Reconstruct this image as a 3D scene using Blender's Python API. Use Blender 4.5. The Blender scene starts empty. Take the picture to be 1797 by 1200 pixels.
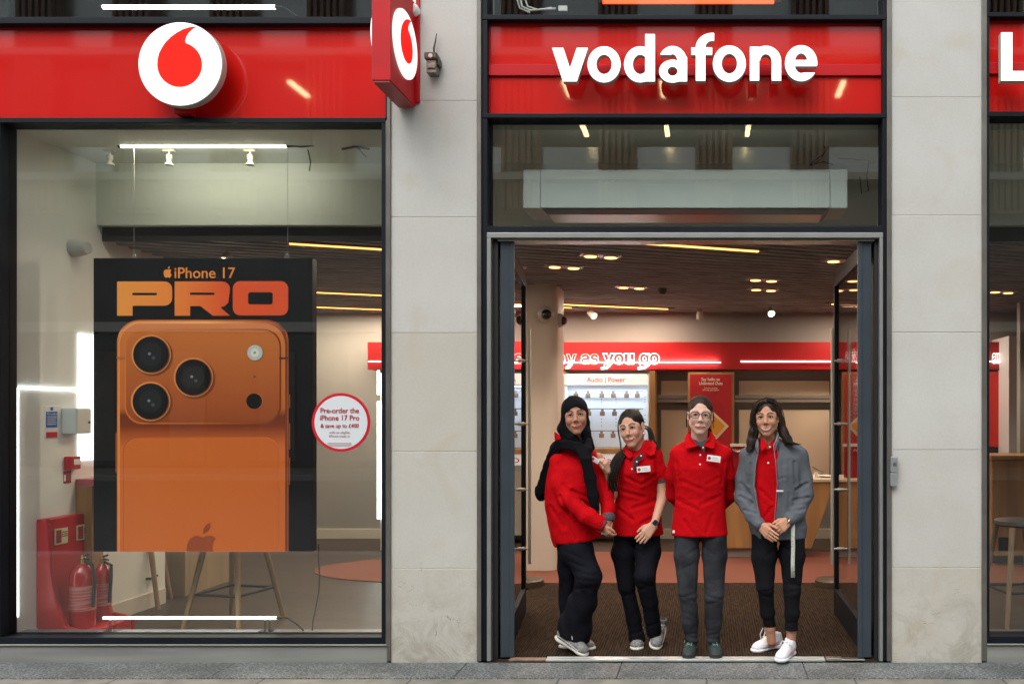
import bpy, bmesh, math, random, os
import numpy as np
from mathutils import Vector, Matrix
R = math.radians
random.seed(7)
SC = bpy.context.scene
# ---------------------------------------------------------------- camera, sky, sun, exposure
CAMD, CAMH, FPX = 5.6, 1.59, 1512.0
cd = bpy.data.cameras.new('camera')
cd.sensor_width = 36.0; cd.lens = FPX / 1797.0 * 36.0
cd.shift_x = (898.5 - 1240) / 1797.0; cd.shift_y = (730 - 600) / 1797.0
cd.clip_start = 0.05; cd.clip_end = 400
cam = bpy.data.objects.new('camera', cd); SC.collection.objects.link(cam)
cam.location = (0, -CAMD, CAMH); cam.rotation_euler = (R(90), 0, 0)
SC.camera = cam
w = bpy.data.worlds.new('World'); SC.world = w; w.use_nodes = True
nt = w.node_tree; bg = nt.nodes['Background']
sky = nt.nodes.new('ShaderNodeTexSky'); sky.sky_type = 'NISHITA'; sky.sun_disc = False
sky.sun_elevation = R(52); sky.sun_rotation = R(200); sky.air_density = 1.0; sky.dust_density = 2.5
hs = nt.nodes.new('ShaderNodeHueSaturation'); hs.inputs['Saturation'].default_value = 0.14
nt.links.new(sky.outputs[0], hs.inputs['Color']); nt.links.new(hs.outputs[0], bg.inputs[0])
bg.inputs[1].default_value = 0.15
sl = bpy.data.lights.new('sun', 'SUN'); sl.energy = .5; sl.angle = R(60); sl.color = (1, .97, .93)
so = bpy.data.objects.new('sun', sl); SC.collection.objects.link(so)
so.rotation_euler = (R(38), 0, R(-20))
vs = SC.view_settings; vs.view_transform = 'Standard'; vs.look = 'None'; vs.gamma = 1; vs.exposure = 1.3
SC.cycles.use_denoising = True
SC.cycles.max_bounces = 8; SC.cycles.transparent_max_bounces = 16; SC.cycles.caustics_reflective = False; SC.cycles.caustics_refractive = False
SC.cycles.sample_clamp_indirect = 6
# ---------------------------------------------------------------- helpers
C = SC.collection
def at(px, py, Y=0.0):
    k = (CAMD + Y) / FPX
    return Vector(((px - 1240) * k, Y, CAMH + (730 - py) * k))
def ax(px, Y=0.0): return (px - 1240) * (CAMD + Y) / FPX
def az(py, Y=0.0): return CAMH + (730 - py) * (CAMD + Y) / FPX
class MB:
    def __init__(s): s.v = []; s.f = []; s.mi = []
    def add(s, v, f, m=0):
        n = len(s.v); s.v += [tuple(p) for p in v]; s.f += [tuple(i + n for i in q) for q in f]; s.mi += [m] * len(f); return s
    def box(s, x0, x1, y0, y1, z0, z1, m=0, M=None):
        if x0 > x1: x0, x1 = x1, x0
        if y0 > y1: y0, y1 = y1, y0
        if z0 > z1: z0, z1 = z1, z0
        v = [(x, y, z) for x in (x0, x1) for y in (y0, y1) for z in (z0, z1)]
        if M is not None: v = [M @ Vector(p) for p in v]
        return s.add(v, [(0, 1, 3, 2), (4, 6, 7, 5), (0, 4, 5, 1), (2, 3, 7, 6), (0, 2, 6, 4), (1, 5, 7, 3)], m)
    def cbox(s, c, sx, sy, sz, rz=0, rx=0, ry=0, m=0):
        M = Matrix.Translation(c) @ Matrix.Rotation(rz, 4, 'Z') @ Matrix.Rotation(ry, 4, 'Y') @ Matrix.Rotation(rx, 4, 'X')
        return s.box(-sx/2, sx/2, -sy/2, sy/2, -sz/2, sz/2, m, M)
    def poly(s, pts, y0, y1, m=0):      # polygon in XZ (anticlockwise seen from the street), from y0 (front) to y1
        n = len(pts)
        v = [(p[0], y0, p[1]) for p in pts] + [(p[0], y1, p[1]) for p in pts]
        f = [tuple(range(n)), tuple(range(2*n-1, n-1, -1))] + [(i, i + n, (i+1) % n + n, (i+1) % n) for i in range(n)]
        return s.add(v, f, m)
    def tube(s, pts, r, n=8, m=0, closed=False, cap=True):
        pts = [Vector(p) for p in pts]; N = len(pts)
        rs = r if isinstance(r, (list, tuple)) else [r] * N
        v = []; up = None
        for i, p in enumerate(pts):
            a = pts[(i-1) % N] if (closed or i) else p; b = pts[(i+1) % N] if (closed or i < N-1) else p
            t = (b - a)
            t = t.normalized() if t.length > 1e-9 else Vector((0, 0, 1))
            if up is None:
                up = Vector((0, 0, 1)) if abs(t.z) < .9 else Vector((1, 0, 0))
            u = (up - t * up.dot(t))
            u = u.normalized() if u.length > 1e-6 else t.orthogonal().normalized()
            up = u; w_ = t.cross(u)
            for k in range(n):
                a_ = 2 * math.pi * k / n
                v.append(p + (u * math.cos(a_) + w_ * math.sin(a_)) * rs[i])
        f = []
        for i in range(N if closed else N - 1):
            j = (i + 1) % N
            for k in range(n):
                f.append((i*n+k, i*n+(k+1) % n, j*n+(k+1) % n, j*n+k))
        if cap and not closed:
            f.append(tuple(range(n-1, -1, -1))); f.append(tuple((N-1)*n + k for k in range(n)))
        return s.add(v, f, m)
    def lathe(s, c, prof, n=24, m=0, axis='Z', M=None):   # prof: (radius, height)
        v = []
        for (r, h) in prof:
            for k in range(n):
                a = 2 * math.pi * k / n
                p = Vector((r * math.cos(a), r * math.sin(a), h))
                if axis == 'Y': p = Vector((p.x, p.z, p.y))
                if axis == 'X': p = Vector((p.z, p.x, p.y))
                if M is not None: p = M @ p
                v.append(p + Vector(c))
        f = []
        for i in range(len(prof) - 1):
            for k in range(n):
                f.append((i*n+k, i*n+(k+1) % n, (i+1)*n+(k+1) % n, (i+1)*n+k))
        f.append(tuple(range(n-1, -1, -1))); f.append(tuple((len(prof)-1)*n + k for k in range(n)))
        return s.add(v, f, m)
def root_of(o):
    while o.parent: o = o.parent
    return o
def link(name, me, parent=None, base=None):
    o = bpy.data.objects.new(name, me); C.objects.link(o)
    if parent is not None:
        o.parent = parent
        L = Vector(root_of(parent).location)
    else:
        L = Vector(base) if base is not None else Vector((0, 0, 0)); o.location = L
    if me is not None and L.length > 0: me.transform(Matrix.Translation(-L))
    return o
def obj(name, mb, mats, parent=None, bevel=0, smooth=False, base=None, fixn=True):
    me = bpy.data.meshes.new(name); me.from_pydata(mb.v, [], mb.f)
    if not isinstance(mats, (list, tuple)): mats = [mats]
    for m_ in mats: me.materials.append(m_)
    if len(mats) > 1: me.polygons.foreach_set('material_index', mb.mi)
    if fixn:
        b = bmesh.new(); b.from_mesh(me); bmesh.ops.recalc_face_normals(b, faces=b.faces); b.to_mesh(me); b.free()
    if smooth:
        me.polygons.foreach_set('use_smooth', [True] * len(me.polygons))
        try: me.set_sharp_from_angle(angle=R(42))
        except Exception: pass
    o = link(name, me, parent, base)
    if bevel:
        md = o.modifiers.new('bevel', 'BEVEL'); md.width = bevel; md.segments = 2; md.limit_method = 'ANGLE'; md.angle_limit = R(40)
    return o
def thing(name, label, cat, loc=(0, 0, 0), group=None):
    o = bpy.data.objects.new(name, None); C.objects.link(o); o.location = loc; o.empty_display_size = .1
    o['label'] = label; o['category'] = cat
    if group: o['group'] = group
    return o
def tag(o, label, cat, group=None):
    o['label'] = label; o['category'] = cat
    if group: o['group'] = group
    return o
def struct(name, mb, mats, **k):
    o = obj(name, mb, mats, **k); o['kind'] = 'structure'; return o
def dup(root, loc, label, group=None):
    r = root.copy(); C.objects.link(r); r.location = loc; r['label'] = label
    if group: r['group'] = group
    for ch in list(root.children):
        c = ch.copy(); C.objects.link(c); c.parent = r
        for g in list(ch.children):
            d = g.copy(); C.objects.link(d); d.parent = c
    return r
def rrect(x0, x1, z0, z1, r, n=8, top_only=False):
    pts = []
    cs = [(x1 - r, z0 + r, -90), (x1 - r, z1 - r, 0), (x0 + r, z1 - r, 90), (x0 + r, z0 + r, 180)]
    for i, (cx, cz, a0) in enumerate(cs):
        if top_only and i in (0, 3):
            pts.append((x1 if i == 0 else x0, z0)); continue
        for k in range(n + 1):
            a = R(a0 + 90 * k / n); pts.append((cx + r * math.cos(a), cz + r * math.sin(a)))
    return pts
def circ(cx, cz, r, n=40, rz=None):
    rz = rz or r
    return [(cx + r * math.cos(2*math.pi*k/n), cz + rz * math.sin(2*math.pi*k/n)) for k in range(n)]
# ---------------------------------------------------------------- materials
def mat(name, col, rough=.5, metal=0, spec=.5, coat=0, var=0, vscale=5, vcol=None, bump=0, bscale=200, stretch=None,
        emis=None, estr=0, vcontrast=(.35, .65), rvar=0, detail=5, coat_rough=.03, sheen=0, wrinkle=None):
    m = bpy.data.materials.new(name); m.use_nodes = True; nt = m.node_tree; N = nt.nodes; L = nt.links
    b = N['Principled BSDF']; c4 = (*col, 1)
    b.inputs['Base Color'].default_value = c4; b.inputs['Roughness'].default_value = rough; b.inputs['Metallic'].default_value = metal
    b.inputs['Specular IOR Level'].default_value = spec; b.inputs['Coat Weight'].default_value = coat; b.inputs['Coat Roughness'].default_value = coat_rough
    if sheen: b.inputs['Sheen Weight'].default_value = sheen
    tc = None
    def coords():
        t = N.new('ShaderNodeTexCoord'); mp = N.new('ShaderNodeMapping'); L.new(t.outputs['Object'], mp.inputs[0])
        if stretch: mp.inputs['Scale'].default_value = stretch
        return mp
    if var:
        mp = coords(); nz = N.new('ShaderNodeTexNoise'); nz.inputs['Scale'].default_value = vscale; nz.inputs['Detail'].default_value = detail
        L.new(mp.outputs[0], nz.inputs['Vector'])
        rp = N.new('ShaderNodeValToRGB'); rp.color_ramp.elements[0].position = vcontrast[0]; rp.color_ramp.elements[1].position = vcontrast[1]
        c2 = vcol if vcol else tuple(x * (1 - var) for x in col)
        rp.color_ramp.elements[0].color = (*c2, 1); rp.color_ramp.elements[1].color = c4
        L.new(nz.outputs[0], rp.inputs[0]); L.new(rp.outputs[0], b.inputs['Base Color'])
        if rvar:
            mr = N.new('ShaderNodeMapRange'); mr.inputs[3].default_value = rough - rvar; mr.inputs[4].default_value = rough + rvar
            L.new(nz.outputs[0], mr.inputs[0]); L.new(mr.outputs[0], b.inputs['Roughness'])
    if bump:
        mp = coords(); nz = N.new('ShaderNodeTexNoise'); nz.inputs['Scale'].default_value = bscale; nz.inputs['Detail'].default_value = 3
        L.new(mp.outputs[0], nz.inputs['Vector']); bp = N.new('ShaderNodeBump'); bp.inputs['Strength'].default_value = bump; bp.inputs['Distance'].default_value = .004
        L.new(nz.outputs[0], bp.inputs['Height']); L.new(bp.outputs[0], b.inputs['Normal'])
    if wrinkle:
        mp = coords(); mp.inputs['Scale'].default_value = wrinkle[1]; nz2 = N.new('ShaderNodeTexNoise'); nz2.inputs['Scale'].default_value = wrinkle[2]; nz2.inputs['Detail'].default_value = 4; nz2.inputs['Distortion'].default_value = .7
        L.new(mp.outputs[0], nz2.inputs['Vector']); rg_ = N.new('ShaderNodeMath'); rg_.operation = 'SUBTRACT'; rg_.inputs[1].default_value = .5; L.new(nz2.outputs[0], rg_.inputs[0])
        ab_ = N.new('ShaderNodeMath'); ab_.operation = 'ABSOLUTE'; L.new(rg_.outputs[0], ab_.inputs[0]); pw_ = N.new('ShaderNodeMath'); pw_.operation = 'POWER'; pw_.inputs[1].default_value = .6; L.new(ab_.outputs[0], pw_.inputs[0])
        bp2 = N.new('ShaderNodeBump'); bp2.inputs['Strength'].default_value = wrinkle[0]; bp2.inputs['Distance'].default_value = .02; L.new(pw_.outputs[0], bp2.inputs['Height'])
        if bump: L.new(bp2.outputs[0], bp.inputs['Normal'])
        else: L.new(bp2.outputs[0], b.inputs['Normal'])
    if emis:
        b.inputs['Emission Color'].default_value = (*emis, 1); b.inputs['Emission Strength'].default_value = estr
    return m
def glass_mat(name, tint=(.93, .96, .94), refl=1.6, rough=0.0):
    m = bpy.data.materials.new(name); m.use_nodes = True; nt = m.node_tree; N = nt.nodes; L = nt.links
    N.remove(N['Principled BSDF']); out = N['Material Output']
    tr = N.new('ShaderNodeBsdfTransparent'); tr.inputs[0].default_value = (*tint, 1)
    gl = N.new('ShaderNodeBsdfGlossy'); gl.inputs['Roughness'].default_value = rough
    lw = N.new('ShaderNodeLayerWeight'); lw.inputs[0].default_value = .5
    pw = N.new('ShaderNodeMath'); pw.operation = 'POWER'; pw.inputs[1].default_value = 5; L.new(lw.outputs['Facing'], pw.inputs[0])
    fr = N.new('ShaderNodeMath'); fr.operation = 'MULTIPLY_ADD'; fr.inputs[1].default_value = .96; fr.inputs[2].default_value = .04; L.new(pw.outputs[0], fr.inputs[0])
    mu = N.new('ShaderNodeMath'); mu.operation = 'MULTIPLY'; mu.use_clamp = True; mu.inputs[1].default_value = refl
    mx = N.new('ShaderNodeMixShader')
    L.new(fr.outputs[0], mu.inputs[0]); L.new(mu.outputs[0], mx.inputs[0]); L.new(tr.outputs[0], mx.inputs[1]); L.new(gl.outputs[0], mx.inputs[2]); L.new(mx.outputs[0], out.inputs[0])
    return m
def emit(name, col, s):
    m = bpy.data.materials.new(name); m.use_nodes = True; nt = m.node_tree; N = nt.nodes
    b = N['Principled BSDF']; b.inputs['Base Color'].default_value = (*[min(.8, c) for c in col], 1); b.inputs['Specular IOR Level'].default_value = .08; b.inputs['Roughness'].default_value = .6
    b.inputs['Emission Color'].default_value = (*col, 1); b.inputs['Emission Strength'].default_value = s; return m
def ramp_mat(name, stops, axis='X', lo=0, hi=1, rough=.5, emis=0, spec=.3):   # printed artwork: colour runs across the sheet
    m = bpy.data.materials.new(name); m.use_nodes = True; nt = m.node_tree; N = nt.nodes; L = nt.links; b = N['Principled BSDF']
    t = N.new('ShaderNodeTexCoord'); sp = N.new('ShaderNodeSeparateXYZ'); L.new(t.outputs['Object'], sp.inputs[0])
    mr = N.new('ShaderNodeMapRange'); mr.inputs[1].default_value = lo; mr.inputs[2].default_value = hi; L.new(sp.outputs[axis], mr.inputs[0])
    rp = N.new('ShaderNodeValToRGB'); e = rp.color_ramp.elements
    while len(e) < len(stops): e.new(.5)
    for i, (p, c) in enumerate(stops): e[i].position = p; e[i].color = (*c, 1)
    L.new(mr.outputs[0], rp.inputs[0]); L.new(rp.outputs[0], b.inputs['Base Color']); b.inputs['Roughness'].default_value = rough
    b.inputs['Specular IOR Level'].default_value = spec
    if emis: L.new(rp.outputs[0], b.inputs['Emission Color']); b.inputs['Emission Strength'].default_value = emis
    return m
FONT = None
try:
    FONT = bpy.data.fonts.load(os.path.join(bpy.utils.system_resource('DATAFILES'), 'fonts', 'Inter.woff2'))
except Exception: FONT = None
def text(s, x0, x1, zb, h, Y, m, parent, name='lettering', bold=0, ext=.0015, mirror=False, M=None):
    """words on the street-facing plane Y between x0 and x1, capitals h tall, baseline zb"""
    c = bpy.data.curves.new('t', 'FONT'); c.body = s
    c.size = 1; c.resolution_u = 5; c.fill_mode = 'BOTH'; c.extrude = .5
    o = bpy.data.objects.new('t', c); C.objects.link(o)
    dg = bpy.context.evaluated_depsgraph_get(); me = bpy.data.meshes.new_from_object(o.evaluated_get(dg)); bpy.data.objects.remove(o); bpy.data.curves.remove(c)
    co = np.empty(len(me.vertices) * 3, 'f'); me.vertices.foreach_get('co', co); co = co.reshape(-1, 3)
    a, b = co[:, 0].min(), co[:, 0].max()
    x = (co[:, 0] - a) / (b - a) * (x1 - x0) + x0
    z = co[:, 1] * h / .727 + zb
    y = Y - (co[:, 2] + .5) * ext
    if mirror: x = x0 + x1 - x
    me.vertices.foreach_set('co', np.stack([x, y, z], 1).astype('f').ravel())
    if M is not None: me.transform(M)
    if bold:   # heavier strokes: two more copies of the word, nudged sideways, each a hair proud of the last
        b_ = bmesh.new(); b_.from_mesh(me); k_ = bold * h / .727 * .55; base_ = b_.verts[:] ; geo = b_.verts[:] + b_.edges[:] + b_.faces[:]
        for i_, (dx, dz) in enumerate(((k_, 0), (-k_, 0), (0, k_ * .7), (0, -k_ * .7))):
            r_ = bmesh.ops.duplicate(b_, geom=geo); D_ = Vector((dx, -.00022 * (i_ + 1), dz))
            if M is not None: D_ = M.to_3x3() @ D_
            for v_ in r_['geom']:
                if isinstance(v_, bmesh.types.BMVert): v_.co += D_
        b_.to_mesh(me); b_.free()
    me.polygons.foreach_set('use_smooth', [False] * len(me.polygons))
    me.materials.clear(); me.materials.append(m); me.update()
    return link(name, me, parent)
# ---------------------------------------------------------------- implicit surfaces (smooth unions meshed with surface nets)
def surfnet(f, org, h):
    s = f < 0; nx, ny, nz = f.shape
    cs = [(i, j, k) for i in (0, 1) for j in (0, 1) for k in (0, 1)]
    def cor(a, c): return a[c[0]:nx-1+c[0], c[1]:ny-1+c[1], c[2]:nz-1+c[2]]
    cnt = sum(cor(s, c).astype(np.int8) for c in cs)
    act = (cnt > 0) & (cnt < 8)
    ii = np.argwhere(act)
    if len(ii) == 0: return np.zeros((0, 3)), np.zeros((0, 4), int)
    idx = -np.ones(act.shape, np.int64); idx[act] = np.arange(len(ii))
    vals = {c: f[ii[:, 0]+c[0], ii[:, 1]+c[1], ii[:, 2]+c[2]] for c in cs}
    acc = np.zeros((len(ii), 3)); num = np.zeros(len(ii))
    for c in cs:
        for d in range(3):
            if c[d] == 0:
                c2 = list(c); c2[d] = 1; c2 = tuple(c2)
                a, b = vals[c], vals[c2]; cr = (a < 0) != (b < 0)
                t = np.where(cr, a / np.where(cr, a - b, 1), 0)
                p = np.array(c, float)[None, :].repeat(len(ii), 0); p[:, d] += t
                acc += p * cr[:, None]; num += cr
    v = (ii + acc / num[:, None]) * h + np.array(org)
    fs = []
    for d in range(3):
        a = [slice(None)] * 3; b = [slice(None)] * 3; a[d] = slice(0, -1); b[d] = slice(1, None)
        sa, sb = s[tuple(a)], s[tuple(b)]; cr = sa != sb
        e1, e2 = (d + 1) % 3, (d + 2) % 3
        q = np.argwhere(cr); q = q[(q[:, e1] > 0) & (q[:, e2] > 0) & (q[:, e1] < f.shape[e1]-1) & (q[:, e2] < f.shape[e2]-1)]
        if len(q) == 0: continue
        def g(o1, o2):
            r = q.copy(); r[:, e1] += o1; r[:, e2] += o2; return idx[r[:, 0], r[:, 1], r[:, 2]]
        F = np.stack([g(-1, -1), g(0, -1), g(0, 0), g(-1, 0)], 1)
        flip = ~sa[q[:, 0], q[:, 1], q[:, 2]]
        F[flip] = F[flip][:, ::-1]
        fs.append(F)
    return v, np.concatenate(fs)
def smin(a, b, k):
    if k <= 0: return np.minimum(a, b)
    h = np.clip(.5 + .5 * (b - a) / k, 0, 1); return b * (1 - h) + a * h - k * h * (1 - h)
class SDF:
    """list of (kind, args, k, op); meshed inside a window"""
    def __init__(s): s.ops = []; s.M = None
    def T(s, p): return Vector(p) if s.M is None else s.M @ Vector(p)
    def cone(s, a, ra, b, rb, k=.01, op='+', flat=None, ratio=1):
        a = s.T(a); b = s.T(b)
        if flat is not None:
            flat = Vector(flat)
            if s.M is not None: flat = s.M.to_3x3() @ flat
            flat = np.array(flat.normalized())
        s.ops.append(('cone', (np.array(a), ra, np.array(b), rb, flat, ratio), k, op)); return s
    def chain(s, pts, rs, k=.01, **kw):
        for i in range(len(pts) - 1): s.cone(pts[i], rs[i], pts[i+1], rs[i+1], k, **kw)
        return s
    def ell(s, c, r, k=.01, op='+', rot=None):
        c = s.T(c); m = Matrix.Identity(3) if rot is None else rot.to_3x3()
        if s.M is not None: m = s.M.to_3x3() @ m
        s.ops.append(('ell', (np.array(c), np.array(r, float), np.array(m)), k, op)); return s
    def loft(s, secs, k=.02, op='+', yaw=0):   # secs: (z, cx, cy, rx, ry) ascending z
        s.ops.append(('loft', (np.array(sorted(secs), float), yaw), k, op)); return s
    def fn(s, f, op='disp', k=0): s.ops.append(('fn', (f,), k, op)); return s
    def mesh(s, lo, hi, h):
        lo = np.array(lo, float); hi = np.array(hi, float); n = np.ceil((hi - lo) / h).astype(int) + 1
        X = (lo[0] + np.arange(n[0]) * h).astype('f'); Yg = (lo[1] + np.arange(n[1]) * h).astype('f'); Z = (lo[2] + np.arange(n[2]) * h).astype('f')
        F = np.full(n, .3, 'f')
        for kind, a, k, op in s.ops:
            if kind == 'fn':
                g = a[0](X[:, None, None], Yg[None, :, None], Z[None, None, :])
                F = F + g if op == 'disp' else (np.maximum(F, g) if op == '&' else (-smin(-F, g, k) if op == '-' else smin(F, g, k))); F = F.astype('f')
                continue
            pad = .06 + k
            if kind == 'cone':
                A, ra, B, rb, fl, ra_t = a; r = max(ra, rb); blo = np.minimum(A, B) - r * max(1, ra_t) - pad; bhi = np.maximum(A, B) + r * max(1, ra_t) + pad
            elif kind == 'ell': c, r, m = a; e = np.abs(m) @ r; blo = c - e - pad; bhi = c + e + pad
            else:
                S = a[0]; r = max(S[:, 3].max(), S[:, 4].max())
                blo = np.array([S[:, 1].min() - r, S[:, 2].min() - r, S[0, 0]]) - pad; bhi = np.array([S[:, 1].max() + r, S[:, 2].max() + r, S[-1, 0]]) + pad
            i0 = np.clip(np.floor((blo - lo) / h).astype(int), 0, n); i1 = np.clip(np.ceil((bhi - lo) / h).astype(int) + 1, 0, n)
            if (i1 <= i0).any(): continue
            sl_ = tuple(slice(p, q) for p, q in zip(i0, i1))
            x = X[sl_[0]][:, None, None]; y = Yg[sl_[1]][None, :, None]; z = Z[sl_[2]][None, None, :]
            if kind == 'cone':
                d = B - A; dd = max(float(d @ d), 1e-9)
                t = np.clip(((x - A[0]) * d[0] + (y - A[1]) * d[1] + (z - A[2]) * d[2]) / dd, 0, 1)
                px, py, pz = x - A[0] - t * d[0], y - A[1] - t * d[1], z - A[2] - t * d[2]
                q = px * px + py * py + pz * pz
                if fl is not None:
                    dn = px * fl[0] + py * fl[1] + pz * fl[2]; q = np.maximum(q - dn * dn, 0) + (dn / ra_t) ** 2
                D = np.sqrt(q) - (ra + (rb - ra) * t)
                if fl is not None and ra_t < 1: D = D * max(ra_t, .5)
            elif kind == 'ell':
                u = [((x - c[0]) * m[0, j] + (y - c[1]) * m[1, j] + (z - c[2]) * m[2, j]) for j in range(3)]
                k0 = np.sqrt(sum((u[j] / r[j]) ** 2 for j in range(3))) + 1e-6; k1 = np.sqrt(sum((u[j] / r[j] ** 2) ** 2 for j in range(3))) + 1e-6
                D = k0 * (k0 - 1) / k1
            else:
                S, yaw = a; zz = z.ravel()
                def sp(col):
                    v = np.interp(zz, S[:, 0], S[:, col]); return v[None, None, :]
                cx, cy, rx, ry = sp(1), sp(2), sp(3), sp(4); dx, dy = x - cx, y - cy
                if yaw:
                    ca, sa = math.cos(yaw), math.sin(yaw); dx, dy = dx * ca + dy * sa, -dx * sa + dy * ca
                k0 = np.sqrt((dx / rx) ** 2 + (dy / ry) ** 2) + 1e-6; k1 = np.sqrt((dx / rx ** 2) ** 2 + (dy / ry ** 2) ** 2) + 1e-6
                D = k0 * (k0 - 1) / k1
                D = np.maximum(D, np.maximum(z - S[-1, 0], S[0, 0] - z))
            sub = F[sl_]
            F[sl_] = smin(sub, D, k) if op == '+' else (-smin(-sub, D, k) if op == '-' else np.maximum(sub, D))
        F[0] = np.maximum(F[0], .001); F[-1] = np.maximum(F[-1], .001); F[:, 0] = np.maximum(F[:, 0], .001); F[:, -1] = np.maximum(F[:, -1], .001)
        F[:, :, 0] = np.maximum(F[:, :, 0], .001); F[:, :, -1] = np.maximum(F[:, :, -1], .001)
        return surfnet(F, lo, h)
def relax(v, f, it=1, lam=.5):
    n = len(v)
    for _ in range(it):
        a = np.zeros_like(v); c = np.zeros(n)
        for i in range(4):
            p, q = f[:, i], f[:, (i+1) % 4]
            for d in range(3):
                a[:, d] += np.bincount(p, v[q, d], n) + np.bincount(q, v[p, d], n)
            c += np.bincount(p, minlength=n) + np.bincount(q, minlength=n)
        v = v + lam * (a / np.maximum(c, 1)[:, None] - v)
    return v
def solid(name, sdf, wins, mats, parent=None, paint=None, it=1, base=None, matfn=None):
    """wins: list of (lo, hi, h)"""
    V = []; F = []; n = 0
    for lo, hi, h in wins:
        v, f = sdf.mesh(lo, hi, h)
        if len(v) == 0: continue
        v = relax(v, f, it); V.append(v); F.append(f + n); n += len(v)
    V = np.concatenate(V); F = np.concatenate(F)
    me = bpy.data.meshes.new(name); me.vertices.add(len(V)); me.vertices.foreach_set('co', V.astype('f').ravel())
    me.loops.add(len(F) * 4); me.loops.foreach_set('vertex_index', F.astype('i').ravel())
    me.polygons.add(len(F)); me.polygons.foreach_set('loop_start', np.arange(len(F), dtype='i') * 4); me.polygons.foreach_set('loop_total', np.full(len(F), 4, 'i'))
    me.polygons.foreach_set('use_smooth', np.ones(len(F), bool))
    if not isinstance(mats, (list, tuple)): mats = [mats]
    for m_ in mats: me.materials.append(m_)
    if matfn is not None:
        me.polygons.foreach_set('material_index', matfn(V[F].mean(1)).astype('i'))
    if paint is not None:
        col = np.ones((len(V), 4), 'f'); col[:, :3] = paint(V)
        a = me.color_attributes.new('Col', 'FLOAT_COLOR', 'POINT'); a.data.foreach_set('color', col.ravel())
    me.update(calc_edges=True); me.validate()
    return link(name, me, parent, base)
def wob(seed, freq, amp, n=5, stretch=(1, 1, 1)):
    rg = np.random.RandomState(seed); D = rg.normal(size=(n, 3)); D /= np.linalg.norm(D, axis=1)[:, None]; ph = rg.uniform(0, 6.3, n); fr = freq * rg.uniform(.6, 1.6, n)
    def f(x, y, z):
        g = 0
        for i in range(n):
            g = g + np.sin((x * D[i, 0] * stretch[0] + y * D[i, 1] * stretch[1] + z * D[i, 2] * stretch[2]) * fr[i] + ph[i] + (np.sin(z * fr[i] * .45 + ph[i] * 2) + np.sin(x * fr[i] * .6 + ph[i])) * .9)
        return (amp / math.sqrt(n) * g)
    return f
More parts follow.
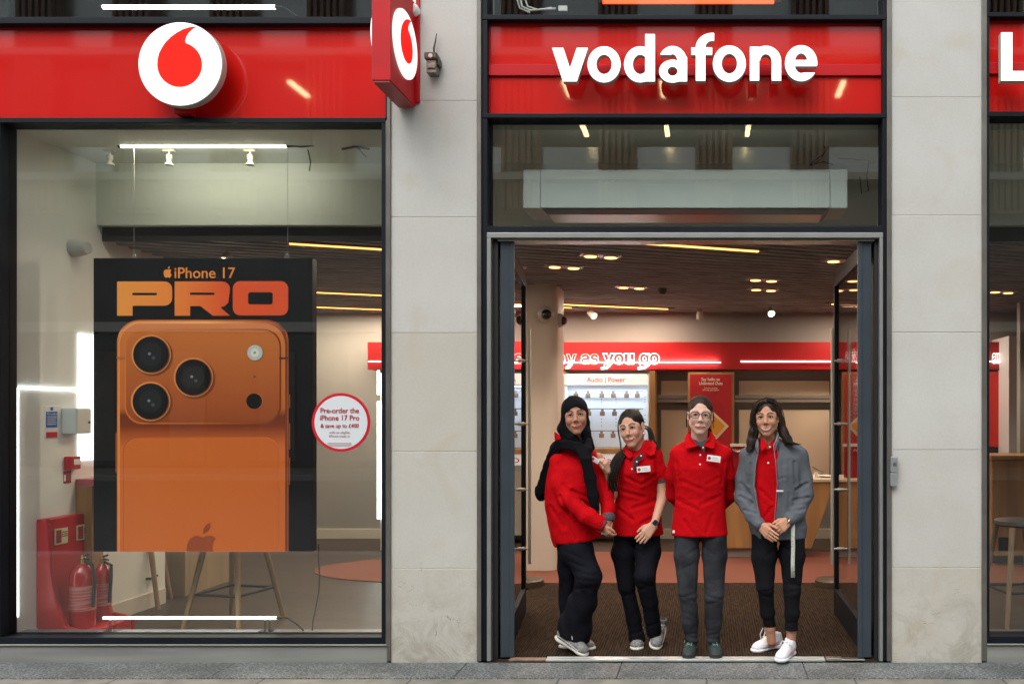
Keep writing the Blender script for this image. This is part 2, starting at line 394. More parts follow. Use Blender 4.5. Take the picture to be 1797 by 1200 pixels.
# ---------------------------------------------------------------- shared materials
M_stone = None
def stone_mat():
    m = bpy.data.materials.new('limestone'); m.use_nodes = True; nt = m.node_tree; N = nt.nodes; L = nt.links; b = N['Principled BSDF']
    t = N.new('ShaderNodeTexCoord'); sp = N.new('ShaderNodeSeparateXYZ'); L.new(t.outputs['Object'], sp.inputs[0])
    def noise(sc, det=6, rough=.6, vec=None, dist=0):
        n = N.new('ShaderNodeTexNoise'); n.inputs['Scale'].default_value = sc; n.inputs['Detail'].default_value = det; n.inputs['Roughness'].default_value = rough
        n.inputs['Distortion'].default_value = dist; L.new(vec or t.outputs['Object'], n.inputs['Vector']); return n
    def ramp(src, p0, p1, c0, c1):
        r = N.new('ShaderNodeValToRGB'); r.color_ramp.elements[0].position = p0; r.color_ramp.elements[1].position = p1
        r.color_ramp.elements[0].color = (*c0, 1); r.color_ramp.elements[1].color = (*c1, 1); L.new(src, r.inputs[0]); return r
    def mix(f, a, b_, mode='MIX'):
        x = N.new('ShaderNodeMix'); x.data_type = 'RGBA'; x.blend_type = mode
        if isinstance(f, float): x.inputs[0].default_value = f
        else: L.new(f, x.inputs[0])
        L.new(a, x.inputs[6]); 
        if isinstance(b_, tuple): x.inputs[7].default_value = (*b_, 1)
        else: L.new(b_, x.inputs[7])
        return x.outputs[2]
    at_ = N.new('ShaderNodeAttribute'); at_.attribute_name = 'slab'; 
    base = ramp(noise(1.6).outputs[0], .3, .7, (.46, .455, .42), (.53, .53, .50)).outputs[0]
    mw_ = N.new('ShaderNodeMath'); mw_.operation = 'MULTIPLY'; mw_.inputs[1].default_value = .55; L.new(at_.outputs['Fac'], mw_.inputs[0]); base = mix(mw_.outputs[0], base, (.44, .395, .31))
    fine = ramp(noise(60, 4, .7).outputs[0], .3, .75, (.82, .82, .82), (1, 1, 1)).outputs[0]
    base = mix(.5, base, fine, 'MULTIPLY')
    # grime gathers on the lowest course, scuffs and cracks
    low = N.new('ShaderNodeMapRange'); low.inputs[1].default_value = .75; low.inputs[2].default_value = .05; L.new(sp.outputs['Z'], low.inputs[0])
    gn = ramp(noise(5, 8, .75, dist=.6).outputs[0], .44, .66, (0, 0, 0), (1, 1, 1))
    mu = N.new('ShaderNodeMath'); mu.operation = 'MULTIPLY'; L.new(low.outputs[0], mu.inputs[0]); L.new(gn.outputs[0], mu.inputs[1])
    mu2 = N.new('ShaderNodeMath'); mu2.operation = 'MULTIPLY'; mu2.inputs[1].default_value = .8; L.new(mu.outputs[0], mu2.inputs[0])
    base = mix(mu2.outputs[0], base, (.27, .245, .19))
    st = ramp(noise(2.3, 6, .6, dist=1).outputs[0], .56, .74, (0, 0, 0), (.42, .42, .42))
    base = mix(st.outputs[0], base, (.42, .36, .26))
    vn = N.new('ShaderNodeTexNoise'); vn.inputs['Scale'].default_value = 3.2; vn.inputs['Detail'].default_value = 10; vn.inputs['Distortion'].default_value = 2.5; L.new(t.outputs['Object'], vn.inputs['Vector'])
    ab = N.new('ShaderNodeMath'); ab.operation = 'SUBTRACT'; ab.inputs[1].default_value = .5; L.new(vn.outputs[0], ab.inputs[0])
    a2 = N.new('ShaderNodeMath'); a2.operation = 'ABSOLUTE'; L.new(ab.outputs[0], a2.inputs[0])
    cr = N.new('ShaderNodeMapRange'); cr.inputs[1].default_value = .0012; cr.inputs[2].default_value = .004; cr.inputs[3].default_value = 1; cr.inputs[4].default_value = 0; L.new(a2.outputs[0], cr.inputs[0])
    g2 = ramp(noise(4.5, 3).outputs[0], .55, .6, (0, 0, 0), (1, 1, 1))
    lowc = N.new('ShaderNodeMapRange'); lowc.inputs[1].default_value = .72; lowc.inputs[2].default_value = .45; L.new(sp.outputs['Z'], lowc.inputs[0])
    m3 = N.new('ShaderNodeMath'); m3.operation = 'MULTIPLY'; L.new(cr.outputs[0], m3.inputs[0]); L.new(g2.outputs[0], m3.inputs[1])
    m4 = N.new('ShaderNodeMath'); m4.operation = 'MULTIPLY'; L.new(m3.outputs[0], m4.inputs[0]); L.new(lowc.outputs[0], m4.inputs[1])
    base = mix(m4.outputs[0], base, (.13, .12, .1))
    L.new(base, b.inputs['Base Color']); b.inputs['Roughness'].default_value = .85
    bp = N.new('ShaderNodeBump'); bp.inputs['Strength'].default_value = .25; bp.inputs['Distance'].default_value = .003
    L.new(noise(90, 3).outputs[0], bp.inputs['Height']); L.new(bp.outputs[0], b.inputs['Normal'])
    return m
M_stone = stone_mat()
M_dark = mat('dark_frame_paint', (.007, .010, .015), .5, spec=.15, var=.3, vscale=3, bump=.03)
M_blue = mat('blue_grey_aluminium', (.042, .056, .070), .42, spec=.3, metal=.1, var=.15, vscale=4)
M_bronze = mat('bronze_grey_metal', (.17, .16, .14), .42, metal=.5, var=.25, vscale=6)
M_black = mat('black_rubber', (.006, .006, .007), .6)
M_steel = mat('brushed_steel', (.55, .54, .5), .32, metal=1, var=.2, vscale=40, stretch=(1, 1, .05))
M_handle = mat('satin_steel_handle', (.42, .38, .31), .42, metal=.35)
M_alu = mat('light_aluminium', (.56, .57, .55), .35, metal=.7, var=.12, vscale=8)
M_sillp = mat('sill_panel_paint', (.235, .24, .22), .6, var=.25, vscale=3, stretch=(.4, 1, 4), bump=.05)
M_red = mat('glazed_red_panel', (.56, .0035, .001), .5, spec=.1, coat=1, var=.05, vscale=.8); M_red.node_tree.nodes['Principled BSDF'].inputs['Coat IOR'].default_value = 1.72
M_redside = mat('painted_red_metal', (.50, .004, .008), .45, spec=.25, var=.15, vscale=8)
M_redint = mat('interior_red_board', (.34, .003, .005), .45, var=.1, vscale=2)
M_glass = glass_mat('window_glass', (.94, .96, .945), 1.6)
M_glassd = glass_mat('door_glass', (.88, .91, .90), 1.6)
M_letter = emit('lit_white_acrylic', (.96, 1, .95), .36)
M_lside = mat('white_acrylic_edge', (.42, .42, .38), .5)
M_tube = emit('lit_white_tube', (1, .93, .74), 4)
M_tubew = emit('lit_cool_tube', (.93, .97, 1), 7)
M_warm = emit('warm_linear_led', (1, .36, .09), 1.6)
M_neon = emit('white_neon', (1, .93, .88), 1.5)
M_neond = emit('dim_neon', (1, .9, .8), .42)
M_redtube = emit('red_neon_tube', (1, .045, .015), 2.6)
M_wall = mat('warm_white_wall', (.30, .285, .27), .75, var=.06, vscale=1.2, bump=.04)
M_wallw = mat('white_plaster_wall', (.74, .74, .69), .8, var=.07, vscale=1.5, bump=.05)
M_bulk = mat('pale_green_grey_paint', (.68, .72, .64), .55, var=.05, vscale=1)
M_skirt = mat('cream_skirting', (.55, .50, .42), .6)
M_oak = mat('oak_veneer', (.42, .22, .085), .42, var=.4, vscale=6, stretch=(1, 1, .12), detail=8)
M_oakd = mat('oak_leg', (.30, .19, .10), .5, var=.3, vscale=12, stretch=(1, 1, .1))
M_white = mat('white_plastic', (.72, .72, .70), .4)
M_wiring = mat('black_cable', (.012, .012, .013), .5)
# ---------------------------------------------------------------- ground
def ground():
    m = bpy.data.materials.new('paving_slabs'); m.use_nodes = True; nt = m.node_tree; N = nt.nodes; L = nt.links; b = N['Principled BSDF']
    t = N.new('ShaderNodeTexCoord'); br = N.new('ShaderNodeTexBrick'); L.new(t.outputs['Object'], br.inputs[0])
    br.inputs['Scale'].default_value = 1; br.inputs['Brick Width'].default_value = .9; br.inputs['Row Height'].default_value = .62; br.inputs['Mortar Size'].default_value = .006
    br.inputs['Color1'].default_value = (.185, .18, .15, 1); br.inputs['Color2'].default_value = (.22, .212, .178, 1); br.inputs['Mortar'].default_value = (.07, .065, .055, 1)
    n = N.new('ShaderNodeTexNoise'); n.inputs['Scale'].default_value = 9; n.inputs['Detail'].default_value = 8; L.new(t.outputs['Object'], n.inputs['Vector'])
    r = N.new('ShaderNodeValToRGB'); r.color_ramp.elements[0].position = .3; r.color_ramp.elements[0].color = (.55, .55, .55, 1); r.color_ramp.elements[1].position = .62; L.new(n.outputs[0], r.inputs[0])
    x = N.new('ShaderNodeMix'); x.data_type = 'RGBA'; x.blend_type = 'MULTIPLY'; x.inputs[0].default_value = .75; L.new(br.outputs[0], x.inputs[6]); L.new(r.outputs[0], x.inputs[7])
    L.new(x.outputs[2], b.inputs['Base Color']); b.inputs['Roughness'].default_value = .8
    bp = N.new('ShaderNodeBump'); bp.inputs['Strength'].default_value = .4; bp.inputs['Distance'].default_value = .004; L.new(n.outputs[0], bp.inputs['Height']); L.new(bp.outputs[0], b.inputs['Normal'])
    struct('pavement', MB().box(-60, 60, -4.2, -.345, -.2, -.012), m)
    asph = mat('asphalt', (.05, .05, .052), .85, var=.3, vscale=30, bump=.3, bscale=120)
    struct('road', MB().box(-150, 150, -17.5, -4.5, -.3, -.15), asph)
    struct('kerb', MB().box(-60, 60, -4.495, -4.205, -.25, -.01).box(-60, 60, -17.795, -17.505, -.25, -.01), mat('granite_kerb', (.3, .3, .29), .7, var=.3, vscale=60), bevel=.015)
    struct('far_pavement', MB().box(-60, 60, -20.9, -17.8, -.2, -.012), m)
    struct('ground', MB().box(-200, 200, -200, 200, -.6, -.4), asph)
    g = bpy.data.materials.new('speckled_granite'); g.use_nodes = True; nt = g.node_tree; N = nt.nodes; L = nt.links; b = N['Principled BSDF']
    t = N.new('ShaderNodeTexCoord'); v = N.new('ShaderNodeTexNoise'); v.inputs['Scale'].default_value = 95; v.inputs['Detail'].default_value = 2; L.new(t.outputs['Object'], v.inputs['Vector'])
    r = N.new('ShaderNodeValToRGB'); e = r.color_ramp.elements; e[0].position = .38; e[0].color = (.055, .06, .062, 1); e[1].position = .62; e[1].color = (.22, .235, .23, 1)
    e.new(.5).color = (.11, .12, .12, 1); L.new(v.outputs[0], r.inputs[0])
    n2 = N.new('ShaderNodeTexNoise'); n2.inputs['Scale'].default_value = 2.5; n2.inputs['Detail'].default_value = 5; L.new(t.outputs['Object'], n2.inputs['Vector'])
    r2 = N.new('ShaderNodeValToRGB'); r2.color_ramp.elements[0].position = .35; r2.color_ramp.elements[0].color = (.62, .62, .6, 1); r2.color_ramp.elements[1].position = .6; L.new(n2.outputs[0], r2.inputs[0])
    x = N.new('ShaderNodeMix'); x.data_type = 'RGBA'; x.blend_type = 'MULTIPLY'; x.inputs[0].default_value = 1; L.new(r.outputs[0], x.inputs[6]); L.new(r2.outputs[0], x.inputs[7])
    L.new(x.outputs[2], b.inputs['Base Color']); b.inputs['Roughness'].default_value = .6
    mb = MB(); xs = [-7, -4.9, -3.05, -1.55, -.55, .62, 1.75, 3.2, 6]
    for a, c in zip(xs, xs[1:]): mb.box(a + .002, c - .002, -.34, -.01, -.2, -.006)
    struct('granite_strip', mb, g, bevel=.003)
    # laminate floor of the shop with the terracotta pill and the doormat
    lam = bpy.data.materials.new('brown_laminate'); lam.use_nodes = True; nt = lam.node_tree; N = nt.nodes; L = nt.links; b = N['Principled BSDF']
    t = N.new('ShaderNodeTexCoord'); mp = N.new('ShaderNodeMapping'); mp.inputs['Rotation'].default_value = (0, 0, R(20)); L.new(t.outputs['Object'], mp.inputs[0])
    br = N.new('ShaderNodeTexBrick'); L.new(mp.outputs[0], br.inputs[0]); br.inputs['Scale'].default_value = 1; br.inputs['Brick Width'].default_value = 1.3; br.inputs['Row Height'].default_value = .16; br.inputs['Mortar Size'].default_value = .002
    br.inputs['Color1'].default_value = (.052, .034, .026, 1); br.inputs['Color2'].default_value = (.075, .05, .038, 1); br.inputs['Mortar'].default_value = (.04, .03, .025, 1)
    mp2 = N.new('ShaderNodeMapping'); mp2.inputs['Scale'].default_value = (.12, 1, 1); L.new(mp.outputs[0], mp2.inputs[0]); n = N.new('ShaderNodeTexNoise'); n.inputs['Scale'].default_value = 30; n.inputs['Detail'].default_value = 6; L.new(mp2.outputs[0], n.inputs['Vector'])
    x = N.new('ShaderNodeMix'); x.data_type = 'RGBA'; x.blend_type = 'MULTIPLY'; x.inputs[0].default_value = .7; L.new(br.outputs[0], x.inputs[6]); L.new(n.outputs[0], x.inputs[7]); L.new(x.outputs[2], b.inputs['Base Color'])
    b.inputs['Roughness'].default_value = .4; b.inputs['Specular IOR Level'].default_value = .22
    struct('floor', MB().box(-8, 8, .03, 5.75, -.2, 0), lam)
    pill = []
    for k in range(25): a = R(90 + 180 * k / 24); pill.append((-2.6 + 1.45 * math.cos(a), 3.38 + .78 * math.sin(a)))
    for k in range(25): a = R(-90 + 180 * k / 24); pill.append((6.0 + 1.2 * math.cos(a), 3.38 + .78 * math.sin(a)))
    mb = MB(); n_ = len(pill); mb.add([(x_, y_, .008) for x_, y_ in pill] + [(x_, y_, .001) for x_, y_ in pill], [tuple(range(n_)), tuple(range(2*n_-1, n_-1, -1))] + [(i, (i+1) % n_, (i+1) % n_+n_, i+n_) for i in range(n_)])
    struct('terracotta_carpet', mb, mat('terracotta_carpet', (.16, .042, .022), .9, var=.25, vscale=90, bump=.5, bscale=300))
    struct('terracotta_field', MB().box(-2.9, 5.2, 2.57, 4.45, .0085, .0125), mat('terracotta_carpet_field', (.16, .042, .020), .9, var=.25, vscale=90, bump=.5, bscale=300))
    mm = bpy.data.materials.new('ribbed_brown_mat'); mm.use_nodes = True; nt = mm.node_tree; N = nt.nodes; L = nt.links; b = N['Principled BSDF']
    t = N.new('ShaderNodeTexCoord'); wv = N.new('ShaderNodeTexWave'); wv.inputs['Scale'].default_value = 17; wv.inputs['Distortion'].default_value = 1.5; wv.inputs['Detail Scale'].default_value = 3; L.new(t.outputs['Object'], wv.inputs[0])
    mp = N.new('ShaderNodeMapping'); mp.inputs['Scale'].default_value = (1, .15, 1); L.new(t.outputs['Object'], mp.inputs[0]); n = N.new('ShaderNodeTexNoise'); n.inputs['Scale'].default_value = 60; n.inputs['Detail'].default_value = 4; L.new(mp.outputs[0], n.inputs['Vector'])
    x0 = N.new('ShaderNodeMix'); x0.data_type = 'FLOAT'; x0.inputs[0].default_value = .72; L.new(wv.outputs[1], x0.inputs[2]); L.new(n.outputs[0], x0.inputs[3])
    r = N.new('ShaderNodeValToRGB'); r.color_ramp.elements[0].position = .25; r.color_ramp.elements[0].color = (.006, .004, .003, 1); r.color_ramp.elements[1].position = .75; r.color_ramp.elements[1].color = (.045, .028, .018, 1); L.new(x0.outputs[0], r.inputs[0])
    L.new(r.outputs[0], b.inputs['Base Color']); b.inputs['Roughness'].default_value = .95; b.inputs['Specular IOR Level'].default_value = .05
    bp = N.new('ShaderNodeBump'); bp.inputs['Strength'].default_value = .5; bp.inputs['Distance'].default_value = .006; L.new(x0.outputs[0], bp.inputs['Height']); L.new(bp.outputs[0], b.inputs['Normal'])
    tag(obj('doormat', MB().box(-1.62, 1.4, .06, 2.55, .001, .012), mm), 'wide dark brown ribbed entrance mat under the four people', 'doormat')
    mb = MB().box(ax(958), ax(1448), -.012, .052, .0, .012).box(ax(958), ax(1448), -.008, .0, .012, .016).box(ax(958), ax(1448), .044, .052, .012, .016)
    th = thing('door_threshold', 'long pale metal threshold strip across the shop doorway', 'threshold', (ax(1200), .02, 0))
    obj('strip', mb, M_alu, th, bevel=.002)
    obj('worn_end', MB().box(ax(893), ax(957), -.008, .05, .0, .011), mat('worn_brown_brass', (.26, .17, .12), .5, metal=.3, var=.4, vscale=20), th, bevel=.002)
    obj('end_plate', MB().box(ax(1450), ax(1478), -.006, .045, .0, .02).box(ax(1478), ax(1518), -.002, .05, 0, .012), M_steel, th, bevel=.004)
ground()
# ---------------------------------------------------------------- the building
bld = thing('shop_building', 'shop front of pale limestone piers between tall dark framed glass bays', 'building', (0, 0, 0))
def pier(x0, x1, joints, seed, warm):
    """stone pier of ashlar slabs; warm: slab index -> tint"""
    rr = random.Random(seed); mb = MB(); zs = [-.19] + [az(j) for j in joints] + [5.4]; att = []
    for i, (a, b) in enumerate(zip(zs, zs[1:])):
        mb.box(x0, x1, 0 + rr.uniform(-.0006, .0006), .45, a + .0014, b - .0014); att += [warm[i]] * 8
    mb.box(x0 + .002, x1 - .002, .0022, .44, -.19, 5.3); att += [0.6] * 8
    o = obj('stone_pier', mb, M_stone, bld)
    a = o.data.attributes.new('slab', 'FLOAT', 'POINT'); a.data.foreach_set('value', att)
    md = o.modifiers.new('bevel', 'BEVEL'); md.width = .0025; md.segments = 2; md.limit_method = 'ANGLE'
    return o
pier(ax(686), ax(838), [997, 792, 584, 381, 177], 1, [.75, .35, .8, .05, 0, 0])
pier(ax(1564), ax(1723), [996, 789, 583, 378, 171], 2, [.65, .15, 0, 0, 0, 0])
obj('upper_wall', MB().box(-6.5, 6.5, .0, .45, 5.41, 9.5), M_stone, bld)
for side, (a, b) in {'l': (-5.9, -4.78), 'r': (3.66, 4.6)}.items():
    obj('stone_pier', MB().box(a, b, 0.0, .45, -.19, 5.4), M_stone, bld)
def frame_bars(name, bars, m, bev=.003):
    mb = MB()
    for x0, x1, y0, y1, Y0, Y1 in bars: mb.box(ax(x0), ax(x1), Y0, Y1, az(y1), az(y0))
    return obj(name, mb, m, bld, bevel=bev)
ZT, ZB = -560, 1159
# bronze cover strips beside the piers, dark frames inside them
frame_bars('cover_strip', [(680, 686.5, -330, ZB, -.012, .2), (677, 680, 212, 1130, -.004, .2)], M_bronze)
frame_bars('cover_strip', [(837.5, 845, -330, ZB, -.012, .2)], M_bronze)
frame_bars('cover_strip', [(1556, 1564.5, -330, ZB, -.012, .2)], M_bronze)
frame_bars('cover_strip', [(1722.5, 1731, -330, ZB, -.012, .2)], M_bronze)
frame_bars('window_frame', [(-110, 677, 30, 41.5, .0, .14), (-110, 677, 206.5, 215.5, .0, .14), (669, 677, 215.5, 1130, .003, .14), (676, 680, -330, 206.5, .0, .14), (-110, 669, 1118, 1130, .002, .14), (-14, 0, 216, 1118, .003, .14)], M_dark)
frame_bars('window_frame', [(845, 1556, 26, 34.5, .0, .14), (845, 1556, 199, 207, .0, .14), (845, 855, -330, ZB, .004, .16), (1549, 1556, -330, ZB, .004, .16), (855, 1549, 397, 408.5, -.002, .16)], M_dark)
frame_bars('window_frame', [(1731, 2215, 22, 29.5, .0, .14), (1731, 2215, 195.5, 204.5, .0, .14), (1731, 1737, -330, 1130, .004, .14), (1737, 2215, 1116, 1129, .002, .14)], M_dark)
frame_bars('door_surround', [(855, 1549, 408.7, 418, -.012, .1), (855, 862, 418, ZB, -.01, .1), (1543, 1549, 418, ZB, -.01, .1)], mat('surround_aluminium', (.30, .305, .29), .4, metal=.5, var=.12, vscale=8), .003)
frame_bars('door_jamb', [(862, 872, 418.5, ZB, .03, .16)], M_black); frame_bars('door_jamb', [(1536, 1543, 418.5, ZB, .03, .16)], M_black)
frame_bars('door_header', [(872, 1536, 418.5, 422, .02, .14)], M_steel)
obj('sill_panel', MB().box(-5.4, ax(680), -.006, .2, -.19, az(1131)).box(-5.4, ax(680), -.022, .2, az(1131), az(1129.7)), M_sillp, bld, bevel=.003)
obj('sill_panel', MB().box(ax(1731), 3.7, -.006, .2, -.19, az(1130)).box(ax(1731), 3.7, -.022, .2, az(1130), az(1128.7)), M_sillp, bld, bevel=.003)
def pane(x0, x1, y0, y1, Y=.07, m=None): return obj('glass_pane', MB().box(ax(x0), ax(x1), Y, Y + .012, az(y1), az(y0)), m or M_glass, bld)
pane(0, 669, 215.5, 1118); pane(855, 1549, 207, 397); pane(1737, 2215, 204.5, 1116)
pane(-110, 676, -330, 30); pane(855, 1549, -330, 26); pane(1737, 2215, -330, 22)
# inner jambs and ledge
obj('inner_jamb', MB().box(-5.0, -4.64, .13, .55, 0, 5.3).box(-4.84, ax(669), .1, .14, 0, az(1118)), M_dark, bld)
obj('window_ledge', MB().box(-4.62, ax(669), .142, .26, 0, az(1107, .2)), mat('grey_ledge', (.12, .125, .14), .35, metal=.2), bld, bevel=.004)
obj('window_ledge', MB().box(ax(1737), 3.6, .142, .26, 0, az(1107, .2)), mat('grey_ledge_right', (.12, .125, .14), .35, metal=.2), bld, bevel=.004)
# upper storey room behind the top strips
up = mat('dim_upper_room', (.10, .095, .09), .8, var=.3, vscale=2)
struct('upper_floor_slab', MB().box(-11, 8, .15, 5.8, az(34), az(28)), up)
struct('upper_ceiling', MB().box(-11, 8, .15, 5.8, 5.9, 6.1), up)
struct('upper_back_wall', MB().box(-11, 8, 3.0, 3.1, az(28) + .002, 5.9), up)
# ---------------------------------------------------------------- doors
def leaf(hinge, free, side):
    h = Vector((hinge[0], hinge[1], 0)); d = Vector((free[0], free[1], 0)) - h; Lh = d.length; ang = math.atan2(d.y, d.x)
    Mx = Matrix.Translation(h) @ Matrix.Rotation(ang, 4, 'Z')
    zt = 2.735
    o = obj('door', MB().box(0, Lh, -.004, .004, .2, zt - .1, M=Mx), M_glassd, bld)
    fr = MB().box(0, .055, -.03, .03, .012, zt, M=Mx).box(Lh - .05, Lh, -.022, .022, .012, zt, M=Mx).box(.055, Lh - .05, -.022, .022, .012, .21, M=Mx).box(.055, Lh - .05, -.022, .022, zt - .11, zt, M=Mx)
    obj('door_frame', fr, M_dark, o, bevel=.003)
    obj('hinge_stile', MB().box(-.005, .05, -.036 if side > 0 else -.03, .03 if side > 0 else .036, .013, zt + .004, M=Mx).box(-.012, .012, .032 * -side, .06 * -side, .013, zt, M=Mx), M_blue, o, bevel=.004)
    for sgn in (-1, 1):
        hb = MB(); hx = Lh - .24
        hb.tube([Mx @ Vector((hx, sgn * .068, z)) for z in (.44, 2.27)], .0125, 12)
        for z in (.56, 1.02, 1.53, 2.02): hb.tube([Mx @ Vector((hx, 0, z)), Mx @ Vector((hx, sgn * .068, z))], .008, 10); hb.tube([Mx @ Vector((hx, sgn * .006, z)), Mx @ Vector((hx, sgn * .028, z))], .014, 10)
        obj('handle', hb, M_handle, o, smooth=True)
    return o
leaf((ax(884), .04), (-1.475, 1.34), 1)
leaf((ax(1523), .04), (1.045, 1.34), -1)
# foot pedestals seen past the leaves (floor guides of the doors)
# ---------------------------------------------------------------- interior shell
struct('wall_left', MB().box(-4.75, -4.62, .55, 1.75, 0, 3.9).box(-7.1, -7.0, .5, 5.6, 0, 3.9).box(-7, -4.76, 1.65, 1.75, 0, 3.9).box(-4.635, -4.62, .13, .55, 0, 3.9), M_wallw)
struct('skirting', MB().box(-6.98, 4.6, 5.575, 5.6, 0, .13).box(-4.62, -4.605, .27, 1.74, 0, .13), M_skirt, bevel=.003)
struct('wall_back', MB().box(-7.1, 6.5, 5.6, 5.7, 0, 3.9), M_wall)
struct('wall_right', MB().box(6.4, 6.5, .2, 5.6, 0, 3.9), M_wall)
struct('bulkhead', MB().box(-4.62, 6.4, .92, 1.0, 3.035, 3.95), M_bulk); struct('ceiling_edge', MB().box(-4.62, 6.4, .985, 1.003, 2.926, 3.034), mat('dark_edge_board', (.03, .025, .022), .8))
struct('window_soffit', MB().box(-4.62, 6.4, .16, .92, az(214), az(214) + .05), M_bulk)
def slats():
    t = math.atan(.36); u = Vector((math.cos(t), math.sin(t))); n = Vector((-u.y, u.x)); mb = MB()
    x0, x1, y0, y1 = -6.95, 6.35, 1.01, 5.58
    s = -3.0
    k = 0
    while s < 8.2:
        lo, hi = -20, 20
        for c0, d, a, b in ((n.x * s, u.x, x0, x1), (n.y * s, u.y, y0, y1)):
            t0, t1 = (a - c0) / d, (b - c0) / d; lo = max(lo, min(t0, t1)); hi = min(hi, max(t0, t1))
        if hi > lo + .05:
            M = Matrix.Translation((n.x * s, n.y * s, 0)) @ Matrix.Rotation(t, 4, 'Z')
            mb.box(lo, hi, -.021, .021, 2.93, 3.035, M=M)
        s += .138; k += 1
    o = struct('slatted_ceiling', mb, mat('taupe_slats', (.42, .40, .385), .75, spec=.15, var=.3, vscale=3, stretch=(.3, 3, 1)))
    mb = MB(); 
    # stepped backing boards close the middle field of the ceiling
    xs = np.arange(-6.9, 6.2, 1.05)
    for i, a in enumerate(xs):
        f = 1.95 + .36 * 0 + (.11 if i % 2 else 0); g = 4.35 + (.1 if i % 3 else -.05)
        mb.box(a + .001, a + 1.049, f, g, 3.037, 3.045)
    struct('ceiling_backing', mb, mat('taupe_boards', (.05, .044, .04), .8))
    struct('ceiling', MB().box(-7.0, 6.45, 1.0, 5.6, 3.34, 3.95), mat('dark_void', (.018, .015, .014), .9))
slats()
# ---------------------------------------------------------------- signs on the shop front
def mark(cx, cz, r, Yf, Yb, parent, m, name='speech_mark', M=None):
    pts = []
    for k in range(0, 41):
        a = R(74 - 254 * k / 40); pts.append((.537 * math.cos(a) - .005, -.02 + .537 * math.sin(a)))
    pts += [(-.535, .10), (-.50, .25), (-.43, .39), (-.34, .52), (-.22, .64), (-.08, .745), (.08, .83), (.24, .88), (.395, .895), (.29, .82), (.20, .73), (.15, .64), (.125, .56)]
    mb = MB().poly([(cx + p[0] * r, cz + p[1] * r) for p in pts][::-1], Yf, Yb)
    if M is not None: mb.v = [tuple(M @ Vector(p)) for p in mb.v]
    return obj(name, mb, m, parent)
M_mark = emit('lit_red_acrylic', (1, .012, .006), .30)
# left: panel with round lit mark
s1 = thing('logo_sign', 'red fascia with a round lit disc and red speech mark above the left window', 'shop sign', (ax(318), 0, az(124)))
obj('panel', MB().box(ax(-110), ax(676), .055, .09, az(206), az(42)), M_red, s1)
obj('disc', MB().lathe((ax(316.5, -.1), -.1, az(113, -.1)), [(.262, 0), (.268, .004), (.268, .052)], 64, axis='Y', m=0), M_lside, s1, smooth=True)
obj('disc_face', MB().lathe((ax(316.5, -.1), -.104, az(113, -.1)), [(.2645, 0), (.2645, .004)], 64, axis='Y'), M_letter, s1)
obj('mount', MB().box(ax(312), ax(336), -.045, .054, az(203), az(186)), M_redside, s1, bevel=.003)
mark(ax(316.5, -.1), az(113, -.1), .2655, -.1065, -.1045, s1, M_mark)
# middle: panel with the letters
s2 = thing('name_sign', 'long red fascia over the doors with eight white lit letters reading vodafone', 'shop sign', (ax(1200), 0, az(117)))
obj('panel', MB().box(ax(855), ax(1549), .055, .09, az(198.5), az(35)), M_red, s2)
obj('rail', MB().box(ax(855), ax(1549), .035, .054, az(129), az(109)), mat('red_rail', (.46, .006, .010), .5, spec=.2), s2, bevel=.003)
def L2(fn, x0, x1, z0, z1, parent, Yf=-.10, Yb=-.045, name='letter'):
    """letter from a 2-D distance function given in photo-sized units, bottom-left origin"""
    h = .0032
    def f3(x, y, z): return np.maximum(fn(x, z) + 0 * y, np.abs(y - (Yf + Yb) / 2) - (Yb - Yf) / 2)
    s = SDF(); s.fn(lambda x, y, z: f3(x, y, z) + 10, '&')
    lo = np.array([x0 - .012, Yf - .012, z0 - .012]); hi = np.array([x1 + .012, Yb + .012, z1 + .012])
    n = np.ceil((hi - lo) / h).astype(int) + 1
    X = (lo[0] + np.arange(n[0]) * h)[:, None, None]; Yy = (lo[1] + np.arange(n[1]) * h)[None, :, None]; Z = (lo[2] + np.arange(n[2]) * h)[None, None, :]
    v, F = surfnet(f3(X, Yy, Z).astype('f'), lo, h)
    me = bpy.data.meshes.new(name); me.from_pydata([tuple(p) for p in v], [], [tuple(q) for q in F.tolist()])
    me.materials.append(M_lside); me.materials.append(M_letter)
    c = v[F].mean(1); me.polygons.foreach_set('material_index', (c[:, 1] < Yf + .004).astype('i'))
    me.polygons.foreach_set('use_smooth', [True] * len(F)); me.update()
    try: me.set_sharp_from_angle(angle=R(40))
    except Exception: pass
    return link(name, me, parent)
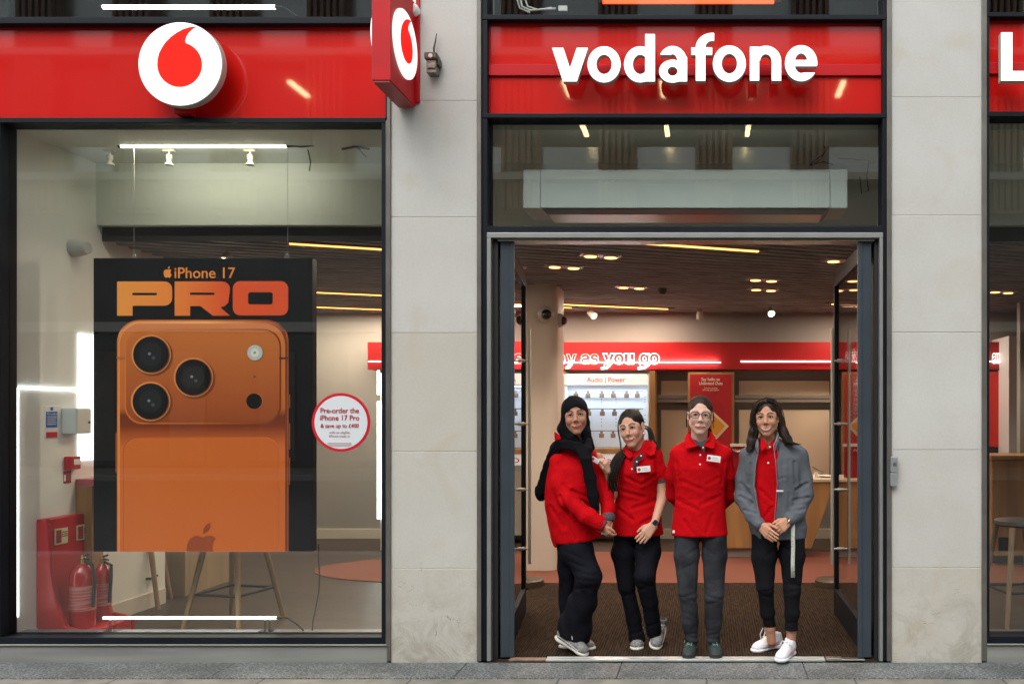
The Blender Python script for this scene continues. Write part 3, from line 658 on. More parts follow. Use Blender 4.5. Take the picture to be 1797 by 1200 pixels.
def letters():
    Yf = -.10
    X = lambda p: ax(p, Yf); Z = lambda p: az(p, Yf); u = (CAMD + Yf) / FPX
    def ell(x, z, cx, cz, rx, rz):
        dx, dz = (x - cx) / rx, (z - cz) / rz; k0 = np.sqrt(dx*dx + dz*dz) + 1e-6; k1 = np.sqrt((dx/rx)**2 + (dz/rz)**2) + 1e-6; return k0 * (k0 - 1) / k1
    def ring(x, z, a, b, c, d, tx, tz):   # px box left,right,top,bottom and stroke widths
        cx, cz = X((a+b)/2), Z((c+d)/2); rx, rz = (b-a)/2*u, (d-c)/2*u
        return np.maximum(ell(x, z, cx, cz, rx, rz), -ell(x, z, cx, cz, rx - tx*u, rz - tz*u))
    def box(x, z, a, b, c, d): return np.maximum(np.abs(x - X((a+b)/2)) - (b-a)/2*u, np.abs(z - Z((c+d)/2)) - (d-c)/2*u)
    def half(x, z, px, pz, nx, nz):  # keeps the side opposite to (nx, nz) given in px directions (z down)
        return (x - X(px)) * nx - (z - Z(pz)) * nz
    def seg(x, z, p, q, wd):
        ax_, az_, bx, bz = X(p[0]), Z(p[1]), X(q[0]), Z(q[1]); dx, dz = bx-ax_, bz-az_; Ln = math.hypot(dx, dz); ux, uz = dx/Ln, dz/Ln
        t = (x-ax_)*ux + (z-az_)*uz; s_ = -(x-ax_)*uz + (z-az_)*ux
        return np.maximum(np.abs(t - Ln/2) - Ln/2, np.abs(s_) - wd/2*u)
    mn = np.minimum; mxx = np.maximum
    def v(x, z):
        a = seg(x, z, (974.5, 72), (1000, 150), 19); b = seg(x, z, (1026, 72), (1000, 150), 19)
        return mxx(mxx(mn(a, b), (z - Z(84))), (Z(143.5) - z))
    def o1(x, z): return ring(x, z, 1031, 1089, 81.5, 145, 15.6, 14.8)
    def d(x, z): return mn(mxx(ring(x, z, 1095, 1152, 81.5, 145, 15.6, 14.8), x - X(1141)), box(x, z, 1132, 1149.5, 60, 143.5))
    def a_(x, z):
        top = mxx(ring(x, z, 1158, 1206, 81, 139, 17, 14.5), mn(0 * x + 0 * z + 9, mxx(Z(108) - z, -half(x, z, 1180, 96, .9, -.2)) ) * 1)
        top = mxx(ring(x, z, 1155, 1206, 81, 139, 17, 14.5), Z(105) - z)
        top = mxx(top, -(mxx(x - X(1172), Z(99.5) + 0 * x - z) * -1) * 0 - 9)
        cut = mxx(x - X(1166), z - Z(91) - (X(1157) - x) * -.4)      # trims the terminal of the arch
        cut = mxx(x - X(1182), z - Z(96.5))
        top = mxx(top, -cut)
        stem = box(x, z, 1189, 1206, 100, 143.5)
        bowl = mxx(ring(x, z, 1156.5, 1204, 105, 145.5, 15, 12.5), x - X(1197))
        return mn(mn(top, stem), bowl)
    def f_(x, z):
        arch = mxx(mxx(ring(x, z, 1221, 1279, 58, 108, 17, 14), Z(82) - z), x - X(1253.5))
        return mn(mn(arch, box(x, z, 1221, 1238, 80, 142.5)), box(x, z, 1213, 1250, 83.5, 97))
    def o2(x, z): return ring(x, z, 1251, 1309, 80, 144, 15.6, 14.8)
    def n_(x, z):
        arch = mxx(ring(x, z, 1317, 1371, 80.5, 135, 17, 15), Z(107) - z)
        return mn(mn(arch, box(x, z, 1316, 1332.5, 82, 142)), box(x, z, 1354.3, 1371, 106, 142))
    def e_(x, z):
        r = ring(x, z, 1377.5, 1434.5, 79.5, 143, 17, 14.5)
        cutb = mxx(mxx(Z(127.5) - z, z - Z(115)), X(1404) - x)
        r = mxx(r, -cutb)
        return mn(r, mxx(box(x, z, 1386, 1433.5, 105.5, 116.5), ell(x, z, X(1406), Z(111.3), 28.5*u, 31.7*u)))
    for fn, a, b, c, d_ in ((v, 969, 1031, 84, 144), (o1, 1031, 1089, 81, 145), (d, 1095, 1150, 60, 145), (a_, 1156, 1206, 81, 146), (f_, 1213, 1254, 58, 143), (o2, 1251, 1309, 80, 144), (n_, 1316, 1371, 80, 142), (e_, 1377, 1435, 79, 143)):
        L2(fn, X(a), X(b), Z(d_), Z(c), s2)
    s3 = thing('name_sign', 'red fascia at the right edge with a single white lit letter L visible', 'shop sign', (ax(1770), 0, az(112)))
    obj('panel', MB().box(ax(1737), ax(2215), .055, .09, az(195), az(30)), M_red, s3)
    obj('rail', MB().box(ax(1737), ax(2215), .035, .054, az(126), az(106)), M_redside, s3, bevel=.003)
    L2(lambda x, z: mn(box(x, z, 1757, 1777, 57, 142), box(x, z, 1757, 1812, 125, 142)), X(1757), X(1812), Z(142), Z(57), s3)
letters()
# projecting blade sign
bs = thing('blade_sign', 'red box sign projecting from the pier with round white speech mark discs', 'hanging sign', (-1.95, 0, 3.9))
obj('box', MB().box(-2.003, -1.887, -.45, -.012, 3.595, 4.26), M_redside, bs, bevel=.004)
obj('wall_plate', MB().box(-1.98, -1.862, -.02, 0, 3.62, 4.3), M_redside, bs, bevel=.002)
obj('under_panel', MB().box(-1.995, -1.895, -.445, -.02, 3.585, 3.5945), mat('dull_red', (.30, .04, .04), .5), bs)  # underside panel in a darker, greyer red
obj('seam', MB().box(-1.9985, -1.9955, -.4505, -.4495, 3.6, 4.25).box(-1.895, -1.892, -.4505, -.4495, 3.6, 4.25), mat('dark_red_seam', (.25, .005, .01), .5), bs)
for sx, x0 in ((1, -1.887), (-1, -2.003)):
    obj('disc', MB().lathe((x0, -.225, 3.905), [(.205, 0), (.205, .012 * sx), (.2, .016 * sx)], 56, axis='X'), M_letter, bs, smooth=True)
    Mk = Matrix.Translation((x0 + .0165 * sx, -.225, 3.905)) @ Matrix.Rotation(R(90) * sx, 4, 'Z')
    mark(0, 0, .2, -.0015, .001, bs, M_mark, M=Mk)
# metal alarm fixture and white camera on the left pier
fx = thing('camera_bracket', 'small metal fixture with a black cable on the pale stone pier beside the blade sign', 'bracket', tuple(at(763, 118)))
p = at(763, 116)
obj('body', MB().box(p.x - .032, p.x + .032, -.075, -.002, p.z - .075, p.z + .01).box(p.x - .026, p.x + .03, -.085, -.075, p.z - .05, p.z - .02), mat('worn_metal', (.27, .25, .22), .4, metal=.8, var=.5, vscale=60), fx, bevel=.006)
obj('hood', MB().box(p.x - .042, p.x + .038, -.09, -.002, p.z + .01, p.z + .055).box(p.x + .03, p.x + .048, -.06, -.002, p.z - .02, p.z + .03), mat('brown_hood', (.12, .10, .085), .5, metal=.5, var=.4, vscale=50), fx, bevel=.008)
obj('nut', MB().lathe((p.x + .0, -.092, p.z + .03), [(.014, 0), (.014, .01)], 12, axis='Y'), M_steel, fx)
obj('cable', MB().tube([(p.x + .005, -.03, p.z + .05), (p.x + .005, -.035, p.z + .1), (p.x + .012, -.03, p.z + .14), (p.x + .018, -.02, p.z + .2)], [.006, .006, .005, .003], 8), M_wiring, fx, smooth=True)
cm = thing('junction_box', 'white round junction box behind the top of the blade sign', 'junction box', tuple(at(728, 20)))
obj('shell', MB().lathe(at(727, 22, -.002), [(.042, 0), (.042, -.04), (.03, -.06), (.0, -.062)], 24, axis='Y').box(at(727, 0).x - .015, at(727, 0).x + .02, -.03, -.001, at(0, 10).z, at(0, -30).z), M_white, cm, smooth=True)
ic = thing('door_entry_box', 'grey metal entry control box on the right door jamb', 'entry panel', tuple(at(1567, 828)))
q = at(1567, 828)
obj('housing', MB().box(ax(1561), ax(1573), -.045, -.012, az(828), az(801)).box(ax(1560.5), ax(1572), -.04, -.012, az(852), az(829)), mat('grey_metal', (.33, .35, .36), .4, metal=.5), ic, bevel=.004)
obj('button', MB().lathe((ax(1567.5), -.05, az(813)), [(.011, 0), (.011, .006)], 16, axis='Y'), M_steel, ic)
# ---------------------------------------------------------------- over-door heater behind the transom
ac = thing('air_curtain', 'long pale grey air curtain unit above the doors behind the transom glass', 'air curtain', (ax(1200, .3), .45, az(345, .3)))
m_ac = mat('pale_green_metal', (.50, .55, .52), .42, var=.05, vscale=2)
Yf = .3; x0, x1 = ax(918, Yf), ax(1487, Yf); z1, z0 = az(298, Yf), az(365, Yf)
obj('casing', MB().box(x0 + .12, x1 - .12, Yf, .66, z0, z1), m_ac, ac, bevel=.003)
for a, b in ((x0, x0 + .118), (x1 - .118, x1)): obj('end_cap', MB().box(a, b, Yf - .001, .66, z0 - .001, z1), m_ac, ac, bevel=.003)
mt = mat('satin_underside', (.42, .40, .38), .3, metal=.7)
mb = MB(); zb = z0 - .035
mb.add([(x0 + .13, Yf + .01, z0 - .004), (x1 - .13, Yf + .01, z0 - .004), (x1 - .13, .64, z0 - .004), (x0 + .13, .64, z0 - .004), (x0 + .16, Yf + .05, zb), (x1 - .16, Yf + .05, zb), (x1 - .16, .6, zb), (x0 + .16, .6, zb)], [(0, 1, 2, 3), (4, 7, 6, 5), (0, 4, 5, 1), (1, 5, 6, 2), (2, 6, 7, 3), (3, 7, 4, 0)])
obj('grille', mb, mt, ac, bevel=.002)
cb = thing('loose_cable', 'thin dark loose cables hanging above the right end of the air curtain', 'cable', tuple(at(1440, 270, .5)))
P = lambda a, b, Y=.5: at(a, b, Y)
obj('wire', MB().tube([P(1420, 290), P(1445, 270), P(1462, 245)], .004, 6).tube([P(1425, 252), P(1440, 248), P(1450, 262), P(1440, 280), P(1424, 291)], .004, 6).tube([P(1422, 290), P(1445, 284), P(1463, 290)], .005, 6).tube([P(1470, 278), P(1500, 280), P(1525, 282), P(1521, 310), P(1524, 335), P(1512, 340), P(1509, 310)], .0035, 6), M_wiring, cb, smooth=True)
# small fittings: ceiling lamps seen as bright bars in the transom and fascia are reflections
# ---------------------------------------------------------------- tube lights
def area_l(name, loc, sx, sy, power, col, parent):
    l = bpy.data.lights.new(name, 'AREA'); l.shape = 'RECTANGLE'; l.size = sx; l.size_y = sy; l.energy = power; l.color = col
    o = bpy.data.objects.new(name, l); C.objects.link(o); o.parent = parent; o.location = Vector(loc) - Vector(root_of(parent).location); o.rotation_euler = (R(25), 0, 0); return o
def tube_light(px0, px1, py, Y, m, label, r=.012, stands=0, clips=True, cable=None, power=0):
    a, b = at(px0, py, Y), at(px1, py, Y); t = thing('tube_light', label, 'tube light', tuple((a + b) / 2), 'tube lights in the windows')
    obj('tube', MB().tube([a, b], r, 14), m, t, smooth=True)
    obj('end_cap', MB().tube([a - Vector((.02, 0, 0)), a], r * 1.05, 12), M_black, t, smooth=True)
    obj('end_cap', MB().tube([b, b + Vector((.05, 0, 0))], [r * .9, r * .55], 12), M_black, t, smooth=True)
    if stands:
        acr = glass_mat('clear_acrylic', (.85, .88, .88), 3)
        for x in (a.x + .04, b.x - .08):
            mb = MB()
            for d in (0, .03): mb.box(x + d, x + d + .006, Y - .01, Y + .01, stands, a.z - r)
            mb.box(x - .03, x + .06, Y - .03, Y + .03, stands, stands + .006)
            obj('stand', mb, acr, t)
    if power: area_l('tube_lamp', ((a + b) / 2) + Vector((0, -.0, -r - .01)), (b - a).length, .03, power, (1, .93, .78), t)
    if cable: obj('cable', MB().tube([at(*c) for c in cable], .005, 6), M_wiring, t, smooth=True)
    return t
tube_light(213, 503, 256.5, .5, M_tube, 'bright warm white tube light high behind the left window glass', .013, power=1.8, cable=[(505, 256, .5), (530, 258, .5), (580, 252, .5), (620, 244, .45), (660, 232, .4)])
tube_light(182, 485, 1083.5, .2, M_tube, 'bright tube light low on clear stands along the left window sill', .0095, power=.8, stands=az(1107, .2), cable=[(488, 1083, .2), (505, 1084, .2), (520, 1094, .2), (533, 1106, .2)])
tube_light(181, 483, 13, .3, M_tube, 'bright tube light at the very top above the round lit sign', .014, cable=[(486, 13, .3), (500, 14, .3), (515, 24, .3), (522, 29, .3)])
tube_light(1058, 1358, 4, .3, M_redtube, 'glowing red tube at the top above the lettered sign', .012)
wp = obj('white_wiring', MB().tube([at(912, -5, .3), at(916, 12, .3), at(930, 19, .3), at(955, 17, .3), at(975, 16, .3)], .008, 8).tube([at(920, -5, .3), at(926, 12, .3), at(945, 18, .3), at(968, 14, .3)], .006, 8).tube([at(906, -5, .3), at(912, 15, .3), at(930, 23, .3)], .006, 8).cbox(at(988, 16, .3), .06, .02, .035), M_white, smooth=True)
tag(wp, 'bundle of white cables with a plug behind the glass above the red lettered sign', 'cables')
tag(obj('tube_reflection_bar', MB().box(ax(215, .62), ax(503, .62), .56, .8, az(221, .62), az(217, .62)), mat('cream_tube_reflection', (.8, .74, .55), .6)), 'cream bar standing in for the reflection of the high tube light in the left window', 'reflection')  # cream box added in place of the tube light's reflection above it
def spot(px, py, Y, label, lit=False):
    c = at(px, py, Y); t = thing('track_spotlight', label, 'spotlight', (c.x, c.y, c.z + .06), 'track spotlights in the left window')
    m = mat('cream_spot', (.62, .59, .47), .45)
    obj('mount', MB().box(c.x - .04, c.x + .04, Y - .015, Y + .015, c.z + .055, c.z + .072).tube([(c.x, Y, c.z + .055), (c.x, Y, c.z + .03)], .006, 8), m, t, bevel=.002)
    obj('head', MB().lathe((c.x, Y, c.z), [(.02, .032), (.02, .0), (.016, -.006), (.014, -.012), (.03, -.04), (.028, -.042)], 16), m, t, smooth=True)
    return t
for px, lb in ((193, 'dimmest track spotlight, nearest the left jamb'), (297, 'cream track spotlight under the left part of the high tube light'), (439, 'cream track spotlight under the right part of the high tube light')):
    spot(px, 280, .6, lb)
mb = MB().box(ax(118, .6), ax(600, .6), .585, .615, az(262, .6), az(257, .6))
tag(obj('light_track', mb, M_alu, bevel=.002), 'slim ceiling track behind the high tube light in the left window', 'light track')
tag(obj('cable_bundle', MB().tube([at(575, 238, .5), at(605, 248, .5), at(630, 262, .5), at(643, 276, .5)], .004, 6).tube([at(600, 262, .5), at(625, 258, .5), at(648, 262, .5)], .008, 6).tube([at(575, 246, .55), at(600, 250, .55), at(632, 250, .55)], .006, 6).tube([at(540, 262, .5), at(545, 285, .5), at(543, 300, .5)], .004, 6), mat('grey_cables', (.12, .12, .11), .6), smooth=True), 'tangle of grey cables near the top right of the left window', 'cables')
# ---------------------------------------------------------------- hanging poster with the phone picture
PY = .45
po = thing('hanging_poster', 'large black hanging lightbox poster showing an orange phone, in the left window', 'poster', tuple(at(355, 710, PY)))
X = lambda p: ax(p, PY); Z = lambda p: az(p, PY)
m_bl = mat('poster_black_print', (.007, .007, .008), .6, spec=.15, var=.2, vscale=30)
obj('board', MB().box(X(164), X(548), PY, PY + .07, Z(967.5), Z(453)), m_bl, po, bevel=.002)
obj('wire', MB().tube([(X(227), PY + .05, Z(453)), (X(227), PY + .05, 3.76)], .0018, 6), M_steel, po)
obj('wire', MB().tube([(X(499), PY + .05, Z(453)), (X(499), PY + .05, 3.76)], .0018, 6), M_steel, po)
for c in (227, 498): obj('eyelet', MB().tube([(X(c) + .014 * math.cos(a), PY + .05, Z(447.5) + .014 * math.sin(a)) for a in np.linspace(0, 6.283, 15)[:-1]], .004, 6, closed=True), M_steel, po, smooth=True)
g = lambda *s: s
m_or = lambda nm, st, axn='X', lo=-.7, hi=.7, e=.12: ramp_mat(nm, st, axn, lo, hi, .5, e)
cxp = X(355)
def layer(pts, k, name, m): return obj(name, MB().poly(pts, PY - .0016 * (k + 1), PY - .0016 * k - .0002), m, po)
lo_, hi_ = X(205) - root_of(po).location.x, X(508) - root_of(po).location.x
def cop(st): return [(p, (c[0] * .93, c[1] * .80, c[2] * .8)) for p, c in st]
def lx(name, st, e=.10): return ramp_mat(name, cop(st), 'X', lo_, hi_, .5, e)
zl, zh = Z(968) - po.location.z, Z(560) - po.location.z
def lz(name, st, e=.10): return ramp_mat(name, cop(st), 'Z', zl, zh, .5, e)
zb = Z(967.3)
body = lx('phone_print_rim', [(0, (.50, .13, .02)), (.02, (.85, .38, .12)), (.04, (.45, .12, .02)), (.5, (.55, .17, .035)), (.93, (.30, .055, .01)), (.965, (.12, .025, .01)), (.985, (.5, .13, .04)), (1, (.03, .012, .01))])
layer(rrect(X(205.5), X(507), zb, Z(561), .16, top_only=True), 0, 'phone_rim', body)
layer(rrect(X(208), X(504), zb, Z(563.5), .154, top_only=True), 1, 'rim_highlight', lx('phone_print_edge', [(0, (.75, .3, .08)), (.5, (.9, .42, .13)), (.85, (.5, .14, .03)), (1, (.13, .03, .012))]))
layer(rrect(X(211), X(501), zb, Z(568), .148, top_only=True), 2, 'phone_back', lz('phone_print_back', [(0, (.60, .145, .024)), (.45, (.62, .155, .03)), (.54, (.20, .035, .008)), (.585, (.16, .03, .008)), (.62, (.52, .14, .022)), (1, (.62, .2, .04))]))
layer(rrect(X(220), X(494), Z(744), Z(577), .125), 3, 'camera_plateau_edge', lx('phone_print_plateau_edge', [(0, (.62, .2, .045)), (.6, (.42, .11, .02)), (1, (.14, .025, .008))]))
layer(rrect(X(222.5), X(491.5), Z(741), Z(579.5), .118), 4, 'camera_plateau', ramp_mat('phone_print_plateau', [(0, (.27, .052, .010)), (.25, (.34, .072, .014)), (1, (.50, .135, .026))], 'Z', Z(741) - po.location.z, Z(579) - po.location.z, .5, .10))
layer(rrect(X(217), X(491), zb, Z(767), .10, top_only=True), 3, 'back_panel_edge', lx('phone_print_panel_edge', [(0, (.35, .08, .01)), (1, (.62, .2, .05))]))
layer(rrect(X(218.2), X(490), zb, Z(768.2), .098, top_only=True), 4, 'back_panel', lx('phone_print_panel', [(0, (.60, .155, .03)), (.4, (.58, .145, .022)), (1, (.58, .14, .024))]))
ring_m = lx('phone_print_ring', [(0, (.75, .32, .1)), (1, (.6, .16, .03))]); ringd = mat('phone_print_ring_shadow', (.20, .045, .008), .5)
lensm = mat('phone_print_lens', (.008, .008, .009), .3); glint = mat('phone_print_glint', (.25, .26, .3), .4); lens2 = mat('phone_print_lens_inner', (.016, .016, .018), .35)
for cx, cy in ((267, 622), (341, 662), (266, 704)):
    layer(circ(X(cx + 2), Z(cy + 2), 36 * .004), 5, 'lens_shade', ringd)
    layer(circ(X(cx), Z(cy), 34.5 * .004), 6, 'lens_ring', ring_m)
    layer(circ(X(cx + .8), Z(cy + .5), 32.2 * .004), 7, 'lens_ring_inner', ringd)
    layer(circ(X(cx), Z(cy), 31 * .004), 8, 'lens', lensm)
    layer(circ(X(cx), Z(cy), 20 * .004), 9, 'lens_inner', lens2)
    layer(circ(X(cx - 2), Z(cy - 1), 2.6 * .004, 14), 10, 'glint', glint); layer(circ(X(cx + 5), Z(cy + 6), 3 * .004, 14), 10, 'glint', mat('phone_print_glint_dim', (.09, .085, .12), .4))
layer(circ(X(449), Z(619), 14.5 * .004), 6, 'flash_rim', mat('phone_print_flash_rim', (.30, .19, .12), .5)); layer(circ(X(449), Z(619), 13.3 * .004), 7, 'flash', emit('phone_print_flash', (.48, .47, .41), .08)); layer(circ(X(449), Z(619), 7 * .004), 8, 'flash_core', emit('phone_print_flash_core', (.62, .62, .56), .12)); layer(circ(X(449), Z(619), 2.5 * .004, 16), 9, 'flash_dot', glint)
layer(circ(X(448), Z(704), 14.5 * .004), 6, 'sensor_ring', ring_m); layer(circ(X(447.6), Z(703.8), 13.8 * .004), 7, 'sensor', lensm)
layer(circ(X(448), Z(661), 2.2 * .004, 16), 6, 'microphone', ringd)
layer([(X(206), Z(629)), (X(219), Z(629)), (X(219), Z(626)), (X(206), Z(626))], 5, 'antenna_line', mat('phone_print_line', (.45, .14, .05), .5))
layer([(X(491), Z(630)), (X(506), Z(630)), (X(506), Z(627)), (X(491), Z(627))], 5, 'antenna_line', mat('phone_print_line_dark', (.06, .02, .01), .5))
keym = mat('phone_print_key', (.35, .09, .025), .5)
for a, b, x in ((692, 716, 507.6), (742, 788, 507.6), (802, 850, 507.6)): layer([(X(x), Z(b)), (X(x + 1.8), Z(b)), (X(x + 1.8), Z(a)), (X(x), Z(a))], 1, 'side_key', keym)
layer([(X(203.2), Z(829)), (X(205.2), Z(829)), (X(205.2), Z(759)), (X(203.2), Z(759))], 1, 'side_key', keym)
def apple(cx, cz, s, k, m, cut=None):
    pts = [(0, .36), (.12, .42), (.25, .42), (.38, .34), (.30, .22), (.27, .08), (.31, -.07), (.42, -.17), (.36, -.33), (.25, -.48), (.14, -.52), (.02, -.46), (-.1, -.46), (-.2, -.52), (-.32, -.46), (-.43, -.26), (-.48, -.04), (-.46, .16), (-.38, .32), (-.25, .41), (-.12, .41)]
    leafp = [(-.0, .47), (.02, .62), (.1, .74), (.22, .8), (.21, .66), (.13, .53)]
    for j, pp in enumerate((pts, leafp)):
        q = [(cx + a * s, cz + b * s) for a, b in pp]
        if cut is not None:
            r_ = []
            for i in range(len(q)):
                a, b = q[i], q[(i + 1) % len(q)]
                if a[1] >= cut: r_.append(a)
                if (a[1] >= cut) != (b[1] >= cut): t_ = (cut - a[1]) / (b[1] - a[1]); r_.append((a[0] + t_ * (b[0] - a[0]), cut))
            q = r_
        layer(q[::-1], k, 'apple_mark', m)
apple(X(357.5), Z(964), 60 * .004, 6, mat('phone_print_apple', (.36, .06, .01), .5), cut=zb)
m_tx = emit('poster_orange_ink', (.80, .26, .06), .1)
apple(X(295), Z(479.5), 15.5 * .004, 1, m_tx)
text('iPhone 17', X(307), X(413), Z(488), 19.5 * .004, PY - .002, m_tx, po, 'title_text', bold=.012)
pro = [(0, (.80, .34, .06)), (.3, (.80, .26, .045)), (.62, (.72, .10, .02)), (1, (.70, .085, .02))]; m_pro = lx('pro_ink', pro, .12)
yt, yb = 494, 554
zz = lambda p: Z(p)
Pp = rrect(X(206), X(302.5), Z(536.5), Z(494), .045); Pp = [p for p in Pp if not (p[0] < X(215) )]
Pout = [(X(206), Z(554)), (X(233), Z(554)), (X(233), Z(536.5))] + [(X(302.5) - .055 + .055 * math.cos(R(a)), Z(536.5) + .055 + .055 * math.sin(R(a))) for a in range(-90, 1, 15)] + [(X(302.5) - .055 + .055 * math.cos(R(a)), Z(494) - .055 + .055 * math.sin(R(a))) for a in range(0, 91, 15)] + [(X(206), Z(494))]
layer(Pout, 1, 'title_letter', m_pro)
Rout = [(X(307), Z(554)), (X(334), Z(554)), (X(334), Z(537)), (X(352), Z(537)), (X(374), Z(554)), (X(404), Z(554)), (X(387), Z(539.5)), (X(395), Z(537)), (X(401), Z(531))] + [(X(404) - .055 + .055 * math.cos(R(a)), Z(494) - .055 + .055 * math.sin(R(a))) for a in range(0, 91, 15)] + [(X(307), Z(494))]
layer(Rout, 1, 'title_letter', m_pro)
layer(rrect(X(409), X(506), Z(553.5), Z(493.5), .052), 1, 'title_letter', m_pro)
for a, b, c, d in ((233, 276, 514, 518), (334, 377, 513.5, 517.5), (436, 479, 513, 534)): layer(rrect(X(a), X(b), Z(d), Z(c), .006 if d - c < 10 else .016), 2, 'letter_counter', m_bl)
tag(obj('poster_cable', MB().tube([at(559, 955, .5), at(559, 985, .5), at(561, 1010, .5), at(559, 1040, .5), at(553, 1070, .4), at(549, 1090, .3), at(548, 1106, .22)], .0045, 6), M_wiring, smooth=True), 'black cable hanging from the poster corner to the window ledge', 'cable')
# round offer sticker on the glass
st = thing('window_sticker', 'round white sticker with a red rim on the glass beside the orange phone poster', 'sticker', tuple(at(598.5, 741, .06)))
YS = .066; X = lambda p: ax(p, YS); Z = lambda p: az(p, YS)
obj('rim', MB().poly(circ(X(598.5), Z(741), 51.5 / 267, 64), YS, YS + .002), mat('sticker_red', (.52, .005, .02), .4), st)
obj('face', MB().poly(circ(X(598.5), Z(741), 46.5 / 267, 64), YS - .0016, YS - .0002), mat('sticker_white', (.60, .64, .66), .45), st)
mr_ = mat('sticker_red_ink', (.38, .004, .015), .5); YT = YS - .002
text('Pre-order the', X(563), X(630), Z(724.5), 9.5 / 267, YT, mr_, st, bold=.02); text('iPhone 17 Pro', X(562), X(630.5), Z(737.3), 9.5 / 267, YT, mr_, st, bold=.02)
text('& save up to £400', X(563), X(630), Z(750), 7.2 / 267, YT, mr_, st, bold=.015); text('with an eligible', X(578), X(614), Z(760.5), 4.4 / 267, YT, mat('sticker_pale_ink', (.42, .2, .2), .5), st); text('iPhone trade in', X(578), X(614), Z(767), 4.4 / 267, YT, mat('sticker_pale_ink', (.42, .2, .2), .5), st)
obj('small_print', MB().box(X(575), X(617), YT - .001, YT, Z(778), Z(776.6)).box(X(575), X(617), YT - .001, YT, Z(780.6), Z(779.2)).box(X(577), X(615), YT - .001, YT, Z(783), Z(781.8)), mat('sticker_small_print', (.45, .32, .33), .5), st)
# ---------------------------------------------------------------- ceiling lights of the shop
def cp(px, py, z=2.93): Y = (z - CAMH) * FPX / (730 - py) - CAMD; return at(px, py, Y)
TS = math.atan(.36); U = Vector((math.cos(TS), math.sin(TS), 0))
def area(name, loc, sx, sy, power, col, rz=0, parent=None, rx=0):
    l = bpy.data.lights.new(name, 'AREA'); l.shape = 'RECTANGLE'; l.size = sx; l.size_y = sy; l.energy = power; l.color = col
    o = bpy.data.objects.new(name, l); C.objects.link(o)
    if parent is not None: o.parent = parent; o.location = Vector(loc) - Vector(root_of(parent).location)
    else: o.location = loc
    o.rotation_euler = (rx, 0, rz); return o
def linear(p0, p1, label, power=26):
    c = (p0 + p1) / 2; Ln = (p1 - p0).length; M = Matrix.Translation(c) @ Matrix.Rotation(TS, 4, 'Z')
    t = thing('linear_light', label, 'ceiling light', tuple(c), 'warm linear lights in the slatted ceiling')
    obj('housing', MB().box(-Ln/2 - .08, Ln/2 + .08, -.03, .03, -.004, .05, M=M), mat('brown_housing', (.12, .09, .075), .5), t, bevel=.002)
    obj('diffuser', MB().box(-Ln/2, Ln/2, -.014, .014, -.014, -.0045, M=M), M_warm, t)
    area('linear_lamp', (c.x, c.y, c.z - .03), Ln, .04, power, (1, .80, .60), TS, t)
lins = [((508, 426), 1.0, 'nearest linear light in the left window ceiling'), ((520, 510.5), 1.5, 'linear light behind the poster top in the left window'), ((470, 534.5), 1.5, 'shortest warm linear light, far back beyond the poster'),
        ((985, 533), 1.33, 'warm linear light in the ceiling above the neon words'), ((1110, 424), 1.05, 'warm linear light just inside the doorway head'), ((1460, 532.5), 1.6, 'warm linear light seen through the open right door leaf'), ((905, 533), .01, '')]
for (a, b), Ln, lb in lins[:6]:
    p0 = cp(a, b); linear(p0, p0 + U * Ln, lb, 14 * Ln)
p0 = cp(700, 526); linear(p0, p0 + U * 2.0, 'warm linear light seen just right of the left door leaf edge', 14)
def downlight(px, py, label):
    c = cp(px, py); M = Matrix.Translation(c) @ Matrix.Rotation(TS, 4, 'Z')
    t = thing('twin_downlight', label, 'downlight', tuple(c), 'recessed twin downlights in the slatted ceiling')
    obj('plate', MB().box(-.17, .17, -.075, .075, -.008, .02, M=M), mat('pale_plate', (.42, .38, .36), .4, metal=.4), t, bevel=.002)
    for s in (-.085, .085):
        obj('ring', MB().lathe((0, 0, 0), [(.062, -.016), (.058, -.01), (.062, 0)], 24, M=M @ Matrix.Translation((s, 0, 0))), M_steel, t, smooth=True)
        obj('bulb', MB().lathe((0, 0, 0), [(.05, -.0205), (.05, -.0165)], 24, M=M @ Matrix.Translation((s, 0, 0))), emit('warm_bulb', (1, .40, .14), 1.7), t)
    l = bpy.data.lights.new('downlight_lamp', 'SPOT'); l.energy = 26; l.spot_size = R(105); l.spot_blend = .7; l.color = (1, .84, .68); l.shadow_soft_size = .05
    o = bpy.data.objects.new('downlight_lamp', l); C.objects.link(o); o.parent = t; o.location = (0, 0, -.04)
for a, b, lb in ((1054, 448, 'twin downlight highest in view, above the left couple'), (990, 467, 'twin downlight above the round column top'), (890, 467, 'twin downlight partly behind the left door leaf'), (1108, 503, 'twin downlight above the neon word you'), (1340, 490, 'nearer of two stacked twin downlights right of centre'), (1340, 507, 'farther of two stacked twin downlights right of centre'), (1478, 457, 'twin downlight beside the right door leaf top'), (1758, 511, 'twin downlight seen in the right window'), (420, 470, 'twin downlight mostly hidden by the poster top')):
    downlight(a, b, lb)
def ceil_spot(px, py, label, lit=True, d=(-.35, -.5, -.7)):
    c = cp(px, py); t = thing('ceiling_spotlight', label, 'spotlight', tuple(c), 'adjustable spotlights on the slatted ceiling'); d = Vector(d).normalized()
    m = mat('taupe_spot', (.42, .38, .33), .5)
    obj('stem', MB().tube([c, c - Vector((0, 0, .04))], .012, 8), m, t)
    e = c - Vector((0, 0, .07)); obj('head', MB().tube([e - d * .05, e + d * .06], [.035, .045], 18), m, t, smooth=True)
    obj('lens', MB().tube([e + d * .0605, e + d * .064], .038, 18), emit('spot_lens', (1, .8, .5), 8 if lit else .6), t)
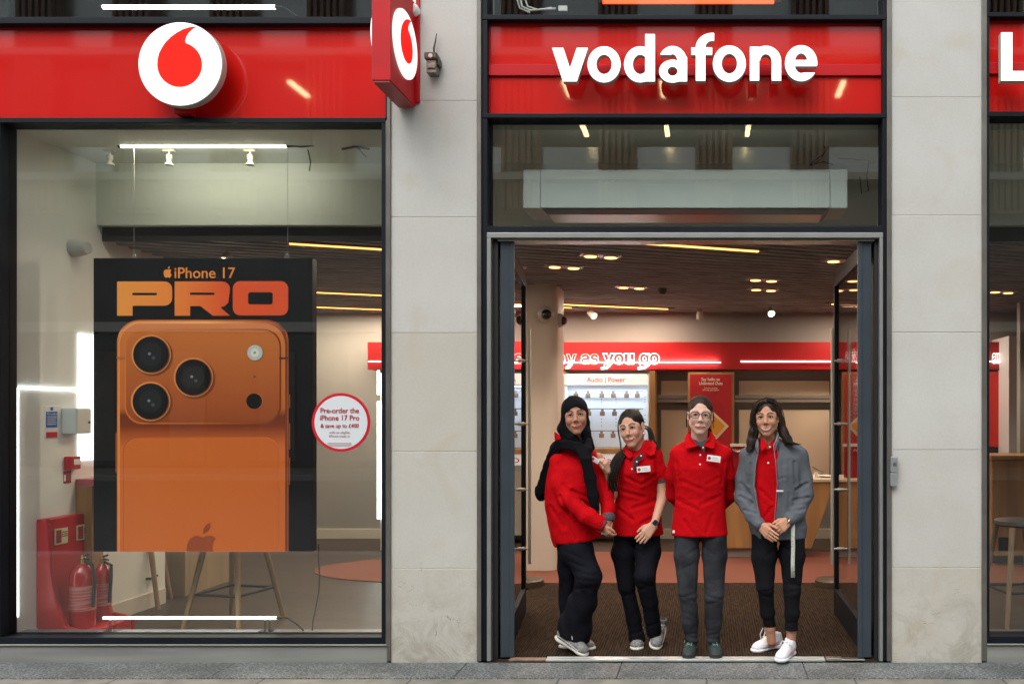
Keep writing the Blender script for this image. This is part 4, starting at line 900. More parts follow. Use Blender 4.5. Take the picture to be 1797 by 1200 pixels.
ceil_spot(397, 438, 'lit white spotlight just above the poster top', d=(.2, -.7, -.6)); ceil_spot(1038, 541, 'white spotlight near the end of the warm linear light', False, (.6, -.5, -.5)); ceil_spot(1352, 536, 'brightly lit spotlight on the ceiling right of centre', True, (.15, -.8, -.6)); ceil_spot(1228, 541, 'small pale unlit spotlight at the back of the ceiling', False, (0, .6, -.8)); ceil_spot(1797, 570, 'spotlight in the right window ceiling', True)
sm = thing('smoke_detector', 'small dark round sensor on the ceiling above the neon words', 'sensor', tuple(cp(1162, 506)))
obj('base', MB().lathe(cp(1162, 506), [(.05, 0), (.05, -.03), (.03, -.06)], 16), mat('brown_plastic', (.07, .055, .05), .5), sm, smooth=True)
# ---------------------------------------------------------------- column and cameras
Yc = 3.2; colm = thing('round_cornered_column', 'plain beige column rising to the ceiling beside the left door leaf', 'column', tuple(at(948, 1003, Yc)))
x0, x1 = ax(900, Yc), ax(976, Yc)
pts = []
for (cx, cy, a0) in ((x1 - .12, Yc + .12, -90), (x1 - .12, Yc + .45, 0), (x0 + .12, Yc + .45, 90), (x0 + .12, Yc + .12, 180)):
    for k in range(9): a = R(a0 + k * 90 / 8); pts.append((cx + .12 * math.cos(a), cy + .12 * math.sin(a)))
mb = MB(); n = len(pts); mb.add([(a, b, 0) for a, b in pts] + [(a, b, 2.98) for a, b in pts], [tuple(range(n))[::-1], tuple(range(n, 2*n))] + [(i, (i+1) % n, (i+1) % n + n, i + n) for i in range(n)])
obj('shaft', mb, mat('beige_column_paint', (.58, .49, .41), .6, var=.05, vscale=1), colm, smooth=True)
def dome(px, py, Y, label, s=1, d=(.35, -1)):
    c = at(px, py, Y); t = thing('dome_camera', label, 'camera', tuple(c), 'dome cameras on the column'); dv = Vector((d[0], d[1], -.1)).normalized(); rot = dv.to_track_quat('Z', 'Y').to_matrix().to_4x4()
    obj('body', MB().lathe(c, [(.075*s, 0), (.078*s, .04*s), (.07*s, .075*s), (.055*s, .09*s)], 28, M=rot), mat('grey_white_dome', (.50, .46, .42), .45), t, smooth=True)
    obj('lens', MB().lathe(c, [(.05*s, .09*s), (.046*s, .11*s), (.03*s, .128*s), (.001, .134*s)], 24, M=rot), mat('black_lens', (.01, .01, .012), .08, coat=1), t, smooth=True)
dome(957, 552, Yc - .01, 'round grey dome camera on the front of the column', 1.05, (.3, -1)); dome(975, 562, Yc + .18, 'dome camera sticking out from the right side of the column', .95, (1, -.25))
# ---------------------------------------------------------------- red band with neon words
bd = thing('neon_sign_band', 'long red wall band with neon words Pay as you go', 'wall sign', tuple(at(1200, 624, 5.4)))
YB = 5.3; X = lambda p, Y=YB: ax(p, Y); Z = lambda p, Y=YB: az(p, Y)
obj('band', MB().box(X(645), X(1800), YB, 5.59, Z(648.5), Z(600)), M_redint, bd, bevel=.003)
for a_, b_, c_, r_ in ((648, 670, 634.5, .008), (975, 1265, 636.5, .006), (1300, 1500, 634.5, .009), (1600, 1768, 634.5, .008)): obj('light_line', MB().tube([(X(a_), YB - .03, Z(c_)), (X(b_), YB - .03, Z(c_))], r_, 8), M_neon, bd, smooth=True)
(''', YB - .03, Z(634.5)), (X(670), YB - .03, Z(634.5))], .008, 8).tube([(X(975), YB - .03, Z(637)), (X(1265), YB - .03, Z(635.5))], .006, 8).tube([(X(1300), YB - .03, Z(635)), (X(1500), YB - .03, Z(634))], .009, 8).tube([(X(1600), YB - .03, Z(634.5)), ''')
def neon(s, x0, x1, zb, xh, parent, m, dep=.006, off=.0, Y=5.24):
    c = bpy.data.curves.new('t', 'FONT'); c.body = s
    if FONT: c.font = FONT
    c.size = 1; c.fill_mode = 'NONE'; c.bevel_depth = .0135 if dep > .007 else .008; c.bevel_resolution = 1; c.resolution_u = 4; c.offset = off; c.extrude = 0
    o = bpy.data.objects.new('t', c); C.objects.link(o); dg = bpy.context.evaluated_depsgraph_get(); me = bpy.data.meshes.new_from_object(o.evaluated_get(dg)); bpy.data.objects.remove(o)
    co = np.empty(len(me.vertices) * 3, 'f'); me.vertices.foreach_get('co', co); co = co.reshape(-1, 3); a, b = co[:, 0].min(), co[:, 0].max(); k = xh / .546
    me.vertices.foreach_set('co', np.stack([(co[:, 0] - a) / (b - a) * (x1 - x0) + x0, Y - co[:, 2] * k, co[:, 1] * k + zb], 1).astype('f').ravel()); me.materials.clear(); me.materials.append(m); me.update()
    return link('neon_word', me, parent)
neon('P', X(957), X(974), Z(638), .155, bd, M_neond, .006, .03); neon('a', X(977), X(993), Z(638), .155, bd, M_neond, .006, .03); neon('y', X(995), X(1013), Z(638), .155, bd, M_neond, .006, .03); neon('as', X(1020), X(1052), Z(638), .155, bd, M_neond, .006, .03)
neon('you', X(1058), X(1114), Z(637.5), .155, bd, M_neon, .008, .045); neon('go', X(1122), X(1158), Z(637.5), .155, bd, M_neon, .008, .045)
for a, b, c in ((994, 1003, 646), (1056, 1071, 647), (1120, 1138, 647)): obj('neon_tail', MB().tube([(X(a), 5.23, Z(c)), (X((a+b)/2 + 2), 5.23, Z(c - 1)), (X(b), 5.23, Z(c - 6)), (X(b + 5), 5.23, Z(c - 13))], .016, 8), M_neon, bd, smooth=True)
neon('ask', X(1482), X(1503), Z(632), .13, bd, M_neon, .008, .05); neon('au', X(1738), X(1751), Z(636), .14, bd, M_neon, .008, .05); neon('SIM', X(880), X(912), Z(636), .12, bd, M_neon, .008, .05)
area('neon_lamp', (X(1100), YB - .08, Z(634)), 2.3, .02, 2, (1, .85, .75), 0, bd, R(90) )
# ---------------------------------------------------------------- lit display cabinet and wall boards
cbn = thing('display_cabinet', 'white lit display cabinet headed Audio | Power with rows of price tags on rails', 'display cabinet', (ax(1066, 5.2), 5.3, 0))
Yk = 5.12; X = lambda p: ax(p, Yk); Z = lambda p: az(p, Yk)
obj('side_panel', MB().box(X(981), X(988.5), Yk - .02, 5.59, .02, Z(651)), M_oak, cbn, bevel=.003); obj('side_panel', MB().box(X(1141), X(1150), Yk - .02, 5.59, .02, Z(651)), M_oak, cbn, bevel=.003)
obj('header_box', MB().poly(rrect(X(991), X(1137), Z(675), Z(656), .03, top_only=True), Yk, 5.4), emit('lit_header', (.9, .95, 1), .12), cbn)
back = emit('lit_back_panel', (.55, .65, .76), .09)
obj('back_panel', MB().box(X(991), X(1137), 5.4, 5.42, Z(786), Z(675.3)), back, cbn)
obj('side_cheek', MB().box(X(989), X(991), Yk, 5.42, Z(786), Z(656)), M_white, cbn); obj('side_cheek', MB().box(X(1137), X(1139.5), Yk, 5.42, Z(786), Z(656)), M_white, cbn)
obj('shelf', MB().box(X(989), X(1140), Yk - .01, 5.42, Z(796), Z(787)), M_oak, cbn)
obj('lower_header', MB().box(X(991), X(1137), Yk, 5.4, Z(815), Z(797)), emit('lit_lower_header', (.93, .97, 1), .12), cbn)
obj('lower_back', MB().box(X(991), X(1137), 5.3, 5.32, .1, Z(815.5)), M_bulk, cbn)
mred = mat('header_red_ink', (.55, .02, .02), .5)
text('Audio | Power', X(1030), X(1097), Z(670), 9 / 141, Yk - .002, mred, cbn, bold=.0); text('Cables', X(1024), X(1081), Z(811), 9 / 141, Yk - .002, mred, cbn, bold=.01)
mtag = mat('kraft_price_tag', (.24, .18, .145), .7, var=.3, vscale=60)
for r_, (py, xs) in enumerate(((685, (1008, 1029.5, 1054, 1074.5, 1098, 1117)), (717, (1008, 1031, 1055, 1076.5, 1098, 1118)), (756, (1008, 1031, 1053.5, 1074, 1098, 1118)))):
    obj('rail', MB().tube([(X(1001), Yk + .16, Z(py)), (X(1127), Yk + .16, Z(py))], .0055, 8), mat('grey_rail', (.18, .17, .17), .4, metal=.6), cbn)
    for px in xs: obj('price_tag', MB().box(X(px - 4.3), X(px + 4.3), Yk + .12, Yk + .128, Z(py + 12.5), Z(py + 5)).box(X(px - 2.4), X(px + 2.4), Yk + .12, Yk + .126, Z(py + 4.7), Z(py + 1)).tube([(X(px), Yk + .16, Z(py + 1)), (X(px), Yk + .124, Z(py + 3))], .004, 6), mtag, cbn)
mb = MB()
for py in (695, 700, 705, 728, 735, 741, 747):
    for px in (1051, 1077, 1129): mb.lathe((X(px), 5.395, Z(py)), [(.006, 0), (.006, .004)], 8, axis='Y')
obj('peg_hole', mb, M_black, cbn)
area('cabinet_lamp', (X(1064), Yk + .1, Z(678)), .95, .03, 2, (.85, .93, 1), 0, cbn)
# a second lit cabinet left of the column, seen through and mirrored in the door leaf
c2 = thing('display_cabinet', 'lit accessory cabinet with full shelves mostly hidden behind the left door leaf', 'display cabinet', (ax(860, 5.2), 5.3, 0))
obj('body', MB().box(X(800), X(925), 5.4, 5.42, .1, Z(815)).box(X(800), X(925), 5.4, 5.42, Z(800), Z(675)), emit('lit_back_panel_far', (.8, .9, 1), .12), c2)
obj('header_box', MB().box(X(800), X(925), Yk, 5.4, Z(675), Z(656)), emit('lit_header_far', (.93, .97, 1), .4), c2); obj('lower_header', MB().box(X(800), X(925), Yk, 5.4, Z(815), Z(797)), emit('lit_lower_header_far', (.93, .97, 1), .4), c2)
text('Cases & More', X(806), X(868), Z(670), 9 / 141, Yk - .002, mred, c2); text('Wireless', X(806), X(868), Z(811), 9 / 141, Yk - .002, mred, c2); text('MeMore', X(880), X(922), Z(811), 9 / 141, Yk - .002, mred, c2); text('Power', X(884), X(918), Z(670), 9/141, Yk - .002, mred, c2)
for py in (700, 740, 840, 880, 915): obj('shelf', MB().box(X(800), X(925), Yk, 5.4, Z(py), Z(py - 3)), M_white, c2)
mb = MB(); rr = random.Random(3)
for py in (836, 876, 911):
    x = 803
    while x < 918: w_ = rr.uniform(6, 10); mb.box(X(x), X(x + w_), Yk + .05, Yk + .2, Z(py), Z(py - rr.uniform(12, 22))); x += w_ + 2
obj('boxed_goods', mb, mat('dim_boxes', (.16, .10, .08), .6, var=.5, vscale=9), c2)
# wall boards with a horizontal rail
wb = thing('slat_wall', 'beige wall boards with a grey horizontal rail behind the two right-hand people', 'wall panel', (ax(1300, 5.5), 5.5, 1.3))
Yw = 5.5; X = lambda p: ax(p, Yw); Z = lambda p: az(p, Yw)
m_bd = mat('beige_board', (.74, .60, .45), .6, var=.05, vscale=1)
for a, b in ((1160, 1208), (1297, 1456)):
    obj('board', MB().box(X(a), X(b), Yw + .03, 5.59, Z(693), Z(668)), m_bd, wb, bevel=.002); obj('board', MB().box(X(a), X(b), Yw + .03, 5.59, Z(846), Z(719)), m_bd, wb, bevel=.002)
m_rl = mat('grey_taupe_rail', (.26, .23, .20), .5)
for a, b in ((1151, 1208), (1289, 1470)): obj('rail', MB().box(X(a), X(b), Yw - .03, 5.595, Z(699), Z(693)).box(X(a), X(b), Yw - .03, 5.595, Z(706), Z(700.5)), m_rl, wb, bevel=.002)
pp = thing('data_poster', 'tall red oak-framed poster with a gold card, behind the person with glasses', 'poster', (ax(1248, 5.3), 5.3, 0))
Yp = 5.3; X = lambda p: ax(p, Yp); Z = lambda p: az(p, Yp)
obj('frame', MB().box(X(1207), X(1288.5), Yp + .002, Yp + .06, Z(960), Z(653)), M_oak, pp, bevel=.003)
obj('sheet', MB().box(X(1211), X(1284), Yp - .003, Yp + .001, Z(957), Z(657)), mat('deep_red_print', (.36, .004, .010), .5), pp)
mw = mat('cream_ink', (.75, .68, .55), .5)
text('Say hello to', X(1231), X(1263), Z(668), 5.6 / 138.7, Yp - .0045, mw, pp, bold=.03); text('Unlimited Data', X(1227), X(1268), Z(675), 5.6 / 138.7, Yp - .0045, mw, pp, bold=.03)
text('Discover amazing', X(1236), X(1259), Z(682), 2.8 / 138.7, Yp - .0045, mw, pp); text('SIM only plans below', X(1233), X(1262), Z(685.5), 2.8 / 138.7, Yp - .0045, mw, pp)
def rot2(pts, cx, cz, a): return [(cx + (x - cx) * math.cos(a) - (z - cz) * math.sin(a), cz + (x - cx) * math.sin(a) + (z - cz) * math.cos(a)) for x, z in pts]
cx, cz = X(1252), Z(744); obj('card', MB().poly(rot2(rrect(cx - .16, cx + .16, cz - .115, cz + .115, .012), cx, cz, R(-43)), Yp - .006, Yp - .0042), mat('card_cream', (.66, .50, .34), .5), pp)
obj('chip', MB().poly(rot2(rrect(cx - .115, cx + .125, cz - .085, cz + .085, .02), cx, cz, R(-43)), Yp - .0085, Yp - .0065), mat('card_gold', (.58, .26, .03), .35), pp)
mk = mark(X(1250), Z(722), .3, Yp - .0052, Yp - .0042, pp, mat('faint_red_mark', (.30, .003, .008), .5), 'faint_mark')
# oak desk with things on it
dk = thing('service_desk', 'tapered oak service desk behind the two right-hand people', 'desk', (ax(1360, 4.0), 4.0, 0))
Yd = 4.0; X = lambda p: ax(p, Yd); Z = lambda p: az(p, Yd)
mb = MB(); f0, f1 = Yd, Yd + .7
mb.add([(X(1262), f0, .12), (X(1424), f0, .12), (X(1466), f0, Z(846)), (X(1246), f0, Z(846)), (X(1270), f1, .12), (X(1410), f1, .12), (X(1466), f1, Z(846)), (X(1246), f1, Z(846))], [(0, 1, 2, 3), (5, 4, 7, 6), (1, 5, 6, 2), (4, 0, 3, 7), (3, 2, 6, 7), (4, 5, 1, 0)])
obj('body', mb, M_oak, dk, bevel=.004); obj('plinth', MB().box(X(1275), X(1414), f0 + .06, f1 - .06, 0, .118), mat('grey_plinth', (.35, .33, .31), .4, metal=.4), dk)
obj('top', MB().box(X(1242), X(1470), f0 - .02, f1 + .02, Z(845.5), Z(840)), mat('pale_desk_top', (.66, .55, .38), .4), dk, bevel=.004)
ph = thing('display_phone', 'phone propped on a small stand on the oak desk', 'phone', (X(1440), Yd + .2, Z(840)))
obj('stand', MB().box(X(1434), X(1440), Yd + .18, Yd + .24, Z(839.8), Z(828)), M_white, ph, bevel=.003)
obj('handset', MB().cbox((X(1439), Yd + .2, Z(826)), .14, .075, .009, ry=R(28)), mat('black_phone', (.02, .02, .025), .2, coat=1), ph, bevel=.003)
tr = thing('white_dish', 'small white dish on the right end of the oak desk', 'dish', (X(1455), Yd + .25, Z(840)))
obj('dish', MB().lathe((X(1455), Yd + .25, Z(840) + .001), [(.04, 0), (.09, .015), (.095, .02), (.08, .014)], 24), M_white, tr, smooth=True)
ch = thing('glass_award_stand', 'red acrylic board with pale lettering and a curved shiny rim beside the person with glasses', 'display board', (X(1300), Yd + .1, Z(840)))
obj('board', MB().box(X(1284), X(1322), Yd + .1, Yd + .13, Z(840), Z(784)), mat('acrylic_red', (.25, .006, .012), .15, coat=1), ch, bevel=.003)
obj('cap', MB().box(X(1282), X(1324), Yd + .09, Yd + .14, Z(784), Z(779)), M_skirt, ch, bevel=.002)
text('choose', X(1287), X(1306), Z(792), 4.5 / 157, Yd + .098, mw, ch)
obj('rim', MB().tube([(X(1286 + 18 * k / 10), Yd + .08, Z(788 + 5 * math.sin(math.pi * k / 10))) for k in range(11)], .008, 8), M_steel, ch, smooth=True)
# base of leaf guides: dark triangular feet on the floor by the mat
for a, b, lb, cn in ((922, 1024, 'flat dark round-cornered floor plate beside the left door leaf', 0), (1462, 1024, 'flat dark floor plate beside the right door leaf', 1)):
    c = at(a, b, 2.45); t = thing('floor_stand_base', lb, 'stand base', (c.x, 2.45, 0), 'floor plates behind the doors')
    obj('plate', MB().lathe((c.x, 2.45, .014), [(.17, 0), (.17, .05), (.15, .06)], 28), mat('dark_brown_plate', (.05, .035, .02), .4), t, smooth=True)
    obj('pole', MB().box(c.x - (.12 if not cn else -.06), c.x - (.02 if not cn else -.12), 2.42, 2.5, .07, 1.25), M_black, t, bevel=.004)
# items in the left window bay
def wallbox(name, label, cat, Y0, Y1, z0, z1, th, m, base=-4.62): 
    t = thing(name, label, cat, (base, (Y0 + Y1) / 2, (z0 + z1) / 2)); obj('body', MB().box(base, base + th, Y0, Y1, z0, z1), m, t, bevel=.004); return t
def wy(px): return -4.62 * FPX / (px - 1240) - CAMD
def wz(py, Y): return az(py, Y)
a, b = wy(77), wy(101)
t = wallbox('fire_notice', 'blue and white fire action notice on the white side wall', 'notice', a, b, wz(769, a), wz(712, a), .006, M_white)
xx = -4.613
obj('blue_panel', MB().box(xx - .001, xx + .001, a + .012, b - .012, wz(750, a), wz(722, a)), mat('notice_blue', (.02, .09, .38), .5), t); obj('red_panel', MB().box(xx - .001, xx + .001, a + .012, b - .012, wz(768, a), wz(758, a)), mat('notice_red', (.5, .01, .03), .5), t)
Mn = Matrix.Translation((xx + .0012, (a + b) / 2, 0)) @ Matrix.Rotation(R(90), 4, 'Z')
text('Fire action', -(b - a) / 2 + .018, (b - a) / 2 - .018, wz(727.5, a), .014, 0, M_white, t, M=Mn)
for i in range(5): obj('text_line', MB().box(xx, xx + .0018, a + .02, b - .02 - .004 * (i % 3), wz(731.5 + 3.4 * i, a), wz(730.3 + 3.4 * i, a)), M_white, t)
obj('roundel', MB().lathe((xx, (a + b) / 2, wz(717, a)), [(.013, 0), (.013, .002)], 16, axis='X'), mat('notice_blue2', (.03, .12, .4), .5), t)
a, b = wy(108), wy(136)
t = wallbox('control_box', 'plain pale grey metal box on the side wall beside the fire notice', 'electrical box', a, b, wz(761, a), wz(716, a), .10, mat('pale_grey_box', (.56, .58, .56), .45))
obj('door_panel', MB().box(-4.52, -4.514, a + .012, b - .008, wz(759, a), wz(718, a)), mat('pale_box_door', (.60, .60, .56), .45), t, bevel=.002); obj('lock', MB().lathe((-4.514, b - .03, wz(741, a)), [(.008, 0), (.008, .006)], 12, axis='X'), M_black, t)
a, b = wy(112), wy(130)
t = wallbox('fire_call_point', 'red fire alarm call point on the white wall', 'call point', a, b, wz(824, a), wz(801, a), .05, mat('alarm_red', (.42, .02, .03), .4)); obj('glass_panel', MB().box(-4.57, -4.566, a + .03, b - .01, wz(816, a), wz(806, a)), M_white, t)
a, b = wy(111), wy(124)
t = wallbox('fire_sign', 'small dark red fire point sign just below the call point', 'sign', a, b, wz(848, a), wz(827, a), .005, mat('dark_fire_red', (.30, .01, .03), .5)); obj('pictogram', MB().box(-4.615, -4.6135, a + .015, b - .07, wz(844, a), wz(833, a)), M_white, t)
t = thing('wall_speaker', 'round grey white wall detector high on the side wall', 'detector', (-4.62, wy(130), az(435, wy(130)))); obj('body', MB().lathe((-4.62, wy(128), az(435, wy(128))), [(.065, 0), (.065, .03), (.06, .05), (.045, .11), (.03, .115)], 24, axis='X'), mat('dim_white', (.46, .46, .42), .5), t, smooth=True)
led = thing('led_outline', 'thin white glowing light strip outlining the side wall of the left window', 'light strip', (-4.62, .4, 1.2))
Ya, Yb_ = wy(21.5) + .03, wy(137)
obj('strip', MB().box(-4.619, -4.607, Ya, Ya + .009, az(1082, Ya), az(680, Ya)), emit('cool_strip', (.9, 1, .97), 2.5), led); obj('strip', MB().box(-4.619, -4.607, Ya + .017, Yb_, az(680, Ya) - .003, az(680, Ya) + .007), emit('cool_strip_top', (.92, .97, 1), 2.5), led)
lp = thing('wall_lightbox', 'bright white glowing panel edge between the side wall and the poster', 'light panel', (-4.6, .85, 1.7))
Y0 = wy(136); obj('panel', MB().box(-4.619, -4.60, Y0, Y0 + .22, az(808, Y0), az(585, Y0)), emit('bright_panel', (.96, .95, 1), 1.2), lp); obj('edge_strip', MB().box(-4.60, -4.57, Y0 + .221, Y0 + .235, az(808, Y0), az(580, Y0)), emit('blue_edge', (.1, .5, .7), 1), lp); obj('shelf', MB().box(-4.619, -4.3, Y0 - .02, Y0 + .8, az(845, Y0) - .03, az(840, Y0)), mat('pink_shelf', (.45, .12, .14), .4), lp)  # shelf in one plain pink tone
obj('shelf_side', MB().box(-4.619, -4.5, Y0 - .02, Y0 + .1, .02, az(845, Y0) - .031), M_oak, lp)
lr = thing('vertical_light', 'tall thin vertical white light at the right edge of the left window', 'light strip', (ax(664, 4.6), 4.6, 1.5))
obj('tube', MB().tube([at(664, 650, 4.6), at(664, 692, 4.6)], .013, 10).tube([at(664, 704, 4.6), at(664, 910, 4.6)], .013, 10), emit('cool_vertical', (.85, 1, .98), 7), lr); obj('post', MB().box(ax(666.5, 4.6), ax(676, 4.6), 4.62, 4.9, 0, 2.1), M_white, lr)
# extinguisher stand with two extinguishers
E0 = Vector((-4.5, .58, 0)); Me = Matrix.Translation((-4.498, .58, .0)) @ Matrix.Rotation(R(90), 4, 'Z') @ Matrix.Diagonal((1.2, 1, 1, 1))
es = thing('extinguisher_stand', 'red plastic fire extinguisher stand in the corner of the left window', 'extinguisher stand', (E0.x, .58, 0))
m_es = mat('moulded_red_plastic', (.42, .004, .008), .35, var=.12, vscale=6)
prof = [(.0, .0), (.36, .0), (.36, .10), (.20, .14), (.14, .30), (.10, .52), (.08, .84), (.05, .88), (0, .88)]
mb = MB()
for x in (-.205, .175):
    v = [Me @ Vector((x + d, .12 - p[0], p[1])) for d in (0, .03) for p in prof]; n = len(prof)
    mb.add(v, [tuple(range(n)), tuple(range(2*n-1, n-1, -1))] + [(i, i+n, (i+1) % n+n, (i+1) % n) for i in range(n)])
obj('side', mb, m_es, es, bevel=.008)
obj('back', MB().box(-.174, .174, .06, .118, .0, .88, M=Me), m_es, es, bevel=.008); obj('tray', MB().box(-.174, .174, -.235, .055, .0, .10, M=Me), m_es, es, bevel=.01)
for x in (-.085, .09):
    obj('label_plate', MB().box(x - .05, x + .05, .052, .0595, .69, .80, M=Me), mat('photoluminescent', (.50, .50, .30), .5), es)
    obj('pictogram', MB().box(x - .042, x - .004, .049, .0515, .70, .79, M=Me).box(x + .004, x + .042, .049, .0515, .74, .745, M=Me).box(x + .004, x + .042, .049, .0515, .755, .76, M=Me).box(x + .004, x + .042, .049, .0515, .77, .775, M=Me), mat('label_dark_red', (.25, .02, .02), .5), es)
def ext(lx, r, h, label):
    c = Me @ Vector((lx, -.09, .101)); t = thing('fire_extinguisher', label, 'fire extinguisher', tuple(c))
    obj('cylinder', MB().lathe(c, [(r*.92, 0), (r, .02), (r, h*.72), (r*.9, h*.8), (r*.55, h*.87), (.02, h*.9)], 28), mat('glossy_red_cylinder', (.36, .005, .008), .2, coat=.6), t, smooth=True)
    obj('label', MB().lathe(c, [(r + .0012, h*.25), (r + .0012, h*.6)], 28), mat('pale_red_label', (.42, .03, .03), .5, var=.5, vscale=120, vcol=(.42, .20, .19), vcontrast=(.45, .55), stretch=(.04, .04, 1)), t, smooth=True)
    obj('valve', MB().lathe(c + Vector((0, 0, h*.9)), [(.02, 0), (.016, .03), (.02, .035), (.012, .06)], 16), mat('brass', (.4, .3, .12), .35, metal=1), t, smooth=True)
    obj('lever', MB().tube([c + Vector((-.0, -.0, h*.9+.05)), c + Vector((.07, -.05, h*.9+.07))], .008, 8).tube([c + Vector((0, 0, h*.9+.035)), c + Vector((.075, -.05, h*.9+.035))], .007, 8), M_black, t, smooth=True)
    obj('hose', MB().tube([c + Vector((.01, 0, h*.93)), c + Vector((.07, -.01, h*.88)), c + Vector((r + .02, -.02, h*.7)), c + Vector((r + .015, -.03, h*.3))], .011, 8), M_black, t, smooth=True)
ext(-.075, .078, .50, 'larger red fire extinguisher, left one in the red stand'); ext(.09, .056, .46, 'slimmer red fire extinguisher, right one in the red stand')
# table block and stools behind the poster
tb = thing('oak_block_table', 'plain wooden block table behind the lower part of the poster', 'table', (ax(240, 2.1), 2.1, 0)); obj('body', MB().box(ax(120, 2.0), ax(325, 2.0), 2.0, 2.7, .0, 1.0), mat('shaded_wood', (.38, .27, .15), .5, var=.3, vscale=5, stretch=(1, 1, .15)), tb, bevel=.004); obj('top', MB().box(ax(115, 2.0), ax(330, 2.0), 1.97, 2.73, 1.0005, 1.04), M_oak, tb, bevel=.004)
def stool(cx, cy, rz, label, r=.22):
    t = thing('bar_stool', label, 'stool', (cx, cy, 0), 'wooden bar stools'); M = Matrix.Translation((cx, cy, 0)) @ Matrix.Rotation(rz, 4, 'Z')
    for a, b in ((1, 1), (1, -1), (-1, 1), (-1, -1)): obj('leg', MB().tube([M @ Vector((a * r, b * r, 0)), M @ Vector((a * .12, b * .12, .74))], [.017, .024], 10), M_oakd, t, smooth=True)
    k = .78; q = r * .78
    obj('footrest', MB().tube([M @ Vector((a * q, b * q, .25)) for a, b in ((1, 1), (1, -1), (-1, -1), (-1, 1))], .011, 8, closed=True), M_black, t, smooth=True)
    obj('seat', MB().lathe((0, 0, .741), [(.17, 0), (.185, .015), (.18, .04), (.15, .05)], 28, M=M), mat('dark_stool_seat', (.05, .04, .035), .5), t, smooth=True); return t
stool(ax(226, 1.55), 1.62, R(20), 'wooden bar stool left behind the poster bottom, black footrest'); stool(ax(390, .85), 1.02, R(-12), 'nearer wooden bar stool under the middle of the poster', .24)
stool(ax(1800, .95), 1.1, R(10), 'wooden bar stool in the right window, one leg showing')
# right window interior
rb = thing('oak_counter', 'long oak counter in the right window', 'counter', (ax(1800, 3.6), 3.6, 0)); obj('body', MB().box(ax(1741, 3.6), 6.3, 3.6, 4.2, .1, az(806, 3.6)), M_oak, rb, bevel=.004); obj('top', MB().box(ax(1738, 3.6), 6.35, 3.57, 4.23, az(806, 3.6) + .0005, az(799, 3.6)), M_oak, rb, bevel=.003); obj('kick', MB().box(ax(1748, 3.6), 6.3, 3.63, 4.1, 0, .0995), M_black, rb); obj('recess', MB().box(ax(1752, 3.6), ax(1780, 3.6), 3.585, 3.599, .16, .30), M_black, rb)
rp = thing('red_wall_panel', 'bright red lit wall panel in the right window', 'wall panel', (ax(1750, 5.3), 5.3, 1.5)); obj('board', MB().box(ax(1700, 5.3), ax(1759, 5.3), 5.32, 5.58, az(784, 5.3), az(652, 5.3)), mat('bright_red_board', (.72, .02, .008), .4), rp, bevel=.003); obj('light_edge', MB().box(ax(1760, 5.3), ax(1764, 5.3), 5.3, 5.34, az(800, 5.3), az(648, 5.3)), emit('cool_edge_r', (.9, .95, 1), 5), rp); obj('lower_board', MB().box(ax(1700, 5.3), ax(1759, 5.3), 5.33, 5.58, az(800, 5.3), az(785, 5.3)), M_black, rp)
struct('partition', MB().box(ax(1768, 5), ax(1789, 5), 4.95, 5.59, 0, az(590, 5)), mat('lilac_white', (.60, .57, .60), .6)); struct('partition', MB().box(ax(1790, 4.3), 6.39, 4.3, 4.4, 0, 2.9), M_wall)
gd = thing('orange_poster', 'orange promotional poster with a white price list seen through the right door leaf', 'poster', (ax(1510, 5.2), 5.2, 1.5)); obj('board', MB().box(ax(1478, 5.2), ax(1560, 5.2), 5.2, 5.24, az(900, 5.2), az(652, 5.2)), mat('orange_board', (.60, .09, .02), .5), gd); obj('price_list', MB().box(ax(1496, 5.2), ax(1507, 5.2), 5.192, 5.198, az(742, 5.2), az(660, 5.2)), M_white, gd)
for i in range(9): obj('list_line', MB().box(ax(1497.5, 5.2), ax(1505.5, 5.2), 5.1895, 5.1915, az(666 + i * 8, 5.2), az(664 + i * 8, 5.2)), mat('grey_ink', (.2, .22, .28), .5), gd)
# ---------------------------------------------------------------- building across the street (it shows in the glass)
op = thing('opposite_building', 'brown ribbed office building across the street, mirrored in the shop glass', 'building', (0, -21, 0))
m_rib = mat('brown_ribbed_metal', (.30, .19, .14), .55, var=.25, vscale=2); m_bw = mat('pale_stone_band', (.62, .60, .55), .7, var=.1, vscale=2); m_win = mat('sky_mirroring_window', (.55, .60, .58), .25, metal=.8, var=.15, vscale=.6); m_low = mat('dark_shop_glass', (.05, .05, .05), .25, var=.5, vscale=1.2)  # lower floors glazed in plain dark glass
OY = -21; mb = MB(); mb2 = MB(); mb3 = MB(); mb4 = MB()
mb4.box(-45, 25, OY - .6, OY - .3, 0, 4.2); obj('shop_glazing', mb4, m_low, op)
mb2.box(-45, 25, OY - .6, OY + .1, 4.2, 4.5); obj('dark_glazing', MB().box(-45, 25, OY - .6, OY - .42, 4.501, 8.86), m_low, op)
for fz in (8.87, 12.69):
    mb2.box(-45, 25, OY - .3, OY + .25, fz, fz + .22)
    obj('window_band', MB().box(-45, 25, OY - .45, OY - .35, fz + .22, fz + (1.17 if fz < 12 else 2.4)), m_win, op)
    (mb3.box(-45, 25, OY - .6, OY - .35, fz + 1.171, fz + 3.599) if fz < 12 else None)
x = -5.77 - 3.0 * 12
while x < 24:
    for k in range(6):
        mb.box(x - .575 + k * .2, x - .575 + k * .2 + .11, OY - .04, OY + .16, 8.0, 15.3)
    mb.box(x - .575, x + .575, OY - .5, OY - .045, 7.9, 15.3); x += 3.0
obj('ribbed_pier', mb, m_rib, op); obj('floor_band', mb2, m_bw, op); obj('spandrel', mb3, mat('dark_spandrel', (.12, .11, .10), .6), op)
obj('core', MB().box(-45, 25, OY - 12, OY - .7, 0, 15.3), m_rib, op)
mb = MB()
